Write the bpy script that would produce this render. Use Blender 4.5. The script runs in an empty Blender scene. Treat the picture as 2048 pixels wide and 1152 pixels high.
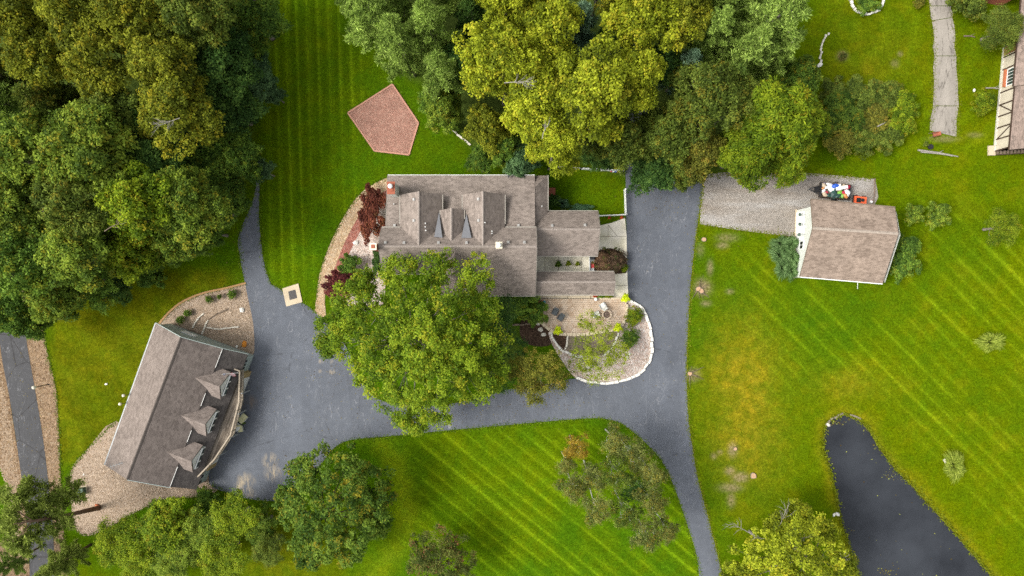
import bpy, bmesh, math, random
import numpy as np
from mathutils import Vector, Matrix
from mathutils.geometry import tessellate_polygon
from mathutils.bvhtree import BVHTree

scene = bpy.context.scene
COL = scene.collection
R = math.radians

# ------------------------------------------------------------------ camera, sky, sun, exposure
CAM_H = 80.0
S = 120.0 / 2048.0                      # metres per photo pixel on the ground
cam_d = bpy.data.cameras.new('camera'); cam = bpy.data.objects.new('camera', cam_d); COL.objects.link(cam)
cam.location = (0, 0, CAM_H); cam.rotation_euler = (0, 0, 0)
cam_d.sensor_width = 36; cam_d.lens = 24.0; cam_d.clip_end = 6000; cam_d.clip_start = 0.5
scene.camera = cam

SUN_ELEV, SUN_AZ = 50.0, 264.0          # the light comes from the left of the picture, a little below
world = bpy.data.worlds.new('World'); scene.world = world; world.use_nodes = True
wn = world.node_tree; wn.nodes.clear()
sky = wn.nodes.new('ShaderNodeTexSky'); sky.sky_type = 'NISHITA'; sky.sun_disc = False
sky.sun_elevation = R(SUN_ELEV); sky.sun_rotation = R(SUN_AZ); sky.dust_density = 4.0; sky.ozone_density = 1.0; sky.air_density = 1.0
hs = wn.nodes.new('ShaderNodeHueSaturation'); hs.inputs['Saturation'].default_value = 0.18
bg = wn.nodes.new('ShaderNodeBackground'); bg.inputs['Strength'].default_value = 0.132
wo = wn.nodes.new('ShaderNodeOutputWorld')
wn.links.new(sky.outputs[0], hs.inputs['Color']); wn.links.new(hs.outputs[0], bg.inputs['Color']); wn.links.new(bg.outputs[0], wo.inputs['Surface'])
sun_d = bpy.data.lights.new('sun', 'SUN'); sun_d.energy = 1.4; sun_d.angle = R(20); sun_d.color = (1.0, 0.955, 0.88)
sun = bpy.data.objects.new('sun', sun_d); COL.objects.link(sun)
_a, _e = R(SUN_AZ), R(SUN_ELEV)
sun_dir = Vector((math.sin(_a) * math.cos(_e), math.cos(_a) * math.cos(_e), math.sin(_e)))
sun.rotation_euler = sun_dir.to_track_quat('Z', 'Y').to_euler(); sun.location = (-60, -20, 70)

scene.view_settings.view_transform = 'Standard'; scene.view_settings.look = 'None'
scene.view_settings.exposure = 1.1; scene.view_settings.gamma = 1.0; scene.view_settings.use_curve_mapping = False
scene.render.engine = 'CYCLES'
scene.cycles.max_bounces = 5; scene.cycles.diffuse_bounces = 3; scene.cycles.glossy_bounces = 2
scene.cycles.transmission_bounces = 3; scene.cycles.transparent_max_bounces = 4
scene.cycles.use_denoising = False

# ------------------------------------------------------------------ helpers
def P(px, py, z=0.0):
    """world point at height z that the photo shows at pixel (px, py)"""
    k = (CAM_H - z) / CAM_H * S
    return Vector(((px - 1024) * k, (576 - py) * k, z))

def unit(v):
    n = np.linalg.norm(v, axis=-1, keepdims=True); return v / np.maximum(n, 1e-9)

def tag(o, label=None, cat=None, group=None, kind=None):
    if label: o['label'] = label
    if cat: o['category'] = cat
    if group: o['group'] = group
    if kind: o['kind'] = kind
    return o

def empty(name, loc=(0, 0, 0), rz=0.0, label=None, cat=None, group=None):
    o = bpy.data.objects.new(name, None); COL.objects.link(o)
    o.empty_display_size = 0.3
    o.location = loc; o.rotation_euler = (0, 0, rz)
    return tag(o, label, cat, group)

def link(name, me, mat, parent=None, loc=None):
    o = bpy.data.objects.new(name, me); COL.objects.link(o)
    if mat is not None and len(me.materials) == 0: me.materials.append(mat)
    if parent is not None: o.parent = parent
    if loc is not None: o.location = loc
    return o

def copy_tree(o, parent=None):
    c = o.copy(); COL.objects.link(c); c.parent = parent
    for ch in list(o.children): copy_tree(ch, c)
    return c

class MB:
    """collects faces, links them as one mesh with metre UVs (u level, v up the slope)"""
    def __init__(s): s.v = []; s.f = []
    def add(s, pts, faces):
        b = len(s.v); s.v += [tuple(p) for p in pts]; s.f += [tuple(b + i for i in f) for f in faces]; return s
    def poly(s, pts): return s.add(pts, [tuple(range(len(pts)))])
    def box(s, c, size, rz=0.0, M=None):
        x, y, z = size[0] / 2, size[1] / 2, size[2] / 2
        pts = [Vector((a * x, b * y, d * z)) for d in (-1, 1) for b in (-1, 1) for a in (-1, 1)]
        m = M if M is not None else Matrix.Rotation(rz, 3, 'Z')
        return s.add([m @ p + Vector(c) for p in pts], [(0, 2, 3, 1), (4, 5, 7, 6), (0, 1, 5, 4), (2, 6, 7, 3), (0, 4, 6, 2), (1, 3, 7, 5)])
    def beam(s, a, b, w, h, up=(0, 0, 1)):
        a, b = Vector(a), Vector(b); d = (b - a); L = d.length; d = d.normalized(); up = Vector(up)
        if abs(d.dot(up)) > 0.98: up = Vector((1, 0, 0))
        y = up.cross(d).normalized(); z = d.cross(y)
        M = Matrix((d, y, z)).transposed()
        return s.box((a + b) / 2, (L, w, h), M=M)
    def prism(s, pts2, z0, z1):
        pts2 = [Vector((p[0], p[1])) for p in pts2]; n = len(pts2)
        ar = sum(pts2[i].x * pts2[(i + 1) % n].y - pts2[(i + 1) % n].x * pts2[i].y for i in range(n))
        if ar < 0: pts2 = pts2[::-1]
        z1l = z1 if isinstance(z1, (list, tuple)) else [z1] * n
        if ar < 0 and isinstance(z1, (list, tuple)): z1l = list(z1)[::-1]
        tri = tessellate_polygon([[Vector((p.x, p.y, 0)) for p in pts2]])
        top = [(p.x, p.y, z1l[i]) for i, p in enumerate(pts2)]; bot = [(p.x, p.y, z0) for p in pts2]
        fs = []
        for t in tri:
            a, b, c = (pts2[i] for i in t)
            if (b - a).cross(c - a) < 0: t = (t[0], t[2], t[1])
            fs.append(tuple(t)); fs.append((t[0] + n, t[2] + n, t[1] + n))
        fs += [(i + n, (i + 1) % n + n, (i + 1) % n, i) for i in range(n)]
        return s.add(top + bot, fs)
    def tube(s, pts, rad, n=6, cap=True):
        pts = [Vector(p) for p in pts]; rings = []
        for i, p in enumerate(pts):
            d = (pts[min(i + 1, len(pts) - 1)] - pts[max(i - 1, 0)]).normalized()
            a = Vector((0, 0, 1)) if abs(d.z) < 0.9 else Vector((1, 0, 0))
            u = d.cross(a).normalized(); w = d.cross(u)
            r = rad[i] if isinstance(rad, (list, tuple)) else rad
            rings.append([p + (u * math.cos(2 * math.pi * k / n) + w * math.sin(2 * math.pi * k / n)) * r for k in range(n)])
        fs = []
        for i in range(len(pts) - 1):
            for k in range(n): fs.append((i * n + k, (i + 1) * n + k, (i + 1) * n + (k + 1) % n, i * n + (k + 1) % n))
        if cap: fs.append(tuple(range(n))); fs.append(tuple((len(pts) - 1) * n + k for k in reversed(range(n))))
        return s.add([q for r_ in rings for q in r_], fs)
    def lathe(s, prof, c, n=12):
        c = Vector(c); pts = []; fs = []
        for (r, z) in prof:
            for k in range(n): pts.append(c + Vector((r * math.cos(2 * math.pi * k / n), r * math.sin(2 * math.pi * k / n), z)))
        for i in range(len(prof) - 1):
            for k in range(n): fs.append((i * n + k, i * n + (k + 1) % n, (i + 1) * n + (k + 1) % n, (i + 1) * n + k))
        fs.append(tuple((len(prof) - 1) * n + k for k in range(n)))
        fs.append(tuple(reversed(range(n))))
        return s.add(pts, fs)
    def slab(s, pts, th):
        """planar polygon in 3-D given a thickness straight down"""
        n = len(pts); pts = [Vector(p) for p in pts]
        nz = sum((pts[i].x * pts[(i + 1) % n].y - pts[(i + 1) % n].x * pts[i].y) for i in range(n))
        if nz < 0: pts = pts[::-1]
        bot = [p - Vector((0, 0, th)) for p in pts]
        fs = [tuple(range(n)), tuple(n + i for i in reversed(range(n)))]
        fs += [(i + n, (i + 1) % n + n, (i + 1) % n, i) for i in range(n)]
        return s.add(pts + bot, fs)
    def mesh(s, name, smooth=False):
        me = bpy.data.meshes.new(name); me.from_pydata(s.v, [], s.f); me.update()
        uv = me.uv_layers.new(name='UVMap')
        V = np.array(s.v)
        buf = np.zeros((len(me.loops), 2))
        for p in me.polygons:
            n = p.normal
            if abs(n.z) > 0.999: u, w = Vector((1, 0, 0)), Vector((0, 1, 0))
            else:
                u = Vector((0, 0, 1)).cross(n).normalized(); w = n.cross(u)
            for li in p.loop_indices:
                co = V[me.loops[li].vertex_index]
                buf[li] = (co[0] * u.x + co[1] * u.y + co[2] * u.z, co[0] * w.x + co[1] * w.y + co[2] * w.z)
        uv.data.foreach_set('uv', buf.ravel())
        if smooth: me.polygons.foreach_set('use_smooth', [True] * len(me.polygons))
        return me
    def build(s, name, mat, parent=None, loc=None, smooth=False):
        return link(name, s.mesh(name, smooth), mat, parent, loc)

def smooth_poly(pts, closed=True, n=5, hard=()):
    """Catmull-Rom through the points; indices in hard stay corners"""
    out = []; m = len(pts); pts = [Vector(p).to_2d() if len(p) > 2 else Vector(p) for p in pts]
    rng = range(m) if closed else range(m - 1)
    for i in rng:
        p1, p2 = pts[i], pts[(i + 1) % m]
        p0 = pts[i - 1] if (closed or i > 0) else p1
        p3 = pts[(i + 2) % m] if (closed or i < m - 2) else p2
        if i in hard: p0 = p1
        if (i + 1) % m in hard: p3 = p2
        for k in range(n):
            t = k / n
            out.append(0.5 * ((2 * p1) + (p2 - p0) * t + (2 * p0 - 5 * p1 + 4 * p2 - p3) * t * t + (3 * p1 - p0 - 3 * p2 + p3) * t ** 3))
    if not closed: out.append(pts[-1])
    return out

def px2(pts, z=0.0): return [P(x, y, z).to_2d() for x, y in pts]

def sheet(name, pts_px, z, mat, smooth=True, hard=(), kind='structure', depth=0.08, parent=None, n=4, label=None, cat=None):
    w = px2(pts_px, z)
    if smooth: w = smooth_poly(w, True, n, hard)
    o = MB().prism(w, z - depth, z).build(name, mat, parent)
    if parent is None: tag(o, label, cat, kind=kind)
    return o

def arrays_mesh(name, V, F, attrs=None, smooth=False):
    """fast mesh from numpy; F is (n,4) or (n,3)"""
    me = bpy.data.meshes.new(name); V = np.asarray(V, np.float32); F = np.asarray(F, np.int32); k = F.shape[1]
    me.vertices.add(len(V)); me.vertices.foreach_set('co', V.ravel())
    me.loops.add(F.size); me.loops.foreach_set('vertex_index', F.ravel())
    me.polygons.add(len(F)); me.polygons.foreach_set('loop_start', np.arange(0, F.size, k, dtype=np.int32))
    me.polygons.foreach_set('loop_total', np.full(len(F), k, np.int32))
    if smooth: me.polygons.foreach_set('use_smooth', np.ones(len(F), bool))
    for nm, arr in (attrs or {}).items():
        a = me.attributes.new(nm, 'FLOAT', 'POINT'); a.data.foreach_set('value', np.asarray(arr, np.float32))
    me.update(calc_edges=True)
    return me

def sdist(poly, X, Y):
    """signed distance to a polygon, negative inside"""
    d = np.full(X.shape, 1e9); ins = np.zeros(X.shape, bool); n = len(poly)
    for i in range(n):
        ax, ay = poly[i][0], poly[i][1]; bx, by = poly[(i + 1) % n][0], poly[(i + 1) % n][1]
        ex, ey = bx - ax, by - ay; L = ex * ex + ey * ey + 1e-12
        t = np.clip(((X - ax) * ex + (Y - ay) * ey) / L, 0, 1)
        d = np.minimum(d, (X - ax - t * ex) ** 2 + (Y - ay - t * ey) ** 2)
        c = ((ay > Y) != (by > Y)) & (X < (bx - ax) * (Y - ay) / ((by - ay) if abs(by - ay) > 1e-12 else 1e-12) + ax)
        ins ^= c
    d = np.sqrt(d); return np.where(ins, -d, d)

def sstep(a, b, x):
    t = np.clip((x - a) / (b - a), 0, 1); return t * t * (3 - 2 * t)

def vnoise(X, Y, scale, seed):
    """smooth value noise, 0..1"""
    rs = np.random.RandomState(seed); G = rs.rand(256, 256)
    x, y = X / scale, Y / scale; xi, yi = np.floor(x).astype(int), np.floor(y).astype(int); fx, fy = x - xi, y - yi
    fx = fx * fx * (3 - 2 * fx); fy = fy * fy * (3 - 2 * fy)
    g = lambda a, b: G[a % 256, b % 256]
    return (g(xi, yi) * (1 - fx) + g(xi + 1, yi) * fx) * (1 - fy) + (g(xi, yi + 1) * (1 - fx) + g(xi + 1, yi + 1) * fx) * fy

def fbm(X, Y, scale, seed, octv=4):
    a, s, t = 0, 0.5, 0
    for i in range(octv):
        a = a + s * vnoise(X, Y, scale / 2 ** i, seed + i * 7); t += s; s *= 0.55
    return a / t

# ------------------------------------------------------------------ material kit
class MK:
    def __init__(s, name, rough=0.85, spec=0.25):
        s.m = bpy.data.materials.new(name); s.m.use_nodes = True; s.t = s.m.node_tree; s.t.nodes.clear()
        s.out = s.n('ShaderNodeOutputMaterial'); s.b = s.n('ShaderNodeBsdfPrincipled')
        s.b.inputs['Roughness'].default_value = rough; s.b.inputs['Specular IOR Level'].default_value = spec
        s.l(s.b.outputs[0], s.out.inputs['Surface']); s._c = {}
    def n(s, t, **kw):
        x = s.t.nodes.new(t)
        for k, v in kw.items(): setattr(x, k, v)
        return x
    def l(s, a, b): s.t.links.new(a, b)
    def put(s, inp, v):
        if hasattr(v, 'is_output'): s.l(v, inp)
        else: inp.default_value = v
    def pos(s):
        if 'pos' not in s._c: s._c['pos'] = s.n('ShaderNodeNewGeometry').outputs['Position']
        return s._c['pos']
    def uv(s):
        if 'uv' not in s._c: s._c['uv'] = s.n('ShaderNodeUVMap').outputs[0]
        return s._c['uv']
    def obj(s):
        if 'obj' not in s._c: s._c['obj'] = s.n('ShaderNodeTexCoord').outputs['Object']
        return s._c['obj']
    def attr(s, nm): return s.n('ShaderNodeAttribute', attribute_name=nm).outputs['Fac']
    def rand(s): return s.n('ShaderNodeObjectInfo').outputs['Random']
    def map(s, vec, scale=(1, 1, 1), rot=(0, 0, 0), loc=(0, 0, 0)):
        x = s.n('ShaderNodeMapping'); s.l(vec, x.inputs[0]); x.inputs['Scale'].default_value = scale; x.inputs['Rotation'].default_value = rot; x.inputs['Location'].default_value = loc
        return x.outputs[0]
    def noise(s, scale, vec=None, detail=3, rough=0.55, dist=0.0, col=False):
        x = s.n('ShaderNodeTexNoise'); s.l(vec if vec is not None else s.pos(), x.inputs['Vector'])
        x.inputs['Scale'].default_value = scale; x.inputs['Detail'].default_value = detail; x.inputs['Roughness'].default_value = rough; x.inputs['Distortion'].default_value = dist
        return x.outputs[1 if col else 0]
    def vor(s, scale, vec=None, feature='F1', out=0, rnd=1.0):
        x = s.n('ShaderNodeTexVoronoi', feature=feature); s.l(vec if vec is not None else s.pos(), x.inputs['Vector']); x.inputs['Scale'].default_value = scale
        x.inputs['Randomness'].default_value = rnd
        return x.outputs[out]
    def ramp(s, fac, stops, interp='LINEAR'):
        x = s.n('ShaderNodeValToRGB'); s.put(x.inputs[0], fac); e = x.color_ramp.elements; x.color_ramp.interpolation = interp
        while len(e) < len(stops): e.new(0.5)
        for el, (p, c) in zip(e, stops): el.position = p; el.color = (c if len(c) == 4 else (*c, 1)) if not isinstance(c, (int, float)) else (c, c, c, 1)
        return x.outputs[0]
    def mix(s, fac, a, b, mode='MIX'):
        x = s.n('ShaderNodeMix', data_type='RGBA', blend_type=mode); s.put(x.inputs[0], fac)
        for inp, v in ((x.inputs[6], a), (x.inputs[7], b)): s.put(inp, v if hasattr(v, 'is_output') else ((*v, 1) if len(v) == 3 else v))
        return x.outputs[2]
    def math(s, op, a, b=0.0, clamp=False):
        x = s.n('ShaderNodeMath', operation=op, use_clamp=clamp); s.put(x.inputs[0], a); s.put(x.inputs[1], b); return x.outputs[0]
    def mrange(s, v, a, b, c=0.0, d=1.0):
        x = s.n('ShaderNodeMapRange'); s.put(x.inputs[0], v); x.inputs[1].default_value = a; x.inputs[2].default_value = b; x.inputs[3].default_value = c; x.inputs[4].default_value = d; return x.outputs[0]
    def sep(s, vec):
        x = s.n('ShaderNodeSeparateXYZ'); s.l(vec, x.inputs[0]); return x.outputs
    def gain(s, col, fac, lo, hi):
        """multiply colour by a value that runs lo..hi over fac"""
        g = s.mrange(fac, 0.25, 0.75, lo, hi); x = s.n('ShaderNodeCombineColor')
        for i in range(3): s.l(g, x.inputs[i])
        return s.mix(1.0, col, x.outputs[0], 'MULTIPLY')
    def bump(s, h, strength=0.5, dist=0.05):
        x = s.n('ShaderNodeBump'); s.l(h, x.inputs['Height']); x.inputs['Strength'].default_value = strength; x.inputs['Distance'].default_value = dist
        s.l(x.outputs[0], s.b.inputs['Normal'])
    def col(s, c):
        s.put(s.b.inputs['Base Color'], c if hasattr(c, 'is_output') else (*c, 1)); return s
    def spot(s, x, y, r, soft=0.5):
        """1 at a world point, fading to 0 at radius r"""
        v = s.n('ShaderNodeVectorMath', operation='DISTANCE'); s.l(s.pos(), v.inputs[0]); v.inputs[1].default_value = (x, y, 0.03)
        return s.mrange(v.outputs['Value'], r, r * soft, 0, 1)
# ------------------------------------------------------------------ materials
MAT = {}
def plain(name, c, rough=0.7, spec=0.3, var=0.12, scale=6.0, metal=0.0):
    k = MK(name, rough, spec); n = k.noise(scale, k.pos(), 4, 0.6)
    k.col(k.gain(k.mix(0.0, c, c), n, 1 - var, 1 + var)); k.b.inputs['Metallic'].default_value = metal
    MAT[name] = k.m; return k.m

def shingles(name, c1, c2, c3, row=0.145, wid=0.34):
    """asphalt shingle courses in metre UVs: tabs of uneven tint, weather streaks down the slope"""
    k = MK(name, 0.9, 0.15); uv = k.uv()
    b = k.n('ShaderNodeTexBrick'); k.l(uv, b.inputs['Vector']); b.inputs['Scale'].default_value = 1.0
    b.inputs['Brick Width'].default_value = wid; b.inputs['Row Height'].default_value = row; b.inputs['Mortar Size'].default_value = 0.012; b.inputs['Mortar Smooth'].default_value = 0.3
    b.offset = 0.37; b.inputs['Color1'].default_value = (*c1, 1); b.inputs['Color2'].default_value = (*c2, 1); b.inputs['Mortar'].default_value = (*[x * 0.45 for x in c1], 1)
    tabs = k.vor(1.0, k.map(uv, (2.4, 4.6, 1)), out=1)
    tv = k.n('ShaderNodeRGBToBW'); k.l(tabs, tv.inputs[0])
    c = k.mix(k.mrange(tv.outputs[0], 0.2, 0.85, 0.0, 0.75), b.outputs[0], c3)
    c = k.gain(c, k.noise(9.0, k.map(uv, (1.0, 1.6, 1)), 4, 0.75), 0.80, 1.20)
    c = k.gain(c, k.noise(0.35, uv, 3, 0.5), 0.9, 1.1)
    c = k.gain(c, k.noise(1.0, k.map(uv, (1.3, 0.16, 1)), 3, 0.6), 0.9, 1.1)
    k.col(c); k.bump(b.outputs[1], 0.5, 0.012); MAT[name] = k.m; return k.m

shingles('shingle_brown', (0.165, 0.136, 0.116), (0.225, 0.188, 0.161), (0.275, 0.229, 0.197))
shingles('shingle_garage', (0.15, 0.122, 0.105), (0.20, 0.165, 0.143), (0.235, 0.195, 0.17))
shingles('shingle_garage_east', (0.098, 0.081, 0.071), (0.132, 0.109, 0.096), (0.158, 0.132, 0.116))  # garage shingle in a darker tone, for the east slope only
shingles('shingle_barn', (0.18, 0.136, 0.105), (0.25, 0.192, 0.15), (0.31, 0.24, 0.19), 0.2, 0.5)
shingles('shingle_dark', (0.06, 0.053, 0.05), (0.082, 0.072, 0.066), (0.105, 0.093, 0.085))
shingles('shingle_tudor', (0.15, 0.118, 0.098), (0.21, 0.16, 0.132), (0.27, 0.205, 0.17), 0.16, 0.4)
plain('white_paint', (0.74, 0.75, 0.72), 0.55, 0.35, 0.05, 3)
plain('trim_white', (0.62, 0.62, 0.58), 0.6, 0.3, 0.1, 5)
plain('gutter_tan', (0.29, 0.265, 0.225), 0.6, 0.3, 0.12, 5)
plain('grey_metal', (0.30, 0.32, 0.32), 0.45, 0.5, 0.1, 8)
plain('dark_metal', (0.03, 0.03, 0.032), 0.5, 0.4, 0.1, 8)
plain('vent_grey', (0.36, 0.35, 0.33), 0.6, 0.3, 0.12, 12)
plain('flash_grey', (0.155, 0.158, 0.168), 0.7, 0.3, 0.12, 3)
plain('ridge_cap', (0.265, 0.226, 0.197), 0.9, 0.15, 0.25, 5)
plain('ridge_dark', (0.075, 0.063, 0.055), 0.9, 0.15, 0.25, 5)
plain('cream', (0.66, 0.60, 0.46), 0.75, 0.2, 0.08, 4)
plain('timber_brown', (0.055, 0.035, 0.024), 0.8, 0.2, 0.2, 8)
plain('timber_old', (0.17, 0.13, 0.095), 0.9, 0.15, 0.3, 10)
plain('tan_wood', (0.36, 0.27, 0.13), 0.75, 0.2, 0.2, 3)
plain('rail_wood', (0.34, 0.285, 0.215), 0.85, 0.2, 0.25, 9)
plain('birch_bark', (0.52, 0.50, 0.46), 0.9, 0.1, 0.25, 5)
plain('pale_bark', (0.26, 0.24, 0.21), 0.9, 0.1, 0.3, 5)
plain('cut_wood', (0.42, 0.27, 0.165), 0.85, 0.15, 0.2, 9)
plain('limestone', (0.62, 0.58, 0.49), 0.9, 0.15, 0.2, 5)
plain('white_stone', (0.68, 0.66, 0.60), 0.9, 0.15, 0.18, 6)
plain('boulder', (0.52, 0.49, 0.42), 0.9, 0.15, 0.25, 4)
plain('orange_plastic', (0.75, 0.12, 0.035), 0.45, 0.5, 0.1, 4)
plain('edging_tan', (0.34, 0.20, 0.09), 0.85, 0.2, 0.25, 7)
plain('orange_stone', (0.65, 0.25, 0.035), 0.8, 0.2, 0.25, 7)
plain('red_cushion', (0.50, 0.06, 0.055), 0.85, 0.15, 0.12, 9)
plain('black_rubber', (0.02, 0.02, 0.021), 0.8, 0.2, 0.1, 5)
plain('grey_fabric', (0.095, 0.105, 0.11), 0.85, 0.2, 0.12, 12)
plain('cream_fabric', (0.60, 0.58, 0.34), 0.85, 0.2, 0.1, 9)
plain('white_fabric', (0.66, 0.65, 0.60), 0.85, 0.2, 0.08, 9)
plain('terracotta', (0.40, 0.13, 0.06), 0.85, 0.2, 0.15, 7)
plain('teal_glaze', (0.04, 0.20, 0.24), 0.3, 0.5, 0.1, 7)
plain('brick_red', (0.30, 0.10, 0.06), 0.9, 0.15, 0.25, 12)
plain('door_dark', (0.02, 0.02, 0.02), 0.4, 0.5, 0.1, 4)
plain('utility_green', (0.06, 0.10, 0.065), 0.6, 0.3, 0.15, 4)
plain('ash', (0.22, 0.16, 0.13), 0.95, 0.1, 0.4, 8)
plain('lamp_globe', (0.70, 0.66, 0.52), 0.35, 0.5, 0.05, 3)
for nm, c in dict(bag_white=(.78, .78, .78), bag_blue=(.02, .09, .45), bag_green=(.16, .38, .04), bag_red=(.42, .02, .05), bag_dark=(.02, .06, .05), bag_orange=(.55, .22, .06), bag_tan=(.5, .4, .28)).items(): plain(nm, c, 0.45, 0.45, 0.15, 7)

def siding(name, c, step=0.16):
    k = MK(name, 0.65, 0.3); v = k.sep(k.uv())[1]
    w = k.math('FRACT', k.math('DIVIDE', v, step)); line = k.mrange(w, 0.0, 0.1, 0.72, 1.0)
    cc = k.n('ShaderNodeCombineColor'); [k.l(line, cc.inputs[i]) for i in range(3)]
    k.col(k.gain(k.mix(1.0, (*c, 1), cc.outputs[0], 'MULTIPLY'), k.noise(1.2, k.pos(), 4), 0.92, 1.06)); k.bump(w, 0.4, 0.02); MAT[name] = k.m
siding('siding_white', (0.60, 0.62, 0.56)); siding('siding_green', (0.36, 0.42, 0.39)); siding('siding_mint', (0.60, 0.64, 0.60))

k = MK('stucco_cream', 0.85, 0.15); k.col(k.gain(k.mix(0.0, (0.52, 0.465, 0.365), (0, 0, 0)), k.noise(2.0, None, 5, 0.6), 0.88, 1.08)); k.bump(k.noise(25), 0.3, 0.02); MAT['stucco_cream'] = k.m
k = MK('window_glass', 0.06, 0.6); k.col(k.ramp(k.noise(0.8, None, 2), [(0.3, (0.02, 0.03, 0.03)), (0.7, (0.05, 0.09, 0.085))])); MAT['window_glass'] = k.m
k = MK('glass_teal', 0.08, 0.6); k.col(k.ramp(k.noise(1.6, None, 3), [(0.35, (0.03, 0.06, 0.055)), (0.65, (0.13, 0.24, 0.23))])); MAT['glass_teal'] = k.m

# weathered deck boards, grain along the board (object X)
k = MK('deck_board', 0.85, 0.2); o = k.map(k.obj(), (0.35, 5.0, 5.0))
c = k.ramp(k.math('ADD', k.math('MULTIPLY', k.noise(1.6, o, 5, 0.65), 0.8), k.math('MULTIPLY', k.rand(), 0.25)), [(0.28, (0.065, 0.052, 0.040)), (0.5, (0.17, 0.138, 0.105)), (0.72, (0.32, 0.275, 0.22))])
k.col(c); k.bump(k.noise(6.0, o, 4), 0.4, 0.02); MAT['deck_board'] = k.m

# asphalt
def asphalt(name, c, blue=0.0, marks=True):
    k = MK(name, 0.82, 0.3); p = k.pos()
    base = k.gain(k.mix(0.0, c, c), k.noise(0.16, p, 4, 0.6), 0.86, 1.14)
    base = k.gain(base, k.noise(1.1, p, 5, 0.65), 0.88, 1.12)
    base = k.gain(base, k.noise(18.0, p, 2, 0.7), 0.86, 1.14)
    # pale plough scrapes: thin bent lines that come and go
    for sc, rot, dist, seed, amt in ((0.55, 0.35, 2.2, 0, 0.5), (0.38, 1.75, 2.6, 31, 0.45), (0.9, 2.6, 3.0, 77, 0.35), (1.6, 0.9, 2.4, 131, 0.25)):
        w = k.noise(sc, k.map(p, (1, 0.32, 1), (0, 0, rot), (seed, seed, 0)), 2, 0.5, dist)
        line = k.mrange(k.math('ABSOLUTE', k.math('SUBTRACT', w, 0.5)), 0.0, 0.006, 1.0, 0.0)
        mask = k.mrange(k.noise(0.3, k.map(p, loc=(seed + 9, 3, 0)), 3), 0.44, 0.62)
        base = k.mix(k.math('MULTIPLY', k.math('MULTIPLY', line, mask), amt), base, (0.34, 0.34, 0.35))
    spk = k.vor(2.3, p); base = k.mix(k.mrange(spk, 0.05, 0.03, 0, 0.5), base, (0.4, 0.38, 0.34))
    k._base = base; return k

k = asphalt('asphalt_drive', (0.090, 0.099, 0.116)); base = k._base
wear = k.noise(1.3, k.map(k.pos(), (1.6, 0.5, 1), (0, 0, 0.35)), 5, 0.7)
for (x, y, r) in ((492, 963, 1.3), (540, 921, 1.1), (545, 947, 1.2), (480, 975, 0.9), (500, 985, 0.8), (500, 805, 1.1), (642, 723, 0.35), (664, 724, 0.35), (640, 742, 0.3), (664, 743, 0.4)):
    q = P(x, y); m = k.math('MULTIPLY', k.spot(q.x, q.y, r, 0.1), k.mrange(wear, 0.42, 0.62)); base = k.mix(k.math('MULTIPLY', m, 0.8), base, (0.44, 0.35, 0.22) if x != 500 or y > 900 else (0.17, 0.13, 0.1))
# tyre-darkened lanes, sealed cracks and older patches
lane = k.noise(0.55, k.map(k.pos(), (1.0, 0.10, 1), (0, 0, 0.06)), 3, 0.5); base = k.gain(base, lane, 0.90, 1.10)
patch = k.vor(0.085, k.map(k.pos(), (1.0, 0.6, 1), (0, 0, 0.2)), out=1); pb_ = k.n('ShaderNodeRGBToBW'); k.l(patch, pb_.inputs[0]); base = k.gain(base, pb_.outputs[0], 0.95, 1.06)
ck = k.vor(0.11, k.map(k.pos(), (1, 1, 1), (0, 0, 0.7)), 'DISTANCE_TO_EDGE'); ck = k.mrange(k.math('ADD', ck, k.math('MULTIPLY', k.noise(0.9, None, 5, 0.7), 0.05)), 0.022, 0.030, 0.55, 0)
base = k.mix(k.math('MULTIPLY', ck, k.mrange(k.noise(0.14, None, 2), 0.5, 0.56)), base, (0.035, 0.037, 0.042))
k.col(base); k.bump(k.noise(40.0, None, 2), 0.35, 0.01); MAT['asphalt_drive'] = k.m
k = asphalt('asphalt_road', (0.050, 0.050, 0.052)); base = k._base
cr = k.vor(0.32, k.map(k.pos(), (1, 0.7, 1), (0, 0, 0.1)), 'DISTANCE_TO_EDGE'); base = k.mix(k.mrange(k.math('ADD', cr, k.math('MULTIPLY', k.noise(2.2), 0.03)), 0.02, 0.034, 0.75, 0), base, (0.024, 0.022, 0.022))
k.col(base); k.bump(k.noise(40.0, None, 2), 0.35, 0.01); MAT['asphalt_road'] = k.m

def gravel(name, cols, cell=7.0, big=0.25, dark=0.35):
    k = MK(name, 0.92, 0.15); p = k.pos()
    cc = k.vor(cell, p, out=1); bw = k.n('ShaderNodeRGBToBW'); k.l(cc, bw.inputs[0])
    c = k.ramp(bw.outputs[0], [(0.1 + 0.8 * i / (len(cols) - 1), x) for i, x in enumerate(cols)])
    d = k.vor(cell, p); c = k.gain(c, k.mrange(d, 0.08, 0.55, 0.75, 0.25), dark + 0.35, 1.12)
    c = k.gain(c, k.noise(big, p, 4, 0.6), 0.8, 1.16); c = k.gain(c, k.noise(2.4, p, 3, 0.6), 0.85, 1.15)
    k.col(c); k.bump(k.mrange(d, 0, 0.6, 1, 0), 0.9, 0.05); MAT[name] = k.m; return k
gravel('gravel_tan', [(0.22, 0.15, 0.095), (0.41, 0.315, 0.225), (0.36, 0.26, 0.175), (0.50, 0.40, 0.31), (0.33, 0.22, 0.14)], 9.0)
gravel('gravel_rust', [(0.10, 0.06, 0.03), (0.24, 0.16, 0.09), (0.31, 0.21, 0.12), (0.17, 0.10, 0.055), (0.36, 0.28, 0.19)], 7.0)
gravel('gravel_pale', [(0.36, 0.27, 0.21), (0.62, 0.53, 0.46), (0.5, 0.36, 0.29), (0.72, 0.66, 0.6), (0.42, 0.3, 0.24)])
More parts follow.
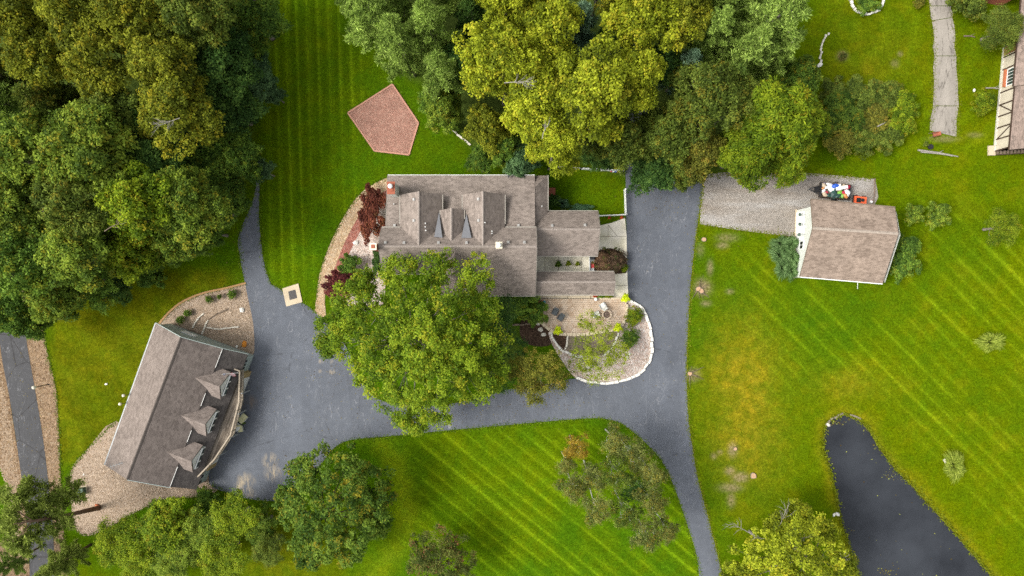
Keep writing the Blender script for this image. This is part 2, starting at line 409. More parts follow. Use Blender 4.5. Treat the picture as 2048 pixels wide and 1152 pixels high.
k = gravel('gravel_grey', [(0.235, 0.20, 0.165), (0.31, 0.28, 0.245), (0.27, 0.235, 0.195), (0.35, 0.32, 0.285), (0.26, 0.22, 0.18)], 20.0, 0.22, 0.65)
src_ = k.b.inputs['Base Color'].links[0].from_socket; wx = k.noise(0.5, k.map(k.pos(), (0.25, 1.2, 1), (0, 0, -0.08)), 4, 0.6)
k.col(k.mix(k.mrange(wx, 0.52, 0.70, 0, 0.55), k.mix(k.mrange(wx, 0.46, 0.32, 0, 0.5), src_, (0.20, 0.155, 0.11)), (0.44, 0.43, 0.41)))
gravel('path_tan', [(0.42, 0.27, 0.14), (0.58, 0.42, 0.26), (0.5, 0.35, 0.2), (0.64, 0.5, 0.34), (0.46, 0.29, 0.16)], 6.0)
gravel('mulch_red', [(0.26, 0.085, 0.06), (0.42, 0.17, 0.125), (0.34, 0.115, 0.085), (0.48, 0.23, 0.175), (0.30, 0.16, 0.125)], 8.0, 0.6)
gravel('mulch_pink', [(0.33, 0.155, 0.11), (0.41, 0.22, 0.165), (0.30, 0.145, 0.105), (0.46, 0.285, 0.215), (0.35, 0.19, 0.145)], 13.0, 0.7, 0.5)
gravel('mulch_brown', [(0.035, 0.02, 0.012), (0.075, 0.045, 0.03), (0.055, 0.03, 0.018), (0.11, 0.07, 0.045), (0.05, 0.03, 0.02)], 8.0)

def concrete(name, c, green=0.0):
    k = MK(name, 0.85, 0.2); p = k.pos()
    x = k.gain(k.mix(0.0, c, c), k.noise(0.6, p, 5, 0.6), 0.85, 1.1); x = k.gain(x, k.noise(9.0, p, 3, 0.6), 0.93, 1.07)
    if green:
        q = P(1085, 530); x = k.mix(k.math('MULTIPLY', k.mrange(k.noise(0.45, p, 4), 0.42, 0.66), green), x, (0.3, 0.28, 0.11))
    k.col(x); k.bump(k.noise(25), 0.2, 0.01); MAT[name] = k.m
concrete('concrete_walk', (0.80, 0.74, 0.61), 0.4); concrete('concrete_pad', (0.52, 0.43, 0.3)); concrete('capstone', (0.56, 0.47, 0.34))
k = MK('old_concrete', 0.88, 0.2); p = k.pos(); c = k.gain(k.mix(0.0, (0.29, 0.262, 0.225), (0, 0, 0)), k.noise(0.8, k.map(p, (1, 0.35, 1)), 5, 0.65), 0.68, 1.2); c = k.gain(c, k.noise(9), 0.85, 1.1)
cr = k.noise(0.7, k.map(p, (1, 0.2, 1), (0, 0, 0.05)), 4, 0.6, 0.6); c = k.mix(k.mrange(k.math('ABSOLUTE', k.math('SUBTRACT', cr, 0.5)), 0, 0.012, 0.8, 0), c, (0.07, 0.06, 0.05)); k.col(c); MAT['old_concrete'] = k.m
k = MK('paver', 0.88, 0.15); r_ = k.rand(); c = k.ramp(k.vor(2.2, None, out=1), [(0.15, (0.44, 0.32, 0.22)), (0.5, (0.50, 0.385, 0.28)), (0.85, (0.56, 0.45, 0.345))]); c = k.gain(c, k.noise(0.5, None, 4), 0.85, 1.12); c = k.gain(c, k.noise(12), 0.9, 1.1); k.col(c); MAT['paver'] = k.m
plain('paver_joint', (0.12, 0.09, 0.065), 0.95, 0.1, 0.3, 6)

k = MK('pond_water', 0.06, 0.5); p = k.pos(); k.b.inputs['IOR'].default_value = 1.33
k.col(k.ramp(k.noise(0.12, p, 4, 0.6), [(0.35, (0.016, 0.018, 0.022)), (0.7, (0.036, 0.040, 0.047))])); k.bump(k.noise(1.2, p, 3), 0.03, 0.02); MAT['pond_water'] = k.m

# ---- lawn: mowing lines, dry and worn places come from numbers stored on the ground sheet
k = MK('lawn', 1.0, 0.0); p = k.pos()
st, dry, yel, oli, dirt, litter, mud = (k.attr(a) for a in ('stripe', 'dry', 'yellow', 'olive', 'dirt', 'litter', 'mud'))
fine = k.noise(3.2, p, 5, 0.7); mid = k.noise(0.9, p, 4, 0.65)
c = k.mix(yel, (0.041, 0.096, 0.002), (0.077, 0.114, 0.0010))
c = k.mix(oli, c, (0.054, 0.064, 0.0012))
c = k.mix(k.math('MULTIPLY', st, 0.95), c, k.mix(yel, (0.115, 0.215, 0.004), (0.150, 0.210, 0.004)))
c = k.mix(k.math('MULTIPLY', dry, k.mrange(mid, 0.3, 0.65, 0.35, 1.0)), c, (0.185, 0.158, 0.008))
c = k.gain(c, fine, 0.55, 1.45); c = k.gain(c, mid, 0.82, 1.18); c = k.gain(c, k.noise(7.5, p, 2, 0.6), 0.6, 1.4)
fl = k.vor(1.1, p, out=1); bw = k.n('ShaderNodeRGBToBW'); k.l(fl, bw.inputs[0])
c = k.mix(k.mrange(bw.outputs[0], 0.35, 0.7, 0.0, 0.22), c, k.mix(1.0, c, (1.5, 1.05, 0.6, 1), 'MULTIPLY'))
c = k.mix(k.math('MULTIPLY', dirt, k.mrange(fine, 0.3, 0.6, 0.3, 1.0)), c, k.ramp(k.noise(4.0, p, 4), [(0.3, (0.12, 0.075, 0.04)), (0.7, (0.42, 0.31, 0.2))]))
c = k.mix(litter, c, k.ramp(k.noise(2.5, p, 4), [(0.3, (0.032, 0.05, 0.010)), (0.7, (0.08, 0.11, 0.022))]))
c = k.mix(mud, c, (0.02, 0.018, 0.012))
k.col(c); k.bump(k.noise(9.0, p, 4, 0.7), 0.8, 0.06); MAT['lawn'] = k.m

def foliage(name, dark, mid_, lite, trans=0.38, odd=None):
    """leaf colour runs over the number stored on each leaf"""
    dark, mid_, lite = [x * 0.95 for x in dark], [x * 1.28 for x in mid_], [x * 1.62 for x in lite]
    k = MK(name, 0.6, 0.10); t = k.attr('tone')
    c = k.ramp(t, [(0.08, dark), (0.5, mid_), (0.92, lite)])
    if odd: c = k.mix(k.mrange(k.attr('odd'), 0.80, 0.97), c, odd)
    c = k.gain(c, k.rand(), 0.92, 1.08)
    k.col(c); tr = k.n('ShaderNodeBsdfTranslucent'); k.l(c, tr.inputs[0])
    m = k.n('ShaderNodeMixShader'); m.inputs[0].default_value = trans; k.l(k.b.outputs[0], m.inputs[1]); k.l(tr.outputs[0], m.inputs[2]); k.l(m.outputs[0], k.out.inputs['Surface'])
    MAT[name] = k.m
foliage('leaf_hero', (0.044, 0.088, 0.006), (0.102, 0.168, 0.009), (0.19, 0.245, 0.014), odd=(0.34, 0.34, 0.02))
foliage('leaf_yellow', (0.076, 0.104, 0.008), (0.182, 0.220, 0.011), (0.315, 0.345, 0.022), odd=(0.48, 0.44, 0.03))
foliage('leaf_gold', (0.062, 0.084, 0.008), (0.128, 0.152, 0.012), (0.22, 0.232, 0.018), odd=(0.36, 0.31, 0.02))
foliage('leaf_olive', (0.040, 0.064, 0.010), (0.078, 0.114, 0.015), (0.14, 0.178, 0.026), odd=(0.21, 0.19, 0.02))
foliage('leaf_deep', (0.026, 0.060, 0.008), (0.056, 0.104, 0.012), (0.115, 0.165, 0.018), odd=(0.27, 0.235, 0.018))
foliage('leaf_green', (0.034, 0.076, 0.012), (0.076, 0.142, 0.018), (0.145, 0.225, 0.026), odd=(0.22, 0.25, 0.02))
foliage('leaf_mid', (0.050, 0.092, 0.014), (0.110, 0.172, 0.018), (0.20, 0.255, 0.028), odd=(0.31, 0.29, 0.024))
foliage('leaf_dark', (0.022, 0.056, 0.013), (0.048, 0.104, 0.020), (0.10, 0.168, 0.030))
foliage('leaf_blue', (0.032, 0.074, 0.030), (0.072, 0.138, 0.052), (0.145, 0.235, 0.09))
foliage('leaf_bright', (0.045, 0.085, 0.005), (0.105, 0.165, 0.008), (0.20, 0.245, 0.012), odd=(0.26, 0.23, 0.012))
foliage('needle_pale', (0.095, 0.165, 0.028), (0.225, 0.325, 0.058), (0.35, 0.46, 0.10))
foliage('needle_green', (0.06, 0.108, 0.022), (0.135, 0.21, 0.034), (0.23, 0.31, 0.055))
foliage('needle_soft', (0.085, 0.125, 0.02), (0.165, 0.215, 0.035), (0.25, 0.30, 0.06))
foliage('needle_blue', (0.06, 0.115, 0.07), (0.13, 0.22, 0.13), (0.22, 0.33, 0.2))
foliage('leaf_birch', (0.062, 0.082, 0.020), (0.115, 0.138, 0.032), (0.185, 0.20, 0.048), odd=(0.27, 0.22, 0.03))
foliage('leaf_amber', (0.16, 0.12, 0.018), (0.28, 0.19, 0.022), (0.38, 0.26, 0.03))
foliage('leaf_rust', (0.062, 0.074, 0.012), (0.115, 0.122, 0.016), (0.19, 0.178, 0.024), odd=(0.28, 0.20, 0.03))
foliage('leaf_redbrown', (0.040, 0.062, 0.012), (0.075, 0.098, 0.018), (0.135, 0.145, 0.028), odd=(0.26, 0.11, 0.05))
foliage('leaf_maroon', (0.070, 0.022, 0.016), (0.135, 0.040, 0.026), (0.22, 0.075, 0.040), odd=(0.26, 0.12, 0.05))
foliage('leaf_wine', (0.055, 0.014, 0.016), (0.105, 0.024, 0.024), (0.17, 0.05, 0.04))
foliage('leaf_chartreuse', (0.26, 0.33, 0.010), (0.44, 0.52, 0.014), (0.62, 0.68, 0.03))
foliage('leaf_sprig', (0.105, 0.145, 0.010), (0.18, 0.23, 0.014), (0.25, 0.285, 0.022))
foliage('leaf_brown', (0.060, 0.035, 0.02), (0.12, 0.068, 0.038), (0.19, 0.115, 0.065), odd=(0.10, 0.14, 0.02))
foliage('leaf_umber', (0.030, 0.020, 0.013), (0.062, 0.040, 0.024), (0.11, 0.07, 0.042), odd=(0.06, 0.10, 0.02))
foliage('grass_green', (0.040, 0.085, 0.024), (0.085, 0.155, 0.046), (0.17, 0.26, 0.10))
foliage('grass_dark', (0.022, 0.055, 0.026), (0.045, 0.098, 0.046), (0.095, 0.165, 0.085))
foliage('grass_yellow', (0.12, 0.17, 0.02), (0.21, 0.27, 0.03), (0.33, 0.37, 0.07))
foliage('leaf_red', (0.25, 0.03, 0.02), (0.42, 0.06, 0.03), (0.6, 0.15, 0.05))
plain('bark', (0.19, 0.165, 0.135), 0.95, 0.1, 0.3, 6)
plain('bark_dark', (0.05, 0.038, 0.03), 0.95, 0.1, 0.3, 6)
plain('bark_pine', (0.14, 0.09, 0.06), 0.95, 0.1, 0.3, 6)

k = MK('flag_cloth', 0.8, 0.15); u = k.sep(k.uv()); k._uvn = u
stripe = k.mrange(k.math('FRACT', k.math('MULTIPLY', u[1], 6.5)), 0.49, 0.51)
c = k.mix(stripe, (0.45, 0.02, 0.035), (0.78, 0.78, 0.78))
star = k.mrange(k.vor(12.0, k.uv(), rnd=0.0), 0.30, 0.26); ca = k.mix(star, (0.02, 0.04, 0.22), (0.8, 0.8, 0.8))
c = k.mix(k.math('MULTIPLY', k.math('LESS_THAN', u[0], 0.4), k.math('GREATER_THAN', u[1], 0.4615)), c, ca); k.col(c); MAT['flag_cloth'] = k.m
# ------------------------------------------------------------------ the ground sheet
POND = [(1651, 848), (1668, 835), (1688, 827), (1719, 838), (1740, 858), (1760, 894), (1791, 935), (1827, 971), (1868, 1017), (1920, 1074), (1986, 1152), (2050, 1225), (2040, 1300), (1770, 1300), (1728, 1225), (1714, 1152), (1699, 1100), (1683, 1048), (1673, 997), (1662, 945), (1647, 899), (1646, 873)]
DRIVE = [(516, 330), (508, 395), (478, 470), (480, 510), (488, 555), (497, 600), (507, 650), (509, 700), (503, 716), (470, 800), (430, 900), (418, 965), (455, 985), (500, 998), (550, 1002), (580, 992), (610, 962), (640, 930), (660, 905), (680, 887), (712, 878), (780, 872), (900, 860), (1000, 851), (1100, 842), (1180, 836), (1215, 838), (1245, 848), (1282, 877), (1320, 917), (1345, 965), (1375, 1050), (1395, 1120), (1410, 1230),
         (1462, 1230), (1437, 1120), (1416, 1035), (1396, 960), (1384, 890), (1377, 840), (1373, 760), (1374, 690), (1380, 580), (1388, 500), (1396, 440), (1403, 390), (1408, 340), (1412, 230), (1250, 230), (1251, 340), (1252, 400), (1253, 470), (1255, 560), (1257, 598), (1266, 605), (1285, 618), (1298, 645), (1304, 680), (1302, 715), (1285, 742), (1255, 758), (1215, 766), (1180, 765), (1150, 757), (1110, 765), (1040, 776), (1000, 782), (940, 800), (880, 810), (800, 808), (755, 798), (738, 780), (715, 752), (705, 720), (690, 690), (665, 660), (645, 637), (630, 625), (615, 612), (592, 600), (566, 583), (560, 578), (543, 568), (535, 550), (527, 520), (522, 480), (518, 430), (520, 330)]
FOREST_W = [(-300, -300), (560, -300), (545, 60), (515, 150), (500, 260), (490, 350), (470, 430), (400, 470), (330, 520), (240, 560), (130, 590), (80, 640), (-40, 690), (-300, 700)]
FOREST_N = [(720, -300), (1560, -300), (1540, 120), (1560, 220), (1500, 330), (1420, 330), (1255, 345), (1100, 320), (960, 310), (900, 245), (860, 170), (780, 120)]

def axis(lim, far):
    core = np.arange(-lim, lim + 0.01, 0.16)
    return np.concatenate([[-far, -far * .4, -far * .15, -far * .06, -lim - 12, -lim - 3], core, [lim + 3, lim + 12, far * .06, far * .15, far * .4, far]])
xs, ys = axis(62.0, 2500.0), axis(36.0, 2500.0)
GX, GY = np.meshgrid(xs, ys); PX, PY = GX / S + 1024, 576 - GY / S

def lines(nx, ny, period, seed, width=0.16, wob=0.06):
    """thin mowing lines across direction (nx, ny), each of its own strength, coming and going along its length"""
    L = math.hypot(nx, ny); nx, ny = nx / L, ny / L
    q = (GX * nx + GY * ny) / period + wob * (fbm(GX, GY, 14, seed) - .5) * 2
    t = -GX * ny + GY * nx
    i = np.floor(q); f = q - i - 0.5
    r = vnoise(i * 7.31 + 0.5, t / 9.0, 1.0, seed + 3); g = vnoise(i * 3.17 + 100.5, i * 0 + 0.5, 1.0, seed + 5)
    w = width * (0.7 + 0.9 * vnoise(i * 5.7, t / 6.0, 1.0, seed + 9))
    f2 = f - 0.42 * (g - .5)
    thin = np.exp(-(f2 / w) ** 2) * (0.35 + 1.0 * r) * (0.4 + 0.8 * g)
    side = np.exp(-((f2 - 0.27) / (w * .6)) ** 2) * 0.4 * vnoise(i * 9.1, t / 5.0, 1.0, seed + 13)
    tone = ((i % 2) * 0.10)
    return np.clip(thin + side + tone * (0.3 + 0.7 * g), 0, 1)

pond_w = px2(POND); dp = sdist([(p.x, p.y) for p in pond_w], GX, GY)
drive_w = smooth_poly(px2(DRIVE), True, 3)
fw = sdist(FOREST_W, PX, PY); fn = sdist(FOREST_N, PX, PY)
big = fbm(GX, GY, 22, 11); mdn = fbm(GX, GY, 7, 21); sm = fbm(GX, GY, 2.2, 31, 3)

mA = sstep(520, 545, PX) * sstep(985, 930, PX) * sstep(650, 600, PY) * sstep(10, 60, fn)
mB = sstep(840, 880, PY) * sstep(700, 800, PX) * sstep(1420, 1380, PX)
edgeB = sstep(760, 860, PX)
mC = sstep(1440, 1540, PX) * sstep(360, 460, PY) * sstep(2.5, 7.0, dp) * sstep(1380, 1500, PX + (PY - 600) * -0.35)
mD = sstep(80, 120, PX) * sstep(500, 440, PX) * sstep(520, 560, PY) * sstep(960, 900, PY)
mE = sstep(1600, 1660, PX) * sstep(330, 280, PY)
stA = lines(1, 0.03, 1.25, 3, 0.10, 0.09); stB = lines(0.82, 1.0, 1.45, 5, 0.09, 0.14); stC = lines(1.0, 1.0, 1.55, 8, 0.09, 0.25)
rr = np.hypot(PX - 60, PY - 900); stD = np.clip(np.sin(rr * S / 0.7) * 0.3 + 0.1, 0, 1) * mdn
rE = np.hypot(PX - 1700, (PY - 60) * 1.2); stE = np.clip(np.sin(rE * S / 0.55), 0, 1) * 0.35 * mdn
stripe = mA * stA * 1.15 * sstep(.2, .75, mdn) * sstep(770, 640, PX - 30) + mB * edgeB * stB * 1.5 * sstep(.12, .7, .5 * mdn + .5 * sm) + mC * stC * 1.05 * sstep(.3, .68, .6 * big + .4 * sm) + mD * stD + mE * stE
arcp = np.abs(dp - 4.2); stripe += np.exp(-(arcp / 0.8) ** 2) * 0.25 * sstep(800, 700, PY) * (mdn)
swirl = np.exp(-(((PX - 690) / 40) ** 2)) * 0
rt = np.abs(np.hypot(PX - 640, PY - 1010) * S - 10.2); stripe += np.exp(-(rt / 1.2) ** 2) * 0.35 * sstep(700, 760, PX) * (0.4 + sm)

yellow = 0.10 + 0.46 * sstep(1330, 1500, PX) + 0.16 * mB + (mdn - .5) * 0.95 + (big - .5) * 0.5 + (sm - .5) * 0.7
yellow += 0.15 * sstep(140, 60, PX) * 0 + 0.25 * sstep(1750, 2000, PX) - 0.38 * np.exp(-(((PX - 1660) / 130) ** 2 + ((PY - 640) / 55) ** 2)) - 0.3 * np.exp(-(((PX - 1470) / 60) ** 2 + ((PY - 610) / 60) ** 2)) + 0.12 * mA
yellow += 0.2 * np.exp(-(dp / 3.0) ** 2)
yellow += 0.25 * sstep(1095, 1130, PX) * sstep(1260, 1240, PX) * sstep(330, 350, PY) * sstep(460, 440, PY)
olive = 0.62 * mD * sstep(230, 420, 470 - PX * 0.3 + (mdn - .5) * 120 + (900 - PY) * 0.3) + 0.3 * np.exp(-np.clip(fw, 0, 999) / 40) + 0.25 * np.exp(-np.clip(fn, 0, 999) / 30)
olive += 0.55 * sstep(1000, 1060, PY) * sstep(760, 640, PX) * mdn + 0.4 * sstep(300, 150, PY) * mE * mdn
dry = 0.75 * np.exp(-(((PX - 1480) / 75) ** 2 + ((PY - 740) / 110) ** 2)) + 0.7 * np.exp(-(((PX - 1490) / 75) ** 2 + ((PY - 870) / 130) ** 2)) + 0.5 * np.exp(-(((PX - 1700) / 80) ** 2 + ((PY - 770) / 35) ** 2)) + 0.25 * mD
dry += 0.55 * np.exp(-(((PX - 560) / 90) ** 2 + ((PY - 1110) / 50) ** 2)) + 0.28 * np.exp(-(((PX - 1740) / 70) ** 2 + ((PY - 120) / 80) ** 2)) + 0.25 * np.exp(-(rt / 1.5) ** 2) * sstep(700, 740, PX)
dry = dry * (0.25 + 1.3 * fbm(GX, GY, 3.5, 51)) + 0.5 * np.exp(-(np.clip(dp, 0, 99) / 0.9) ** 2) + 0.12 * sstep(.55, .75, sm) * sstep(1380, 1500, PX)
dirt = np.zeros_like(GX)
for (x, y, rx, ry, a) in ((1465, 900, 9, 14, 1.0), (1460, 942, 10, 8, .9), (1480, 955, 16, 10, .8), (1460, 975, 22, 9, .7), (1462, 1000, 8, 14, .6), (1440, 905, 6, 5, .5), (1428, 912, 6, 6, .7), (1405, 575, 16, 16, .75), (1412, 607, 10, 6, .6), (1385, 750, 14, 12, .6), (1455, 475, 20, 8, .6), (1445, 490, 12, 7, .55), (1420, 535, 6, 14, .85), (1400, 500, 8, 14, .35), (1460, 583, 8, 5, .6), (1800, 108, 5, 5, .5), (1685, 112, 10, 9, .7), (1790, 127, 8, 8, .35), (1886, 278, 26, 6, .5), (1950, 270, 14, 5, .3)):
    dirt = np.maximum(dirt, a * np.exp(-(((PX - x) / rx) ** 2 + ((PY - y) / ry) ** 2) ** 1.3) * (0.45 + 1.0 * sm))
litter = np.maximum(sstep(25, -25, fw + (mdn - .5) * 30), sstep(20, -20, fn + (mdn - .5) * 30)) * 0.95
litter = np.maximum(litter, 0.75 * np.exp(-(((PX - 1075) / 42) ** 2 + ((PY - 655) / 22) ** 2) ** 2))
litter = np.maximum(litter, 0.7 * np.exp(-(((PX - 1005) / 50) ** 2 + ((PY - 700) / 70) ** 2) ** 2))
mud = sstep(0.05, -0.35, dp)
GZ = -0.95 * sstep(0.1, -2.2, dp) - 0.10 * sstep(0.35, -0.05, dp)
nxv, nyv = len(xs), len(ys); idx = np.arange(nxv * nyv).reshape(nyv, nxv)
F = np.stack([idx[:-1, :-1], idx[:-1, 1:], idx[1:, 1:], idx[1:, :-1]], -1).reshape(-1, 4)
gm = arrays_mesh('ground', np.stack([GX, GY, GZ], -1).reshape(-1, 3), F,
                 {n_: np.clip(a, 0, 1).ravel() for n_, a in dict(stripe=stripe, dry=dry, yellow=yellow, olive=olive, dirt=dirt, litter=litter, mud=mud).items()}, True)
tag(link('ground', gm, MAT['lawn']), kind='structure')

# ------------------------------------------------------------------ paved and gravelled surfaces
def flat(name, pts_w, z, mat, depth=0.08, parent=None, kind='structure'):
    o = MB().prism(pts_w, z - depth, z).build(name, mat, parent)
    if parent is None: o['kind'] = kind
    return o
drive = flat('driveway', drive_w, 0.045, MAT['asphalt_drive'])
ROAD = [(-14, 600), (0, 690), (5, 725), (18, 790), (28, 850), (38, 920), (50, 1010), (58, 1090), (66, 1240), (116, 1240), (109, 1130), (105, 1050), (95, 950), (85, 870), (70, 780), (54, 690), (40, 600)]
road = sheet('side_road', ROAD, 0.045, MAT['asphalt_road'])
sheet('gravel_verge', [(40, 590), (54, 690), (70, 780), (85, 870), (95, 950), (105, 1050), (109, 1130), (112, 1240), (140, 1240), (130, 1100), (126, 1040), (122, 970), (120, 920), (117, 850), (112, 780), (98, 720), (85, 655), (70, 590)], 0.03, MAT['gravel_rust'])
sheet('gravel_verge', [(-80, 600), (-14, 600), (0, 690), (18, 790), (38, 920), (50, 1010), (66, 1240), (-80, 1240), (-80, 1130), (34, 1066), (36, 1030), (20, 975), (0, 935), (-80, 860)], 0.03, MAT['gravel_rust'], smooth=False)
sheet('gravel_bed', [(318, 648), (338, 625), (366, 603), (407, 586), (449, 577), (492, 566), (496, 588), (504, 622), (509, 660), (510, 685), (505, 714), (470, 730), (330, 690)], 0.03, MAT['gravel_tan'], n=3)
sheet('gravel_bed', [(232, 842), (177, 896), (144, 935), (140, 971), (143, 1015), (146, 1045), (161, 1069), (188, 1069), (235, 1045), (283, 1018), (334, 998), (393, 994), (434, 981), (420, 950), (300, 900)], 0.03, MAT['gravel_tan'], n=3)
# the edging strip round the bed beside the garage
edge = smooth_poly(px2([(318, 648), (338, 625), (366, 603), (407, 586), (449, 577), (492, 566)]), False, 4)
m = MB()
for a, b in zip(edge, edge[1:]): m.beam((a.x, a.y, 0.05), (b.x, b.y, 0.05), 0.22, 0.09)
tag(m.build('bed_edging', MAT['edging_tan']), 'rusty brown edging strip curving round the gravel bed north of the garage', 'edging')

# west side of the house: tan path, red mulch band, pale gravel
tan_out = [(790, 350), (775, 355), (739, 373), (711, 398), (681, 445), (656, 498), (639, 548), (635, 576), (630, 618), (630, 630), (645, 636)]
tan_in = [(652, 630), (650, 590), (664, 551), (675, 521), (692, 479), (718, 432), (745, 400), (776, 378), (790, 370)]
sheet('garden_path', tan_out + tan_in, 0.04, MAT['path_tan'], n=3, hard=(0, 10, 11, 19))
sheet('mulch_band', [(790, 368), (776, 378), (745, 400), (718, 432), (692, 479), (675, 521), (664, 551), (655, 580), (690, 600), (690, 540), (694, 518), (700, 504), (722, 460), (745, 425), (790, 390)], 0.032, MAT['mulch_red'], n=3)
sheet('gravel_bed', [(745, 425), (722, 460), (700, 504), (694, 518), (690, 545), (690, 610), (770, 610), (772, 400)], 0.03, MAT['gravel_pale'], n=3, hard=(6, 7))
m = MB(); pent = px2([(785, 169), (837, 246), (818, 310), (749, 302), (696, 226)])
mulch = flat('mulch_bed', pent, 0.10, MAT['mulch_pink'], 0.15)
for i in range(5):
    a, b = pent[i], pent[(i + 1) % 5]; m.beam((a.x, a.y, 0.07), (b.x, b.y, 0.07), 0.16, 0.14)
tag(m.build('bed_edging', plain('edging_pink', (0.46, 0.24, 0.17), 0.85, 0.2, 0.15, 6)), 'thin pinkish edging round the five-sided red mulch bed', 'edging')

# concrete walks, court, drain pad
conc = sheet('concrete_walk', [(1060, 470), (1199, 451), (1222, 446), (1250, 436), (1253, 470), (1255, 560), (1257, 600), (1060, 600)], 0.05, MAT['concrete_walk'], smooth=False)
m = MB()
for a, b in (((1190, 473), (1252, 473)), ((1216, 448), (1216, 473)), ((1117, 508), (1117, 545)), ((1163, 508), (1163, 545)), ((1090, 508), (1090, 545)), ((1228, 571), (1254, 571)), ((1216, 450), (1234, 472))):
    p, q = P(*a), P(*b); m.beam((p.x, p.y, 0.052), (q.x, q.y, 0.052), 0.035, 0.006)
m.build('joint', MAT['mulch_brown'], conc)
sheet('mulch_bed', [(1190, 508), (1205, 499), (1225, 497), (1245, 508), (1253, 520), (1254, 540), (1245, 547), (1190, 545)], 0.07, MAT['mulch_brown'])
pad = MB().prism(px2([(565, 577), (597, 567), (605, 604), (573, 613)]), -0.05, 0.09).build('drain_pad', MAT['concrete_pad'])
tag(pad, 'tan square concrete pad with a dark grate at the lawn tip', 'drain')
gp = px2([(577, 583), (591, 579), (595, 596), (580, 600)])
MB().prism(gp, 0.06, 0.094).build('grate_well', MAT['door_dark'], pad)
m = MB()
for i in range(7):
    t = (i + .5) / 7; a = gp[0].lerp(gp[3], t); b = gp[1].lerp(gp[2], t); m.beam((a.x, a.y, 0.105), (b.x, b.y, 0.105), 0.05, 0.02)
m.build('grate', plain('rust_iron', (0.05, 0.034, 0.028), 0.7, 0.3, 0.2, 9), pad)

# gravel parking beside the barn, the neighbour's broken drive
sheet('gravel_parking', [(1403, 352), (1450, 345), (1590, 346), (1640, 348), (1750, 358), (1748, 412), (1640, 440), (1600, 472), (1560, 470), (1500, 463), (1450, 456), (1400, 448)], 0.03, MAT['gravel_grey'], n=3, hard=(4, 0, 11))
od = empty('old_drive', P(1888, 140)); od['kind'] = 'structure'
lft = [(1857, -60), (1859, 12), (1864, 42), (1869, 112), (1866, 212), (1860, 262)]; rgt = [(1898, -60), (1902, 12), (1904, 35), (1912, 112), (1917, 212), (1912, 274)]
o0 = P(1888, 140)
for i in range(5):
    a, b, c, d = P(*lft[i]), P(*rgt[i]), P(*rgt[i + 1]), P(*lft[i + 1]); g = Vector((0, 0.035, 0))
    rs = random.Random(i); pts = [a - g, b - g]
    for t in (0.25, 0.5, 0.75): pts.append(b.lerp(c, t) + Vector((rs.uniform(-.15, .15), 0, 0)))
    pts += [c + g, d + g]
    for t in (0.25, 0.5, 0.75): pts.append(d.lerp(a, t) + Vector((rs.uniform(-.15, .15), 0, 0)))
    MB().prism([(p - o0).to_2d() for p in pts], -0.08, 0.05 + 0.008 * (i % 2)).build('slab', MAT['old_concrete'], od)

# pond water, its stones, floating leaves
plain('pond_stone', (0.19, 0.165, 0.13), 0.9, 0.15, 0.3, 4)
wat = sheet('pond_water', [(x + (6 if x > 1700 else -6), y) for x, y in POND], -0.14, MAT['pond_water'], depth=0.02, smooth=True, n=2)
def rock_mesh(seed, sx, sy, sz, flat_top=0.0):
    rs = random.Random(seed); bm = bmesh.new(); bmesh.ops.create_icosphere(bm, subdivisions=1, radius=1)
    for v in bm.verts:
        f = 1 + rs.uniform(-.22, .22); v.co = Vector((v.co.x * sx * f, v.co.y * sy * f, v.co.z * sz * (1 + rs.uniform(-.15, .15))))
        if flat_top and v.co.z > sz * flat_top: v.co.z = sz * flat_top
    me = bpy.data.meshes.new('rock'); bm.to_mesh(me); bm.free(); return me
def stuff_rocks(name, poly_px, n, mat, smin, smax, seed, z=0.03, parent=None):
    """many small stones of one bed as one scattered object"""
    rs = np.random.RandomState(seed); pts = np.array(poly_px, float); lo, hi = pts.min(0), pts.max(0)
    c = lo + rs.rand(n * 4, 2) * (hi - lo); c = c[sdist(poly_px, c[:, 0], c[:, 1]) < -1.5][:n]
    o = np.array([[1, 0, 0], [0, 1, 0], [-1, 0, 0], [0, -1, 0], [0, 0, 1]], float); fs = np.array([[0, 1, 4], [1, 2, 4], [2, 3, 4], [3, 0, 4]])
    n = len(c); sc = rs.uniform(smin, smax, (n, 1, 3)) * np.array([1, 1, .6]); a = rs.rand(n) * 6.28
    V = o[None] * sc * (1 + rs.uniform(-.25, .25, (n, 5, 3))); ca, sa = np.cos(a)[:, None], np.sin(a)[:, None]
    V = np.stack([V[..., 0] * ca - V[..., 1] * sa, V[..., 0] * sa + V[..., 1] * ca, V[..., 2]], -1)
    V[..., 0] += ((c[:, 0] - 1024) * S)[:, None]; V[..., 1] += ((576 - c[:, 1]) * S)[:, None]; V[..., 2] += z
    F = (fs[None] + np.arange(n)[:, None, None] * 5).reshape(-1, 3)
    o_ = link(name, arrays_mesh(name, V.reshape(-1, 3), F), mat, parent); o_['kind'] = 'stuff'; return o_
stuff_rocks('loose_stones', [(85, 665), (112, 780), (120, 920), (128, 1100), (110, 1100), (95, 950), (72, 780), (56, 690)], 1500, plain('stone_rust', (0.27, 0.19, 0.12), .9, .15, .4, 3), .04, .11, 1)
stuff_rocks('loose_stones', [(0, 720), (20, 830), (40, 960), (52, 1090), (20, 1090), (30, 1030), (0, 940)], 1100, plain('stone_rust2', (0.29, 0.215, 0.145), .9, .15, .4, 3), .05, .14, 2)
stuff_rocks('loose_stones', [(145, 940), (200, 890), (260, 960), (390, 985), (340, 996), (240, 1040), (170, 1066), (148, 1040)], 1800, plain('stone_tan', (0.41, 0.32, 0.235), .9, .15, .35, 3), .03, .085, 3)
stuff_rocks('loose_stones', [(325, 645), (370, 603), (490, 570), (506, 690), (440, 690)], 1800, MAT['stone_tan'], .03, .085, 4)
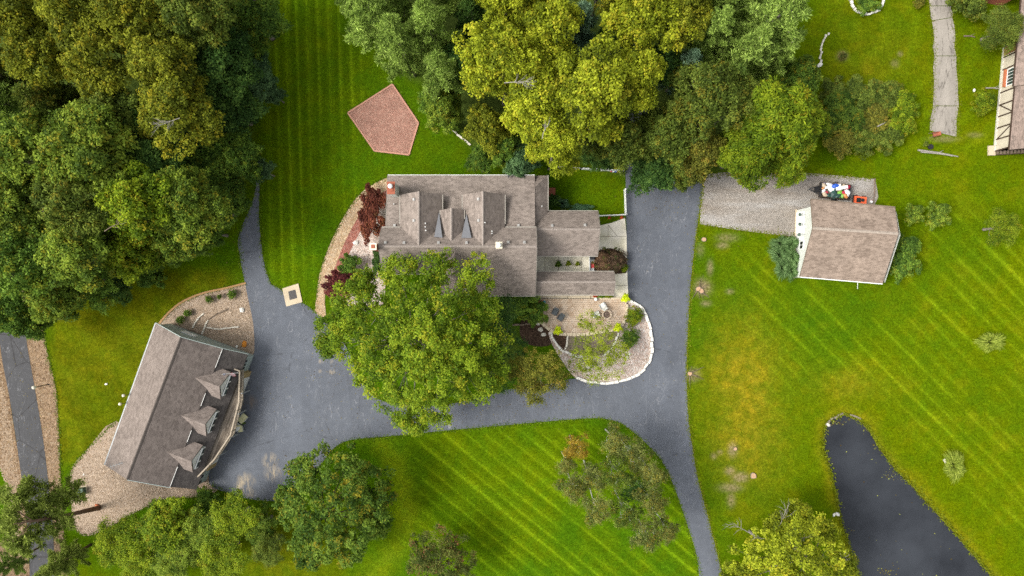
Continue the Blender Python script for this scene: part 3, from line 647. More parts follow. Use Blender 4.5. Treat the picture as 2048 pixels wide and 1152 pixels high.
stuff_rocks('loose_stones', [(1264, 612), (1292, 645), (1300, 690), (1280, 738), (1230, 752), (1180, 750), (1240, 690)], 1200, plain('stone_pale', (0.62, 0.5, 0.43), .9, .15, .35, 3), .03, .085, 5)
stuff_rocks('loose_stones', [(722, 462), (750, 450), (755, 540), (700, 545), (698, 515)], 700, MAT['stone_pale'], .03, .085, 6)

def stone_row(name, pts_px, mat, label, cat, w=0.3, h=0.3, seg=0.75, seed=0, z=0.0, jitter=0.06, group=None):
    """a row of separate blocks following a line"""
    w2 = smooth_poly(px2(pts_px, z + h), False, 6); rs = random.Random(seed)
    root = empty(name, (w2[0].x, w2[0].y, z), 0, label, cat, group)
    d = [0]
    for a, b in zip(w2, w2[1:]): d.append(d[-1] + (b - a).length)
    def at(t):
        for i in range(len(w2) - 1):
            if t <= d[i + 1] + 1e-9: return w2[i].lerp(w2[i + 1], (t - d[i]) / max(d[i + 1] - d[i], 1e-9))
        return w2[-1]
    t = 0; off = Vector((w2[0].x, w2[0].y, 0))
    while t < d[-1] - 0.12:
        L = min(seg * rs.uniform(.6, 1.3), d[-1] - t); a, b = at(t + .015), at(t + L - .015); hh = h * rs.uniform(.85, 1.1); ww = w * rs.uniform(.85, 1.15)
        n_ = Vector((-(b - a).y, (b - a).x)).normalized() * rs.uniform(-jitter, jitter)
        q = [a + n_, b + n_]; dv = (b - a).normalized(); nv = Vector((-dv.y, dv.x)) * ww / 2
        j = lambda: Vector((rs.uniform(-.03, .03), rs.uniform(-.03, .03)))
        quad = [q[0] - nv + j(), q[1] - nv + j(), q[1] + nv + j(), q[0] + nv + j()]
        top = [(x.lerp((q[0] + q[1]) / 2, 0.08)) for x in quad]
        m = MB(); m.add([(*(x - off.to_2d()), -0.1) for x in quad] + [(*(x - off.to_2d()), hh * .8) for x in quad] + [(*(x - off.to_2d()), hh) for x in top],
                        [(3, 2, 1, 0), (8, 9, 10, 11)] + [(i + k * 4, (i + 1) % 4 + k * 4, (i + 1) % 4 + 4 + k * 4, i + 4 + k * 4) for k in (0, 1) for i in range(4)])
        m.build('stone', mat, root); t += L
    return root
# ------------------------------------------------------------------ building kit
def roof_plane(root, name, pts, mat, th=0.16):
    return MB().slab(pts, th).build(name, mat, root)
def strip(root, name, a, b, w, h, mat): return MB().beam(a, b, w, h).build(name, mat, root)
def ridge(root, a, b, mat=None, w=0.24):
    """a saddle of cap shingles along a ridge"""
    a, b = Vector(a), Vector(b); d = (b - a).normalized(); s_ = Vector((-d.y, d.x, 0)).normalized() * w / 2
    m = MB(); dn = Vector((0, 0, -w * .36)); up = Vector((0, 0, .05))
    m.add([a + s_ + dn + up, a + up, a - s_ + dn + up, b + s_ + dn + up, b + up, b - s_ + dn + up], [(0, 1, 4, 3), (1, 2, 5, 4), (0, 3, 5, 2), (0, 2, 1), (3, 4, 5)])
    return m.build('ridge_cap', mat or MAT['ridge_cap'], root)
def gutter(root, a, b, mat=None, w=0.09): return strip(root, 'gutter', a, b, w, 0.12, mat or MAT['trim_white'])

def bvh_of(objs):
    V, F = [], []
    for o in objs:
        b = len(V); M = o.matrix_world if o.parent is None else (Matrix.Translation(o.parent.location) @ o.parent.rotation_euler.to_matrix().to_4x4() @ Matrix.Translation(o.location))
        V += [M @ v.co for v in o.data.vertices]; F += [[b + i for i in p.vertices] for p in o.data.polygons]
    return BVHTree.FromPolygons(V, F)
def on_surface(bvh, px, py):
    d = (P(px, py) - Vector((0, 0, CAM_H))).normalized(); h = bvh.ray_cast(Vector((0, 0, CAM_H)), d); return (h[0], h[1]) if h[0] else (P(px, py, 5), Vector((0, 0, 1)))
VENT = MB().box((0, 0, .07), (.34, .34, .14)).box((0, 0, .17), (.26, .26, .06)).mesh('roof_vent')
PIPE = MB().tube([(0, 0, -.1), (0, 0, .32)], .055, 8).mesh('vent_pipe')
def vents(root, bvh, pts, me=VENT, name='roof_vent', mat=None, sc=1.0):
    for (x, y) in pts:
        p, n = on_surface(bvh, x, y); o = link(name, me, mat or MAT['vent_grey'], root); o.location = p - root.location
        if name == 'roof_vent': o.rotation_euler = n.to_track_quat('Z', 'Y').to_euler()
        o.scale = (sc, sc, sc)

# ------------------------------------------------------------------ the main house
H0 = Vector((-5.5, 5.0, 0))
house = empty('main_house', H0, 0, 'large house with brown shingle roofs, two big rear gables and several chimneys', 'house')
def hp(x, y, z): return Vector((x, y, z)) - H0
SH = MAT['shingle_brown']; RO = []
def hroof(name, pts, mat=SH, th=0.16):
    o = roof_plane(house, name, [hp(*p) for p in pts], mat, th); RO.append(o); return o
# walls
w = MB()
w.prism([hp(-13.6, 6.2, 0).to_2d(), hp(2.3, 6.2, 0).to_2d(), hp(2.3, -0.4, 0).to_2d(), hp(-7.6, -0.4, 0).to_2d(), hp(-7.6, 1.9, 0).to_2d(), hp(-13.6, 1.9, 0).to_2d()], 0, 3.7)
w.build('wall', MAT['siding_mint'], house)
def gable_wall(pts3, name='wall', mat=None):
    MB().poly([hp(*p) for p in pts3]).build(name, mat or MAT['siding_mint'], house)
MB().prism([hp(-13.6, 6.2, 0).to_2d(), hp(2.3, 6.2, 0).to_2d(), hp(2.3, 3.0, 0).to_2d(), hp(-13.6, 3.0, 0).to_2d()], 3.69, 6.3).build('wall', MAT['siding_mint'], house)
MB().prism([hp(-13.55, 12.0, 0).to_2d(), hp(2.3, 12.0, 0).to_2d(), hp(2.3, 6.1, 0).to_2d(), hp(-13.55, 6.1, 0).to_2d()], 0, 4.75).build('wall', MAT['siding_mint'], house)
for X in (-13.62, 2.32): gable_wall([(X, 6.3, 3.6), (X, 6.3, 6.5), (X, 4.35, 8.25), (X, 1.9, 6.1), (X, 1.9, 3.6)], 'gable_wall')
gable_wall([(2.31, 12.0, 3.5), (2.31, 12.0, 4.8), (2.31, 6.2, 6.0), (2.31, 6.2, 3.5)], 'gable_wall'); gable_wall([(-13.58, 12.0, 3.5), (-13.58, 12.0, 4.8), (-13.58, 6.2, 6.0), (-13.58, 6.2, 3.5)], 'gable_wall')
# main roof
hroof('roof', [(-14.0, 4.35, 8.5), (2.6, 4.35, 8.5), (2.6, 6.5, 6.6), (-14.0, 6.5, 6.6)])
hroof('roof', [(-14.0, 4.35, 8.5), (-14.0, 1.57, 6.05), (-7.9, 1.57, 6.05), (-7.9, -0.83, 3.93), (2.6, -0.83, 3.93), (2.6, 4.35, 8.5)])
# rear roof and the lean-to at its corner
hroof('rear_roof', [(-13.65, 6.55, 6.2), (2.5, 6.55, 6.2), (2.5, 12.36, 5.0), (-13.65, 12.36, 5.0)])
hroof('side_roof', [(2.55, 6.6, 5.5), (2.55, 11.1, 5.5), (3.95, 12.45, 4.4), (3.95, 6.6, 4.4)])
hroof('side_roof', [(2.55, 11.1, 5.5), (1.2, 12.45, 4.4), (3.95, 12.45, 4.4)])
MB().prism([hp(2.2, 6.3, 0).to_2d(), hp(3.65, 6.3, 0).to_2d(), hp(3.65, 12.1, 0).to_2d(), hp(2.2, 12.1, 0).to_2d()], 0, 4.35).build('wall', MAT['siding_mint'], house)
# two large rear gables and the small one between
for cx, hw, zr, ze, yn in ((-9.79, 2.27, 8.38, 6.42, 10.15), (-3.05, 2.27, 8.38, 6.42, 10.15), (-6.40, 1.27, 7.95, 6.85, 8.45)):
    hroof('dormer_roof', [(cx, 4.2, zr), (cx, yn, zr), (cx - hw, yn - .1, ze), (cx - hw, 4.2, ze)])
    hroof('dormer_roof', [(cx, 4.2, zr), (cx, yn, zr), (cx + hw, yn - .1, ze), (cx + hw, 4.2, ze)])
    MB().prism([hp(cx - hw + .25, yn - .35, 0).to_2d(), hp(cx + hw - .25, yn - .35, 0).to_2d(), hp(cx + hw - .25, 5.5, 0).to_2d(), hp(cx - hw + .25, 5.5, 0).to_2d()], 5.2, ze + .05).build('dormer_wall', MAT['siding_mint'], house)
    gable_wall([(cx - hw + .25, yn - .35, ze), (cx + hw - .25, yn - .35, ze), (cx, yn - .35, zr - .2)], 'gable_wall')
    ridge(house, hp(cx, 4.4, zr), hp(cx, yn, zr))
    for s_ in (-1, 1): gutter(house, hp(cx + s_ * (hw + .05), yn - .1, ze - .05), hp(cx + s_ * (hw + .05), 6.9 if hw > 2 else 7.4, ze - .05), MAT['gutter_tan'], .09)
# small front gable
hroof('dormer_roof', [(-6.0, 4.0, 8.05), (-6.0, 1.2, 8.05), (-7.4, 1.2, 6.75), (-7.4, 4.0, 6.75)])
hroof('dormer_roof', [(-6.0, 4.0, 8.05), (-6.0, 1.2, 8.05), (-4.6, 1.2, 6.75), (-4.6, 4.0, 6.75)])
gable_wall([(-7.2, 1.4, 5.6), (-4.8, 1.4, 5.6), (-4.8, 1.4, 6.8), (-6.0, 1.4, 7.9), (-7.2, 1.4, 6.8)], 'gable_wall')
# grey crickets between the gables
bv = bvh_of(RO)
for (t, l_, r_) in (((878.5, 424), (868.5, 474), (885, 475.5)), ((933, 428), (923, 476), (943, 476))):
    pts = []
    for q in (t, l_, r_): p, n = on_surface(bv, *q); pts.append(p + Vector((0, 0, .16)) - H0)
    MB().slab(pts, 0.22).build('cricket', MAT['flash_grey'], house)
# wings
def wing(x0, x1, yr, zr, yn, zn, ys_, zs, wallh, name):
    hroof(name, [(x0, yr, zr), (x1, yr, zr), (x1, yn, zn), (x0, yn, zn)]); hroof(name, [(x0, yr, zr), (x1, yr, zr), (x1, ys_, zs), (x0, ys_, zs)])
    MB().prism([hp(x0, yn - .35, 0).to_2d(), hp(x1 - .35, yn - .35, 0).to_2d(), hp(x1 - .35, ys_ + .35, 0).to_2d(), hp(x0, ys_ + .35, 0).to_2d()], 0, wallh).build('wall', MAT['siding_mint'], house)
    gable_wall([(x1 - .345, yn - .35, wallh - .1), (x1 - .345, ys_ + .35, wallh - .1), (x1 - .345, yr, zr - .25)], 'gable_wall')
    ridge(house, hp(x0, yr, zr), hp(x1, yr, zr)); gutter(house, hp(x0, yn + .06, zn - .04), hp(x1, yn + .06, zn - .04), MAT['gutter_tan'], .07); gutter(house, hp(x0, ys_ - .06, zs - .04), hp(x1, ys_ - .06, zs - .04), MAT['gutter_tan'])
wing(2.5, 9.55, 6.38, 6.0, 8.52, 4.2, 3.6, 3.85, 3.8, 'wing_roof'); wing(2.5, 11.48, 0.67, 4.25, 1.83, 3.12, -0.74, 3.1, 2.95, 'wing_roof')
ridge(house, hp(-14.0, 4.35, 8.5), hp(2.6, 4.35, 8.5))
gutter(house, hp(-13.65, 12.42, 4.95), hp(2.5, 12.42, 4.95), None, .07); gutter(house, hp(4.0, 12.5, 4.36), hp(4.0, 8.6, 4.36), MAT['gutter_tan'])
gutter(house, hp(-14.0, 6.56, 6.55), hp(-12.0, 6.56, 6.55), MAT['gutter_tan'], .1); gutter(house, hp(-.7, 6.56, 6.55), hp(2.6, 6.56, 6.55), MAT['gutter_tan'], .1)
gutter(house, hp(-7.9, -.9, 3.88), hp(2.6, -.9, 3.88), MAT['gutter_tan']); gutter(house, hp(-14.0, 1.5, 6.0), hp(-7.9, 1.5, 6.0), MAT['gutter_tan'])
for X, ya, za, yb, zb in ((-14.03, 4.35, 8.5, 6.5, 6.6), (-14.03, 4.35, 8.5, 1.57, 6.05), (2.63, 4.35, 8.5, -.83, 3.93), (2.63, 4.35, 8.5, 6.5, 6.6), (9.58, 6.38, 6, 8.52, 4.2), (9.58, 6.38, 6, 3.6, 3.85), (11.51, .67, 4.25, 1.83, 3.12), (11.51, .67, 4.25, -.74, 3.1), (-13.68, 6.6, 6.2, 12.36, 5.0)):
    strip(house, 'rake_board', hp(X, ya, za - .08), hp(X, yb, zb - .08), .03, .16, MAT['gutter_tan'])
bv = bvh_of(RO)
c2 = lambda L: [(700 + x / 3.388, 320 + y / 3.388) for x, y in L]
vents(house, bv, c2([(437, 267), (437, 410), (303, 445), (873, 265), (875, 410), (1142, 445), (240, 563), (367, 563), (600, 563), (790, 563), (1072, 560), (1182, 560), (1370, 447), (1592, 443), (550, 675)]), sc=0.85)
vents(house, bv, c2([(512, 430), (512, 455), (515, 478), (915, 425), (962, 484), (962, 498), (300, 300), (1300, 315)]), PIPE, 'vent_pipe', MAT['white_paint'])
# chimneys
def chimney(c, size, z0, z1, body, capmat, top, potmat=None):
    ch = MB().box(hp(c[0], c[1], (z0 + z1) / 2), (size[0], size[1], z1 - z0)).build('chimney', body, house)
    MB().box(hp(c[0], c[1], z1 + .06), (size[0] + .12, size[1] + .12, .12)).build('cap', capmat, ch)
    MB().box(hp(c[0], c[1], z1 + .15), (size[0] * .62, size[1] * .62, .07)).build('crown', top, ch); return ch
ch = chimney((-12.7, 10.5), (.72, 1.2), 4.9, 8.3, MAT['siding_white'], MAT['brick_red'], MAT['brick_red'])
MB().lathe([(.2, 0), (.2, .25), (.27, .28), (.24, .4), (.05, .48)], hp(-12.72, 10.65, 8.4), 12).build('flue_cap', MAT['white_paint'], ch, smooth=True)
chimney((-14.4, 4.3), (.62, .62), 0, 9.2, MAT['brick_red'], MAT['cream'], MAT['brick_red'])
ch = chimney((-1.35, 4.45), (.58, .58), 7.9, 9.0, MAT['cream'], MAT['cream'], MAT['vent_grey'])
MB().lathe([(.16, 0), (.16, .22), (.24, .25), (.2, .36), (.03, .4)], hp(-1.35, 4.45, 9.15), 12).build('flue_cap', MAT['white_paint'], ch, smooth=True)
# windows and doors that only other viewpoints see
def window(root, c, w_, h_, axis_, mat=None, bars=1, frame=None):
    """a framed window on a wall; axis_ is the outward direction in the root's frame"""
    n = Vector(axis_).normalized(); t = Vector((0, 0, 1)).cross(n); M = Matrix((t, n, Vector((0, 0, 1)))).transposed(); fm = frame or MAT['white_paint']
    g = MB().box(Vector(c) + n * .02, (w_, .05, h_), M=M).build('window', mat or MAT['window_glass'], root)
    f = MB()
    for s_ in (-1, 1):
        f.box(Vector(c) + n * .045 + t * s_ * w_ / 2, (.09, .09, h_ + .09), M=M); f.box(Vector(c) + n * .045 + Vector((0, 0, s_ * h_ / 2)), (w_ - .09, .09, .09), M=M)
    for i in range(bars): f.box(Vector(c) + n * .04 + t * (w_ * ((i + 1) / (bars + 1) - .5)), (.05, .07, h_ - .09), M=M)
    f.build('frame', fm, g); return g
for x in (-6.5, -3.5, -.5): window(house, hp(x, -.4, 1.7), 1.3, 1.4, (0, -1, 0))
for x in (-12.2, -9.2): window(house, hp(x, 1.9, 1.8), 1.2, 1.4, (0, -1, 0)); window(house, hp(x, 1.9 + 1.1, 4.9), 1.0, 1.0, (0, -1, 0))
window(house, hp(-6.0, 1.4, 6.5), .9, .9, (0, -1, 0)); window(house, hp(9.2, 6.2, 1.8), 1.2, 1.2, (1, 0, 0)); window(house, hp(11.13, .55, 1.5), 1.0, 1.1, (1, 0, 0))
for x in (5.0, 7.5): window(house, hp(x, 3.95, 1.7), 1.4, 1.2, (0, -1, 0))
for y in (2.7, 5.0): window(house, hp(-13.6, y, 2.0), 1.0, 1.3, (-1, 0, 0))
for y in (8.2, 10.4): window(house, hp(-13.55, y, 1.9), 1.0, 1.3, (-1, 0, 0))
MB().box(hp(-1.9, -.43, 1.05), (1.0, .06, 2.1)).build('door', MAT['door_dark'], house)
# satellite dish on the rear eave
p, n = on_surface(bv, 1016, 352); ds = empty('satellite_dish', p, 0, 'small grey satellite dish on the rear roof eave', 'dish')
MB().lathe([(.02, 0), (.16, .03), (.3, .1), (.31, .11), (.16, .05), (.02, .02)], (0, 0, 0), 14).build('reflector', MAT['grey_metal'], ds, smooth=True)
ds.children[0].rotation_euler = (R(75), 0, R(70)); ds.children[0].location = (0, 0, .45)
MB().tube([(0, 0, -.05), (0, 0, .45)], .03, 6).build('mast', MAT['grey_metal'], ds); MB().tube([(0, 0, .35), (-.3, .12, .5)], .02, 5).build('arm', MAT['grey_metal'], ds)

# ------------------------------------------------------------------ garage with the bowed deck
g0 = P(361.6, 676, 6.4); g1 = P(254, 959, 6.4); GU = (g1 - g0).to_2d().normalized(); grot = math.atan2(GU.y, GU.x)
G0 = Vector((g0.x, g0.y, 0)); GL = (g1 - g0).length
garage = empty('garage', G0, grot, 'grey-green garage with brown roof, three pointed dormers and an upstairs deck', 'garage')
# garage frame: x runs along the ridge away from the photo's top, y runs to the right of the photo
def GA(u, v, z): return Vector((u, v, z))
GR = []
def groof(name, pts, mat, th=0.16):
    o = roof_plane(garage, name, [GA(*p) for p in pts], mat, th); GR.append(o); return o
SG = MAT['shingle_garage']
groof('roof', [(-.05, 0, 6.4), (GL, 0, 6.4), (GL + 1.0, -4.45, 2.85), (.3, -4.75, 2.85)], SG)
groof('roof', [(-.05, 0, 6.4), (GL, 0, 6.4), (GL, 3.9, 4.5), (-.05, 3.9, 4.5)], MAT['shingle_garage_east'])
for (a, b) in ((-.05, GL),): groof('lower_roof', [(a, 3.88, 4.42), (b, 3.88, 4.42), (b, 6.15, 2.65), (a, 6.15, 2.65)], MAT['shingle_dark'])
for a, b in ((-.05, 2.2), (5.2, 6.7), (9.6, 11.0), (13.9, GL)): strip(garage, 'flashing', GA(a, 3.92, 4.49), GA(b, 3.92, 4.49), .045, .04, MAT['trim_white'])
strip(garage, 'rake_board', GA(-.1, 0, 6.3), GA(.25, -4.75, 2.77), .06, .2, MAT['siding_green']); strip(garage, 'rake_board', GA(-.1, 0, 6.3), GA(-.1, 3.9, 4.4), .06, .2, MAT['siding_green']); strip(garage, 'rake_board', GA(-.1, 3.9, 4.33), GA(-.1, 6.15, 2.57), .06, .2, MAT['siding_green'])
strip(garage, 'rake_board', GA(GL + .05, 0, 6.3), GA(GL + .05, 3.9, 4.4), .06, .2, MAT['siding_green'])
ridge(garage, GA(-.05, 0, 6.4), GA(GL, 0, 6.4), MAT['ridge_dark'], .3)
gutter(garage, GA(.3, -4.8, 2.8), GA(GL + 1.0, -4.5, 2.8), MAT['grey_metal'], .12)
MB().prism([(.35, -4.4), (GL - .3, -4.4), (GL - .3, 6.0), (.35, 6.0)], 0, 2.62).build('wall', MAT['siding_green'], garage)
for X in (.34, GL - .29): MB().poly([(X, -4.4, 2.6), (X, 6.0, 2.6), (X, 3.8, 4.3), (X, 0, 6.2), (X, -4.4, 2.9)]).build('gable_wall', MAT['siding_green'], garage)
window(garage, GA(.33, -1.2, 1.9), 1.5, .9, (-1, 0, 0), MAT['white_paint'])
MB().box((8.2, 6.2, 1.02), (11.9, .42, 2.04)).build('front_wall', MAT['tan_wood'], garage)
for u in (4.2, 8.2, 12.2):
    d_ = MB().box((u, 6.43, .95), (2.6, .06, 1.88)).build('garage_door', MAT['white_paint'], garage)
    m = MB()
    for z in (.3, .75, 1.2, 1.62): m.box((u, 6.47, z), (2.5, .03, .4))
    m.build('panel', MAT['trim_white'], d_)
# the little oval lights in the end wall
for (u, v) in ((.9, 6.02), (1.35, 6.02), (1.75, 6.02)): MB().box((u, v, 1.9), (.26, .05, .5)).build('window', MAT['door_dark'], garage)
for (u, v) in ((15.0, 6.02), (15.7, 6.02)): MB().box((u, v, 1.9), (.3, .05, .5)).build('window', MAT['door_dark'], garage)
MB().box((GL - .1, 5.2, 1.0), (.5, .9, 2.0)).build('door', MAT['door_dark'], garage)
# dormers
for u in (3.78, 8.2, 12.5):
    hw = 1.62; zr, ze = 5.2, 3.95
    for s_ in (-1, 1):
        groof('dormer_roof', [(u, 2.2, zr), (u, 5.35, zr), (u + s_ * hw, 5.5, ze), (u + s_ * hw, 4.25, ze)], SG, .14)
    MB().poly([(u - 1.3, 5.5, 2.1), (u + 1.3, 5.5, 2.1), (u + 1.3, 5.5, 3.95), (u, 5.36, 4.98), (u - 1.3, 5.5, 3.95)]).build('dormer_wall', MAT['trim_white'], garage)
    for s_ in (-1, 1): MB().poly([(u + s_ * 1.3, 5.5, 2.1), (u + s_ * 1.3, 5.5, 3.95), (u + s_ * 1.3, 3.5, 3.95), (u + s_ * 1.3, 3.5, 2.3)]).build('dormer_wall', MAT['siding_green'], garage)
    for i, s_ in enumerate((-.82, 0, .82)):
        window(garage, GA(u + s_, 5.51, 3.05), .76, 1.5, (0, 1, 0), MAT['glass_teal'] if (u < 5 and i == 2) else MAT['window_glass'], 0)
# deck: bowed outline, boards along it, rail with balusters
DZ = 2.25
deck_out = smooth_poly([(1.9, 6.15), (5.2, 7.3), (9.0, 7.72), (12.2, 7.0), (14.7, 5.95)], False, 1)
deck = empty('deck', G0, grot, 'weathered upstairs wooden deck with bowed baluster rail in front of the dormers', 'deck')
def vout(u):
    for a, b in zip(deck_out, deck_out[1:]):
        if a.x <= u <= b.x: return a.y + (b.y - a.y) * (u - a.x) / (b.x - a.x)
    return 5.7
rs = random.Random(4)
bw_, v = .14, 5.5
while v < 7.66:
    us = [u for u in np.arange(1.9, 14.7, .05) if vout(u) > v + bw_ * .8]
    if us:
        u0, u1 = us[0], us[-1]; cuts = [u0] + sorted(rs.uniform(u0 + 1, u1 - 1) for _ in range(3 if u1 - u0 > 6 else 1)) + [u1]
        for a, b in zip(cuts, cuts[1:]):
            if b - a < .3: continue
            L = b - a; o = MB().box((0, 0, 0), (L - .012, bw_ - .014, .035)).build('board', MAT['deck_board'], deck); o.location = ((a + b) / 2, v + bw_ / 2, DZ + rs.uniform(-.006, .006))
    v += bw_
m = MB(); rim = [Vector((p.x, p.y, 0)) for p in deck_out]
for a, b in zip(rim, rim[1:]): m.beam(a + Vector((0, 0, DZ - .16)), b + Vector((0, 0, DZ - .16)), .06, .26)
m.build('rim_joist', MAT['rail_wood'], deck)
m = MB()
for a, b in zip(rim, rim[1:]): m.beam(a + Vector((0, 0, DZ + .98)), b + Vector((0, 0, DZ + .98)), .15, .05)
m.beam((1.9, 5.5, DZ + .98), (1.9, 6.15, DZ + .98), .15, .05); m.build('handrail', MAT['rail_wood'], deck)
m = MB()
for a, b in zip(rim, rim[1:]): m.beam(a + Vector((0, 0, DZ + .12)), b + Vector((0, 0, DZ + .12)), .06, .05)
m.build('bottom_rail', MAT['rail_wood'], deck)
bal = MB().box((0, 0, 0), (.045, .045, .86)).mesh('baluster')
u = 1.98
while u < 14.65:
    o = link('baluster', bal, MAT['rail_wood'], deck); o.location = (u, vout(u), DZ + .55); u += .155
post = MB().box((0, 0, 0), (.1, .1, 1.1)).mesh('rail_post')
for u in (1.9, 4.0, 6.2, 8.6, 11.0, 13.0, 14.65): o = link('rail_post', post, MAT['rail_wood'], deck); o.location = (u, vout(min(u, 14.69)), DZ + .5)
leg = MB().box((0, 0, 0), (.13, .13, 2.4)).mesh('post')
for u in (4.4, 6.7, 9.6, 12.0): o = link('post', leg, MAT['grey_metal'], deck); o.location = (u, vout(u) - .02, 1.2)
# flag on a slanting pole at the deck corner
fr = empty('flag', GA(0, 0, 0), 0, 'striped red, white and blue flag on a slanting pole at the deck corner', 'flag')
A, B = P(477, 745.5, 3.5), P(443, 748.5, 4.6); fr.location = A
MB().tube([(0, 0, 0), B - A], .022, 6).build('pole', MAT['white_paint'], fr)
d = (B - A); nx_, ny_ = 12, 8; V, Fq, UV = [], [], []
e1 = d.normalized(); e2 = Vector((0.1, -.55, -.8)).normalized()
for j in range(ny_ + 1):
    for i in range(nx_ + 1):
        t = i / nx_; q = A * 0 + d * .28 + e1 * (1.15 * t) + e2 * (.62 * j / ny_) + Vector((0, .07 * math.sin(t * 9 + j * .4), .05 * math.sin(t * 7 + 1)))
        V.append(q)
for j in range(ny_):
    for i in range(nx_): a = j * (nx_ + 1) + i; Fq.append((a, a + 1, a + nx_ + 2, a + nx_ + 1))
me = bpy.data.meshes.new('cloth'); me.from_pydata(V, [], Fq); uvl = me.uv_layers.new(name='UVMap')
for lp in me.loops: i = lp.vertex_index; uvl.data[lp.index].uv = (1 - (i % (nx_ + 1)) / nx_, 1 - (i // (nx_ + 1)) / ny_)
link('cloth', me, MAT['flag_cloth'], fr)
# roof fittings of the garage
bv = bvh_of(GR)
vents(garage, bv, [(256.6, 916.5), (248, 942)], PIPE, 'vent_pipe', MAT['white_paint'], 1.2)
p, n = on_surface(bv, 243, 925); an = empty('roof_antenna', p, .3, 'thin metal television antenna on the garage roof', 'antenna')
MB().tube([(0, 0, -.1), (0, 0, 1.0)], .025, 6).build('mast', MAT['grey_metal'], an)
MB().tube([(-.75, 0, .95), (.75, 0, .95)], .02, 5).build('boom', MAT['grey_metal'], an)
for i in range(5): x = -.65 + .32 * i; MB().tube([(x, -.35 + .04 * i, .95), (x, .35 - .04 * i, .95)], .014, 4).build('element', MAT['grey_metal'], an)
for i, (b_, t_) in enumerate((((258, 789), (247, 791)), ((251, 806), (240, 808)))):
    a = P(b_[0], b_[1], 2.6); b = P(t_[0], t_[1], 3.4)
    lo = empty('eave_lamp', a, 0, 'white round lamp on the garage eave, ' + ('upper of the pair' if i == 0 else 'lower of the pair'), 'lamp', 'lamps on the garage eave')
    MB().tube([(0, 0, 0), (b - a) * .6 + Vector((0, 0, .2)), b - a], .03, 6).build('arm', MAT['dark_metal'], lo); MB().lathe([(.03, -.13), (.15, -.08), (.18, .02), (.13, .13), (.03, .17)], b - a, 10).build('globe', MAT['lamp_globe'], lo, smooth=True)

# ------------------------------------------------------------------ barn, lower right slope longer
B0 = P(1690, 480); B0.z = 0
barn = empty('barn', B0, 0, 'white barn with lopsided pinkish-brown shingle roof beside the gravel parking', 'barn')
bp = lambda x, y, z: P(x, y, z) - B0
RBz, NEz, SEz = 5.3, 4.1, 2.35
rl, rr_ = bp(1626, 456, RBz), bp(1797, 467, RBz); nl, nr = bp(1622, 399.5, NEz), bp(1790, 415, NEz); sl, sr = bp(1600, 553, SEz), bp(1765, 567, SEz)
BR = [roof_plane(barn, 'roof', [rl, rr_, nr, nl], MAT['shingle_barn']), roof_plane(barn, 'roof', [rl, rr_, sr, sl], MAT['shingle_barn'])]
ridge(barn, rl, rr_, plain('ridge_barn', (0.34, 0.285, 0.235), .9, .15, .2, 5), .3)
gutter(barn, sl + Vector((0, -.06, -.04)), sr + Vector((0, -.06, -.04)), MAT['white_paint'], .09); gutter(barn, nl + Vector((0, .06, -.04)), nr + Vector((0, .06, -.04)), MAT['timber_old'], .1)
for a, b in ((rl, nl), (rl, sl), (rr_, nr), (rr_, sr)): strip(barn, 'rake_board', a - Vector((0, 0, .10)), b - Vector((0, 0, .10)), .035, .16, MAT['timber_old'])
bw4 = [bp(1593, 421, 0), bp(1589, 555, 0)]; ax = (rr_ - rl).to_2d().normalized(); Lb = (rr_ - rl).length - .7
wl = [(bw4[0].x, bw4[0].y), (bw4[1].x, bw4[1].y)]
dn = Vector((0, 0, -.12)); off = Vector((.55, 0, 0))
A_, C_ = Vector((*wl[0], 0)), Vector((*wl[1], 0)); axv = Vector((ax.x, ax.y, 0)); wid = (A_ - C_).length; per = (A_ - C_).normalized()
Lb = 9.4
def on_plane(q):
    """underside of the barn roof above a plan point"""
    for a, b, c in ((rl, rr_, nr), (rl, rr_, sr)):
        n = (b - a).cross(c - a); z = a.z - ((q.x - a.x) * n.x + (q.y - a.y) * n.y) / n.z
        yield z
def under(q): return min(on_plane(q)) - .17
rid = C_ + per * (wid * .58)
for base in (Vector((0, 0, 0)), axv * Lb):
    pts = [A_ + base, C_ + base]; top = [C_ + base, C_ + base + per * wid * .35, C_ + base + per * wid * .6, C_ + base + per * wid * .66, A_ + base]
    MB().poly([A_ + base, C_ + base] + [Vector((q.x, q.y, under(q))) for q in top]).build('gable_wall', MAT['siding_white'], barn)
for q in (A_, C_): MB().poly([q, q + axv * Lb, Vector((*(q + axv * Lb).to_2d(), under(q + axv * Lb))), Vector((*q.to_2d(), under(q)))]).build('wall', MAT['siding_white'], barn)
out = -axv
def face(x, z): return C_ + per * x + out * .0 + Vector((0, 0, z))
t_ = per
Mface = Matrix((t_, out, Vector((0, 0, 1)))).transposed()
gd = MB().box(face(wid * .80, 1.15) + out * .03, (2.6, .06, 2.2), M=Mface).build('garage_door', MAT['white_paint'], barn)
m = MB()
for z in (.4, .95, 1.5, 2.0): m.box(face(wid * .80, z) + out * .07, (2.4, .03, .45), M=Mface)
m.build('panel', MAT['white_paint'], gd)
gd = MB().box(face(wid * .605, 1.05) + out * .03, (.95, .06, 2.05), M=Mface).build('door', MAT['white_paint'], barn)
MB().box(face(wid * .64, 1.0) + out * .09, (.06, .06, .12), M=Mface).build('handle', MAT['dark_metal'], gd)
window(barn, face(wid * .47, 1.75), .9, 1.0, out, MAT['door_dark'], 1)
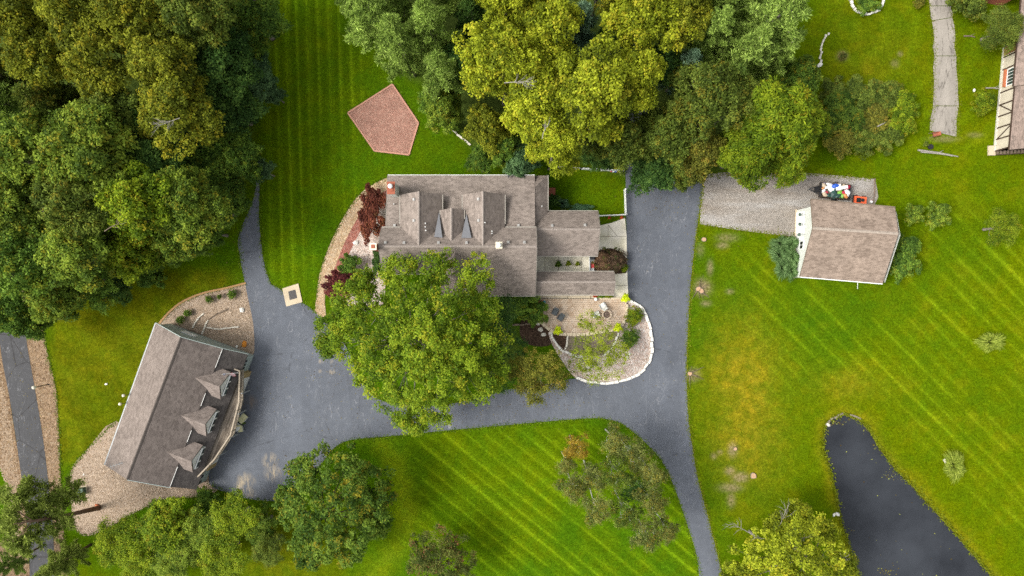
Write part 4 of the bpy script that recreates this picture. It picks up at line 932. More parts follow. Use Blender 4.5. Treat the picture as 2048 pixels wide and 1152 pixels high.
for i, (f_, z) in enumerate(((.90, 2.55), (.76, 2.6), (.61, 2.5))):
    w_ = face(wid * f_, z) + B0; lo = empty('wall_lamp', w_, 0, 'gooseneck lamp with dark shade on the barn gable, ' + ('nearest the trailer', 'middle of the three', 'farthest from the trailer')[i], 'lamp', 'lamps on the barn gable')
    MB().tube([(0, 0, 0), out * .3 + Vector((0, 0, .28)), out * .55 + Vector((0, 0, .2)), out * .62 + Vector((0, 0, .02))], .022, 6).build('arm', MAT['grey_metal'], lo)
    MB().lathe([(.05, .06), (.11, .02), (.19, -.07), (.17, -.08)], out * .62, 12).build('shade', MAT['utility_green'], lo, smooth=True)
d0 = bp(1734, 565, 2.2); MB().tube([d0, Vector((d0.x, d0.y + .3, 2.0)), Vector((d0.x, d0.y + .3, .15)), Vector((d0.x, d0.y - .75, .06))], .03, 6).build('downspout', MAT['white_paint'], barn)
MB().prism([(C_ - per * .1 + out * .15).to_2d(), (A_ + per * .1 + out * .15).to_2d(), (A_ + per * .1).to_2d(), (C_ - per * .1).to_2d()], 0, .14).build('plinth', MAT['concrete_pad'], barn)

# ------------------------------------------------------------------ the neighbour's half-timbered house
T0 = P(2010, 200); T0.z = 0
tud = empty('tudor_house', T0, 0, 'cream half-timbered house with brown roof at the right edge', 'house')
tp = lambda x, y, z: P(x, y, z) - T0
TW = [(1986, 303), (1989, 270), (1994, 200), (1998, 165), (2003, 105), (2006, 30)]
EZ = 2.9
# west wall in two storeys of stucco panels with timbers
a0, a1 = tp(1988, 303, 0), tp(2007, 96, 0); dv = (a1 - a0); Lw = dv.length; dvn = dv.normalized(); nn = Vector((-dvn.y, dvn.x, 0))
if nn.x > 0: nn = -nn
Mt = Matrix((dvn, nn, Vector((0, 0, 1)))).transposed()
MB().poly([a0, a1, a1 + Vector((0, 0, EZ)), a0 + Vector((0, 0, EZ))]).build('wall', MAT['stucco_cream'], tud)
MB().poly([a0, a0 + Vector((9, 0, 0)), a0 + Vector((9, 0, EZ)), a0 + Vector((0, 0, EZ))]).build('wall', MAT['stucco_cream'], tud)
MB().box(a0 + dv * .5 + Vector((0, 0, EZ - .08)) + nn * .03, (Lw, .08, .16), M=Mt).build('beam', MAT['timber_brown'], tud)
MB().box(a0 + dv * .5 + Vector((0, 0, .12)) + nn * .05, (Lw, .12, .24), M=Mt).build('plinth', MAT['boulder'], tud)
for f in (0.0, .11, .22, .33, .44, .56, .78, .9, 1.0): MB().box(a0 + dv * f + Vector((0, 0, EZ / 2)) + nn * .035, (.14, .07, EZ - .4), M=Mt).build('timber', MAT['timber_brown'], tud)
for f0, f1 in ((.11, .22), (.44, .33)):
    MB().beam(a0 + dv * f0 + nn * .03 + Vector((0, 0, .3)), a0 + dv * f1 + nn * .03 + Vector((0, 0, EZ - .3)), .12, .05, nn).build('brace', MAT['timber_brown'], tud)
wn_ = window(tud, a0 + dv * .68 + Vector((0, 0, 1.75)), 1.9, 1.2, nn, None, 4); MB().box(a0 + dv * .68 + nn * .2 + Vector((0, 0, 1.0)), (2.0, .3, .2), M=Mt).build('window_box', MAT['terracotta'], wn_)
MB().box(a0 + dv * .955 + nn * .04 + Vector((0, 0, 1.15)), (.9, .08, 2.1), M=Mt).build('door', MAT['brick_red'], tud)
# roof planes, lower eave to the left, with two dormer windows
e0, e1 = a0 + nn * .25 + Vector((0, 0, EZ)) - dvn * .4, a1 + nn * .25 + Vector((0, 0, EZ))
mid_ = e0.lerp(e1, .57); up_ = Vector((5.5, 0, 4.2))
TR = [roof_plane(tud, 'roof', [e0, mid_, mid_ + up_, e0 + up_], MAT['shingle_tudor']), roof_plane(tud, 'roof', [mid_ + Vector((-.25, .0, .12)), e1 + Vector((-.25, 0, .12)) + dvn * 6, e1 + dvn * 6 + up_, mid_ + up_ + Vector((0, 0, .12))], MAT['shingle_tudor'])]
gutter(tud, e0 + Vector((-.07, 0, -.05)), mid_ + Vector((-.07, 0, -.05)), MAT['timber_brown'], .12); gutter(tud, mid_ + Vector((-.32, 0, .05)), e1 + dvn * 6 + Vector((-.32, 0, .05)), MAT['timber_brown'], .12)
MB().poly([a0, a0 + Vector((5.6, 0, 0)), a0 + Vector((5.6, 0, 7)), a0 + Vector((0, 0, EZ))]).build('gable_wall', MAT['stucco_cream'], tud)
for f in (.28, .80):
    c = e0.lerp(e1, f) + Vector((1.55, 0, 1.3))
    MB().box(c + Vector((.5, 0, .3)), (1.3, 1.9, 1.5), rz=math.atan2(dvn.y, dvn.x) - math.pi / 2).build('dormer_wall', MAT['grey_metal'], tud)
    window(tud, c + nn * .16 + Vector((0, 0, .35)), 1.6, 1.15, nn, None, 2)
    MB().slab([c + nn * .35 + dvn * 1.1 + Vector((0, 0, 1.1)), c + nn * .35 - dvn * 1.1 + Vector((0, 0, 1.1)), c - nn * 2.2 - dvn * 1.1 + Vector((0, 0, 2.0)), c - nn * 2.2 + dvn * 1.1 + Vector((0, 0, 2.0))], .14).build('dormer_roof', MAT['shingle_tudor'], tud)
# cross wing with red brick at the top edge
c0, c1 = tp(1962, 4, 0), tp(2002, 12, 0)
MB().prism([c0.to_2d(), c1.to_2d(), (c1 + Vector((0, 8, 0))).to_2d(), (c0 + Vector((0, 8, 0))).to_2d()], 0, 2.9).build('wall', MAT['brick_red'], tud)
MB().box((c0 + c1) / 2 + Vector((0, -.05, 2.0)), ((c1 - c0).length, .1, .14), rz=math.atan2((c1 - c0).y, (c1 - c0).x)).build('beam', MAT['timber_brown'], tud)
MB().slab([c0 + Vector((-.2, -.3, 2.95)), c1 + Vector((3, -.3, 2.95)), c1 + Vector((3, 5, 6)), c0 + Vector((-.2, 5, 6))], .15).build('roof', MAT['shingle_tudor'], tud)
# outside stair and landing
st_ = empty('stairway', P(2010, 300), 0, 'wooden outdoor stair with brown treads and a pale landing by the half-timbered house', 'stairs')
sp = lambda x, y, z: P(x, y, z) - P(2010, 300)
MB().prism([sp(1975, 292, 0).to_2d(), sp(1989, 292, 0).to_2d(), sp(1989, 311, 0).to_2d(), sp(1975, 311, 0).to_2d()], 0, .18).build('landing', MAT['concrete_pad'], st_)
for i in range(13):
    x = 1991 + i * 5.4; a, b = sp(x, 293, .1), sp(x + 4.6, 310, .1)
    MB().box(((a.x + b.x) / 2, (a.y + b.y) / 2, .26 + .13 * i), (.29, 1.0, .05)).build('tread', MAT['timber_old'], st_)
for y in (292.5, 310.5): a, b = sp(1989, y, 0), sp(2062, y, 0); MB().beam((a.x, a.y, .2), (b.x, b.y, 1.85), .07, .24).build('stringer', MAT['timber_brown'], st_)
# ------------------------------------------------------------------ trees
def leaf_quads(c, nrm, size, rs, aspect=0.62, along=None):
    """one kite-shaped leaf spray per centre; nrm its facing, along an optional growth direction"""
    n = len(c); nrm = unit(nrm)
    r = unit(rs.normal(size=(n, 3))) if along is None else unit(along)
    t = unit(r - nrm * (r * nrm).sum(1, keepdims=True)); b = np.cross(nrm, t)
    L = size[:, None]; W = L * aspect
    bend = nrm * L * 0.10
    V = np.stack([c - t * L * .5 - bend, c - b * W * .5 + t * L * .05, c + t * L * .5 - bend, c + b * W * .5 + t * L * .05], 1)
    return V.reshape(-1, 3)

def crown_from_clumps(cl, rc, n_leaf, leaf, rs, kind='leaf', tone0=None, flat_=0.75, spread=(.55, 1.1), up=.7):
    """cl (m,3) clump centres with radii rc"""
    m = len(cl); ids = np.repeat(np.arange(m), n_leaf); n = len(ids)
    d = unit(rs.normal(size=(n, 3))); d[:, 2] = np.where(d[:, 2] < -.25, -d[:, 2], d[:, 2])
    rad = rc[ids] * rs.uniform(*spread, n)
    c = cl[ids] + d * rad[:, None] * np.array([1, 1, flat_])
    tc = rs.uniform(0, 1, m) if tone0 is None else tone0
    tone = np.clip(.5 + (tc[ids] - .5) * .55 + rs.normal(0, .17, n), 0, 1)
    odd = np.clip(rs.uniform(0, 1, m)[ids] * .75 + rs.uniform(0, .35, n), 0, 1)
    sz = leaf * rs.uniform(.5, 1.5, n)
    if kind == 'leaf':
        V = leaf_quads(c, d * .6 + np.array([0, 0, up]) + rs.normal(0, .42, (n, 3)), sz, rs)
    elif kind == 'needle':
        al = d * 1.0 + np.array([0, 0, .25]) + rs.normal(0, .25, (n, 3)); nr = np.cross(al, rs.normal(size=(n, 3))) + np.array([0, 0, .8])
        V = leaf_quads(c, nr, sz * 1.5, rs, .22, al)
    elif kind == 'droop':
        al = d * np.array([1, 1, .2]) + np.array([0, 0, -.25]) + rs.normal(0, .3, (n, 3))
        V = leaf_quads(c, d * .35 + np.array([0, 0, .9]) + rs.normal(0, .35, (n, 3)), sz * 1.5, rs, .30, al)
    F = np.arange(n * 4).reshape(-1, 4)
    return V, F, np.repeat(tone, 4), np.repeat(odd, 4)

def limbs(lobes, trunk_top, trunk_r, base=(0, 0, 0), twigs=None, rs=None, thick=1.0):
    m = MB(); base = Vector(base); top = Vector(trunk_top)
    m.tube([base + Vector((0, 0, -.1)), base.lerp(top, .08) + Vector((0, 0, 0)), base.lerp(top, .55), top], [trunk_r * 1.45, trunk_r, trunk_r * .8, trunk_r * .6], 8)
    for i, lb in enumerate(lobes):
        L = Vector(lb[:3]); f = rs.uniform(.55, 1.0); s0 = base.lerp(top, f); mid = s0.lerp(L, .5) + Vector((rs.uniform(-.3, .3), rs.uniform(-.3, .3), -.25 * (L - s0).length * .35))
        r0 = trunk_r * .38 * thick
        m.tube([s0, mid, L], [r0, r0 * .6, r0 * .28], 5, False)
        if twigs is not None:
            for q in twigs[i]:
                q = Vector(q); a = mid.lerp(L, rs.uniform(.4, 1.0)); m.tube([a, a.lerp(q, .55) + Vector((rs.uniform(-.15, .15), rs.uniform(-.15, .15), -.08)), q], [r0 * .25, r0 * .16, r0 * .07], 4, False)
    return m

def make_tree_meshes(seed, Rc, Ht, nl=12, ncl=26, n_leaf=62, leaf=.26, kind='leaf', base_f=.35, lobes=None, rl=(.27, .42), rcl=(.5, .85), trunk_r=.25, flat_=.75, sparse=1.0, twig_n=6, up=.7, spread=(.55, 1.1), dome=1.0):
    rs = np.random.RandomState(seed); zb = Ht * base_f; hz = Ht - zb
    if lobes is None:
        lobes = []
        for i in range(nl):
            a = i * 2.39996 + rs.uniform(-.35, .35); r = Rc * .74 * math.sqrt((i + .35) / nl) * rs.uniform(.85, 1.1)
            L = Rc * rs.uniform(*rl); f = 1 - (r / Rc) ** 2 * dome
            lobes.append((r * math.cos(a), r * math.sin(a), zb + hz * (.28 + .5 * f + rs.uniform(-.10, .10)) - L * .2, L))
    cl, rc, tw, tone = [], [], [], []
    for (x, y, z, L) in lobes:
        d = unit(rs.normal(size=(ncl, 3))); d[:, 2] = np.where(d[:, 2] < -.35, -d[:, 2], d[:, 2])
        p = np.array([x, y, z]) + d * L * rs.uniform(.6, 1.05, ncl)[:, None] * np.array([1, 1, .72])
        keep = rs.rand(ncl) < sparse; p = p[keep]
        cl.append(p); rc.append(rs.uniform(*rcl, len(p))); tw.append(p[:twig_n]); t0 = rs.uniform(.2, .8); tone.append(np.clip(t0 + rs.normal(0, .28, len(p)), 0, 1))
    cl = np.concatenate(cl); rc = np.concatenate(rc); tone = np.concatenate(tone)
    V, F, t, o = crown_from_clumps(cl, rc, n_leaf, leaf, rs, kind, tone, flat_, spread, up)
    crown = arrays_mesh('crown', V, F, {'tone': t, 'odd': o})
    tr = limbs(lobes, (rs.uniform(-.3, .3), rs.uniform(-.3, .3), zb + hz * .35), trunk_r, (0, 0, 0), tw, random.Random(seed)).mesh('trunk', True)
    return crown, tr, Rc, Ht

def pine_meshes(seed, Rc, Ht, whorls=9, per=6, n_leaf=75, leaf=.30, base_f=.3, trunk_r=.24, spire=.6):
    """white-pine habit: tiers of long limbs carrying plumes of needles"""
    rs = np.random.RandomState(seed); cl, rc, tone, m = [], [], [], MB()
    m.tube([(0, 0, -.1), (0, 0, Ht * .5), (0, 0, Ht * .97)], [trunk_r * 1.3, trunk_r * .8, trunk_r * .15], 8)
    for w_ in range(whorls):
        f = w_ / (whorls - 1); z = Ht * (base_f + (1 - base_f) * f * .98); Lr = Rc * (1 - f) ** spire * (.85 if f < .1 else 1) + .35
        for b in range(per):
            a = rs.uniform(0, 6.28) if per < 4 else (b + rs.uniform(-.3, .3)) / per * 6.28 + w_ * .7
            L = Lr * rs.uniform(.72, 1.08); e = Vector((math.cos(a) * L, math.sin(a) * L, L * rs.uniform(.05, .3)))
            m.tube([(0, 0, z), Vector((0, 0, z)) + e * .5 - Vector((0, 0, .1)), Vector((0, 0, z)) + e], [trunk_r * .22, trunk_r * .14, .02], 4, False)
            t0 = rs.uniform(.25, .8)
            for q in np.arange(.30, 1.02, .9 / max(L, 1.0) * .62):
                side = rs.uniform(-1, 1) * L * .20 * (1.15 - q)
                cl.append((e.x * q - math.sin(a) * side, e.y * q + math.cos(a) * side, z + e.z * q + rs.uniform(-.1, .25))); rc.append(rs.uniform(.42, .72)); tone.append(np.clip(t0 + rs.normal(0, .2), 0, 1))
    cl.append((0, 0, Ht)); rc.append(.5); tone.append(.6)
    V, F, t, o = crown_from_clumps(np.array(cl), np.array(rc), n_leaf, leaf, rs, 'needle', np.array(tone), .6, (.35, 1.1))
    return arrays_mesh('crown', V, F, {'tone': t, 'odd': o}), m.mesh('trunk', True), Rc, Ht

PROTO = {
    'oak_a': make_tree_meshes(1, 5.0, 15, 13, 27, 62, .27),
    'oak_b': make_tree_meshes(2, 5.0, 16, 15, 24, 62, .27, rl=(.22, .38)),
    'oak_c': make_tree_meshes(3, 5.0, 15, 11, 30, 62, .27, rl=(.30, .46)),
    'ash_a': make_tree_meshes(4, 5.0, 14, 13, 26, 60, .30, kind='droop', rcl=(.55, .95)),
    'maple_a': make_tree_meshes(5, 4.0, 9, 14, 26, 60, .24, base_f=.15, rl=(.26, .40), rcl=(.4, .7)),
    'fine_a': make_tree_meshes(6, 4.0, 9, 12, 24, 70, .16, base_f=.10, rcl=(.4, .75), sparse=.8, spread=(.3, 1.15)),
    'birch_a': make_tree_meshes(7, 2.2, 9, 8, 13, 60, .13, base_f=.42, rl=(.3, .5), rcl=(.30, .62), trunk_r=.09, sparse=.85, spread=(.2, 1.2), twig_n=7),
    'birch_b': make_tree_meshes(8, 2.2, 10, 9, 12, 60, .13, base_f=.45, rl=(.3, .55), rcl=(.30, .62), trunk_r=.09, sparse=.8, spread=(.2, 1.2), twig_n=7),
    'shrub_a': make_tree_meshes(9, 1.2, 1.5, 9, 12, 60, .13, base_f=.05, rl=(.32, .5), rcl=(.18, .32), trunk_r=.05, twig_n=2),
    'shrub_b': make_tree_meshes(10, 1.2, 1.6, 8, 12, 60, .10, base_f=.05, rl=(.35, .52), rcl=(.18, .30), trunk_r=.05, twig_n=2),
    'tuft': make_tree_meshes(12, .55, .7, 7, 9, 40, .11, 'leaf', .05, rl=(.35, .5), rcl=(.10, .18), trunk_r=.03, twig_n=1, dome=.5),
    'pine_a': pine_meshes(21, 4.2, 19), 'pine_b': pine_meshes(22, 4.2, 20, 10, 5), 'pine_c': pine_meshes(23, 4.0, 16, 8, 6, spire=.8),
}
N_TREE = [0]
def tree(name, proto, px, py, rpx, Ht, mat, label, cat='tree', group=None, bark='bark', rot=None, zf=.66, wide=(1, 1), crown='crown', stem='trunk', base=0.0):
    """a tree whose crown the photo shows centred on (px, py) with radius rpx photo pixels"""
    cm, tm, R0, H0_ = PROTO[proto]; zc = Ht * zf + base; p = P(px, py, zc); Rw = rpx * S * (1 - zc / CAM_H)
    rs = random.Random(int(px * 7 + py * 13)); N_TREE[0] += 1
    root = empty(name, (p.x, p.y, base), rs.uniform(0, 6.28) if rot is None else rot, label, cat, group)
    s_ = Rw / R0 * .93; root.scale = (s_ * wide[0], s_ * wide[1], Ht / H0_)
    for nm, me, mt in ((crown, cm, MAT[mat]), (stem, tm, MAT[bark])):
        o = bpy.data.objects.new(nm, me); COL.objects.link(o); o.parent = root
        if len(me.materials) == 0: me.materials.append(None)
        o.material_slots[0].link = 'OBJECT'; o.material_slots[0].material = mt
    return root

# ---- the wood on the left
W = 'trees of the wood left of the long lawn'
def wtree(pr, x, y, r, h, mat, lab, **k): tree('oak_tree' if 'oak' in pr else 'pine_tree' if 'pine' in pr else 'ash_tree' if 'ash' in pr else 'maple_tree' if 'maple' in pr else 'tree', pr, x, y, r, h, mat, lab, group=W, **k)
wtree('oak_a', 40, 50, 88, 19, 'leaf_gold', 'golden-olive crown in the very corner of the left wood, top left')
wtree('oak_b', 160, 20, 88, 20, 'leaf_gold', 'golden-olive crown cut by the top edge, second from the left corner')
wtree('oak_c', 285, 40, 92, 20, 'leaf_gold', 'golden-olive crown cut by the top edge, third from the left corner')
wtree('oak_a', 405, 40, 85, 19, 'leaf_olive', 'olive crown at the top edge, fourth from the left corner')
wtree('maple_a', 520, 50, 78, 8, 'leaf_green', 'dark green crown at the top end of the long lawn, edge of the left wood', zf=.5)
wtree('oak_c', 95, 125, 84, 18, 'leaf_gold', 'golden-olive crown just below the left corner trees')
wtree('oak_a', 210, 125, 90, 19, 'leaf_gold', 'golden-olive crown in the middle of the left wood, upper half')
wtree('oak_b', 335, 140, 90, 19, 'leaf_gold', 'broad golden-olive crown left of the blue-green trees by the lawn')
wtree('maple_a', 450, 135, 80, 14, 'leaf_dark', 'dark blue-green crown behind the lawn edge, upper left wood')
wtree('maple_a', 512, 160, 56, 6.5, 'leaf_blue', 'blue-green crown bulging onto the long lawn, above the small round bush', zf=.5)
wtree('pine_c', 25, 215, 85, 17, 'needle_green', 'pale green pine with plumed limbs at the left edge, upper wood')
wtree('pine_b', 115, 215, 78, 16, 'leaf_olive', 'brownish olive pine with bare limbs showing, left wood', bark='bark_pine')
wtree('oak_b', 230, 230, 80, 16, 'leaf_olive', 'olive crown around a dark gap in the left wood')
wtree('oak_c', 365, 225, 92, 18, 'leaf_gold', 'golden crown with grey dead twigs, centre right of the left wood')
wtree('maple_a', 472, 228, 80, 8.5, 'leaf_dark', 'dark green crown bordering the lawn, second row of the left wood', zf=.5)
wtree('maple_a', 553, 193, 24, 5, 'leaf_blue', 'small round blue-green bush alone on the long lawn edge, upper one', zf=.5)
wtree('oak_c', 70, 315, 98, 20, 'leaf_mid', 'large pale green crown at the left edge, mid height of the photo')
wtree('oak_a', 195, 305, 105, 20, 'leaf_mid', 'largest pale green crown of the left wood, with yellow leaf clumps')
wtree('oak_b', 315, 320, 82, 14, 'leaf_dark', 'dark shaded crown in the hollow of the left wood')
wtree('maple_a', 432, 315, 90, 9, 'leaf_green', 'mid green crown beside the lawn, level with the red mulch bed', zf=.5)
wtree('maple_a', 533, 345, 26, 5, 'leaf_blue', 'small blue-green bush where the path meets the wood, lower one', zf=.5)
wtree('maple_a', 495, 320, 50, 10, 'leaf_green', 'leafy green small tree at the lawn edge above the path', zf=.55)
wtree('oak_b', 50, 420, 90, 18, 'leaf_mid', 'speckled green crown at the left edge below the large pale one')
wtree('oak_a', 165, 410, 88, 19, 'leaf_olive', 'olive green crown in the middle of the lower left wood')
wtree('oak_b', 285, 405, 92, 18, 'leaf_bright', 'yellow-green crown around a rusty dead patch, lower left wood')
wtree('oak_c', 385, 410, 85, 16, 'leaf_mid', 'yellow-green crown left of the path end, lower left wood')
wtree('maple_a', 456, 398, 62, 8, 'leaf_green', 'dense green crown overhanging the head of the asphalt path', zf=.5)
wtree('oak_c', 60, 520, 88, 17, 'leaf_green', 'green speckled crown at the left edge, lower wood')
wtree('oak_b', 160, 500, 88, 17, 'leaf_mid', 'pale speckled crown in the lower left wood above the olive lawn')
wtree('maple_a', 265, 495, 75, 13, 'leaf_bright', 'yellow-green crown at the bottom fringe of the left wood')
wtree('maple_a', 350, 478, 66, 11, 'leaf_mid', 'bright crown at the fringe of the left wood above the garage lawn')
wtree('maple_a', 420, 465, 48, 9, 'leaf_green', 'low green tree at the fringe of the wood next to the path', zf=.5)
wtree('maple_a', 115, 585, 72, 12, 'leaf_mid', 'speckled green crown at the lower left corner of the wood')
wtree('maple_a', 190, 572, 62, 9, 'leaf_green', 'dark low tree at the fringe of the wood over the olive lawn', zf=.5)
wtree('maple_a', 25, 620, 66, 11, 'leaf_green', 'green crown over the upper end of the side road')
wtree('maple_a', 85, 640, 42, 8, 'leaf_green', 'low green tree beside the top of the side road gravel', zf=.5)
wtree('shrub_a', 305, 545, 34, 3.5, 'leaf_green', 'low green shrub at the foot of the wood above the garage lawn', zf=.5)
wtree('shrub_b', 245, 575, 34, 3.5, 'leaf_dark', 'dark low shrub at the foot of the wood, left of the garage lawn', zf=.5)
for x, r, mt, lab in ((-30, 80, 'leaf_gold', 'golden crown cut by the top left corner itself'), (100, 75, 'leaf_gold', 'golden crown rim at the top edge, near the left corner'), (225, 75, 'leaf_gold', 'golden crown rim at the top edge, third along the left wood'), (345, 75, 'leaf_olive', 'olive crown rim at the top edge, middle of the left wood'), (465, 70, 'leaf_olive', 'olive crown rim at the top edge, next to the dark green one')):
    wtree('oak_b' if x % 2 else 'oak_c', x, -45, r + 8, 18, mt, lab)
wtree('oak_b', -35, 140, 75, 18, 'leaf_gold', 'golden crown cut by the left edge above the pale pine')
wtree('oak_c', 15, 155, 60, 16, 'leaf_olive', 'olive crown at the left edge above the pale pine')
wtree('oak_a', -40, 300, 70, 17, 'leaf_mid', 'pale green crown cut by the left edge, mid wood')
wtree('oak_b', -35, 520, 70, 15, 'leaf_green', 'green crown cut by the left edge, lower wood')
wtree('oak_b', 300, 260, 60, 14, 'leaf_dark', 'dark crown filling the hollow between golden and pale crowns')
# the rusty dead limb in the left wood
def dead_branch(px, py, z, seed, label, L=2.2, n=7, mat='pale_bark', ang=None, foot=None):
    """bare branching limb"""
    rs = random.Random(seed); p = P(px, py, z); root = empty('dead_branch', p, 0, label, 'branch'); m = MB()
    a0 = rs.uniform(0, 6.28) if ang is None else ang
    main = [Vector((math.cos(a0) * L * t + rs.uniform(-.1, .1), math.sin(a0) * L * t + rs.uniform(-.1, .1), .25 * L * t - .4)) for t in (0, .3, .6, 1)]
    if foot is not None: main = [Vector(foot) - p] + main
    th = .55
    m.tube(main, [.075, .06, .05, .04, .015][:len(main)] if len(main) == 5 else [.045, .035, .025, .01], 5)
    for i in range(n):
        s0 = main[-3].lerp(main[-1], rs.uniform(0, 1)) if i else main[-2]; a = a0 + rs.uniform(-1.1, 1.1); l = L * rs.uniform(.25, .55)
        e = s0 + Vector((math.cos(a) * l, math.sin(a) * l, l * .3)); k = s0.lerp(e, .5) + Vector((rs.uniform(-.1, .1), rs.uniform(-.1, .1), .05))
        m.tube([s0, k, e], [.022, .016, .007], 4, False)
        f = e + Vector((math.cos(a + .7) * l * .4, math.sin(a + .7) * l * .4, .1)); m.tube([k, f], [.013, .006], 4, False)
    m.build('limb', MAT[mat], root); return root
dead_branch(205, 462, 15.5, 3, 'rusty brown dead branch among yellow-green crowns in the left wood', 2.6, 9, 'timber_old', .5)
dead_branch(355, 235, 16.8, 5, 'pale grey dead twigs among golden crowns in the left wood', 1.8, 12, 'pale_bark', 3.6)

# ---- the wood along the top, behind the house
N_ = 'trees of the wood behind the house'
def ntree(pr, x, y, r, h, mat, lab, **k): tree('oak_tree' if 'oak' in pr else 'pine_tree' if 'pine' in pr else 'ash_tree' if 'ash' in pr else 'maple_tree' if 'maple' in pr else 'tree', pr, x, y, r, h, mat, lab, group=N_, **k)
ntree('pine_a', 745, 25, 78, 18, 'needle_pale', 'pale soft pine at the top edge, right of the long lawn')
ntree('pine_b', 798, 82, 64, 17, 'needle_pale', 'pale soft pine above the red mulch bed')
ntree('pine_c', 860, 60, 70, 18, 'needle_pale', 'pale pine at the top edge, left of the yellow oaks')
ntree('pine_a', 884, 148, 58, 16, 'needle_pale', 'tall pale pine between the mulch bed and the yellow oaks')
ntree('maple_a', 876, 205, 42, 9, 'leaf_green', 'green leafy small tree right of the red mulch bed corner', zf=.55)
ntree('maple_a', 890, 225, 48, 10, 'leaf_mid', 'mid green small tree left of the yellow oaks', zf=.55)
ntree('pine_c', 945, 35, 55, 15, 'leaf_dark', 'dark shaded conifer at the top edge beside yellow oak')
ntree('oak_b', 1010, 15, 82, 20, 'leaf_yellow', 'yellow oak cut by the top edge, leftmost of the yellow ones')
ntree('oak_c', 1005, 130, 92, 21, 'leaf_yellow', 'yellow oak with big clumps, left half of the rear wood')
ntree('oak_a', 1095, 85, 85, 20, 'leaf_yellow', 'yellow oak left of the blue-green conifer')
ntree('pine_c', 1158, 55, 62, 15, 'needle_blue', 'blue-green conifer between the yellow oaks at the top')
ntree('oak_b', 1175, 195, 105, 21, 'leaf_yellow', 'broadest yellow oak in the middle of the rear wood')
ntree('oak_a', 1070, 215, 88, 19, 'leaf_yellow', 'yellow oak above the rear roof, with bare grey limbs')
ntree('oak_c', 1285, 30, 98, 20, 'leaf_yellow', 'yellow oak cut by the top edge, right of the blue-green conifer')
ntree('oak_a', 1350, 40, 75, 19, 'leaf_gold', 'golden oak at the top edge next to the pale pines')
ntree('oak_a', 1265, 170, 70, 19, 'leaf_yellow', 'yellow oak right of the broadest one, rear wood')
ntree('oak_b', 1110, 300, 62, 17, 'leaf_yellow', 'yellow oak overhanging the end of the rear roof')
ntree('maple_a', 975, 258, 55, 12, 'leaf_gold', 'golden-green crown above the curved edging behind the house')
ntree('maple_a', 1010, 292, 48, 9, 'leaf_green', 'bright green small tree close above the rear roof', zf=.55)
ntree('maple_a', 965, 320, 36, 6, 'leaf_green', 'low green tree at the rear roof, right of the striped lawn', zf=.55)
ntree('maple_a', 1040, 325, 40, 8, 'leaf_blue', 'blue-green small tree touching the rear eave', zf=.55)
ntree('pine_b', 1420, 70, 62, 17, 'needle_pale', 'pale pine left of the biggest plumed pine, top right')
ntree('pine_a', 1545, 45, 88, 19, 'needle_pale', 'biggest pale plumed pine at the top right of the wood')
ntree('pine_c', 1490, 105, 72, 16, 'needle_pale', 'pale pine below the biggest plumed pine')
ntree('pine_b', 1370, 135, 45, 13, 'needle_blue', 'small blue-green pine in the middle of the rear wood')
ntree('pine_c', 1440, 20, 60, 16, 'needle_green', 'green pine cut by the top edge, between oaks and pale pines')
ntree('pine_c', 1555, 110, 55, 14, 'needle_pale', 'pale pine with a drooping limb towards the neighbour lawn')
ntree('oak_c', 1405, 195, 88, 16, 'leaf_olive', 'grey-olive oak in the right half of the rear wood')
ntree('oak_a', 1475, 210, 62, 13, 'leaf_olive', 'olive crown under the pale pines')
ntree('maple_a', 1330, 270, 75, 13, 'leaf_olive', 'olive crown above the top of the wide driveway')
ntree('maple_a', 1240, 285, 70, 13, 'leaf_olive', 'dark olive crown behind the fenced yard')
ntree('maple_a', 1390, 300, 66, 11, 'leaf_rust', 'rust-tinged olive tree above the wide driveway')
ntree('maple_a', 1300, 345, 56, 8, 'leaf_dark', 'dark green low tree hanging over the driveway top beside the white fence', zf=.5)
ntree('maple_a', 1360, 345, 48, 8, 'leaf_olive', 'low olive tree hanging over the middle of the driveway top', zf=.5)
ntree('maple_a', 1200, 312, 40, 7, 'leaf_dark', 'dark low tree behind the flags on the rear fence', zf=.5)
ntree('ash_a', 1545, 255, 92, 14, 'leaf_bright', 'bright feathery ash over the start of the gravel parking')
ntree('ash_a', 1485, 310, 72, 11, 'leaf_bright', 'bright feathery ash between the driveway and the gravel parking')
ntree('ash_a', 1600, 250, 55, 10, 'leaf_bright', 'yellow-green feathery ash next to the overgrown mound')
ntree('ash_a', 1560, 330, 50, 8, 'leaf_bright', 'low feathery ash bough above the gravel parking')
ntree('maple_a', 1590, 165, 48, 9, 'leaf_deep', 'dark green tree at the edge of the neighbour lawn', zf=.5)
for x, r, mt, pr, lab in ((700, 62, 'needle_pale', 'pine_c', 'pale pine showing its rim at the top edge by the long lawn'), (800, 66, 'needle_green', 'pine_a', 'green pine cut by the top edge between pale ones'), (905, 66, 'needle_green', 'pine_b', 'green pine cut by the top edge beside the dark conifer'), (1090, 75, 'leaf_yellow', 'oak_b', 'yellow oak rim at the top edge left of the blue-green conifer'), (1205, 66, 'leaf_gold', 'oak_c', 'golden oak rim at the top edge right of the blue-green conifer'), (1395, 62, 'leaf_gold', 'oak_a', 'golden oak rim at the top edge left of the pale pines'), (1490, 66, 'needle_pale', 'pine_b', 'pale pine rim at the top edge left of the biggest plumed pine')):
    ntree(pr, x, -38, r + 8, 18, mt, lab)
ntree('maple_a', 930, 130, 55, 12, 'leaf_dark', 'dark green crown in the gap between pale pines and yellow oaks')
ntree('maple_a', 1320, 130, 55, 13, 'leaf_dark', 'dark green crown in the gap right of the yellow oaks')
ntree('maple_a', 1240, 60, 50, 14, 'leaf_dark', 'dark crown in the gap below the top edge between yellow oaks')
dead_branch(1010, 165, 19.2, 8, 'bare grey limbs among the yellow oaks behind the house', 2.0, 12, 'pale_bark', .1)
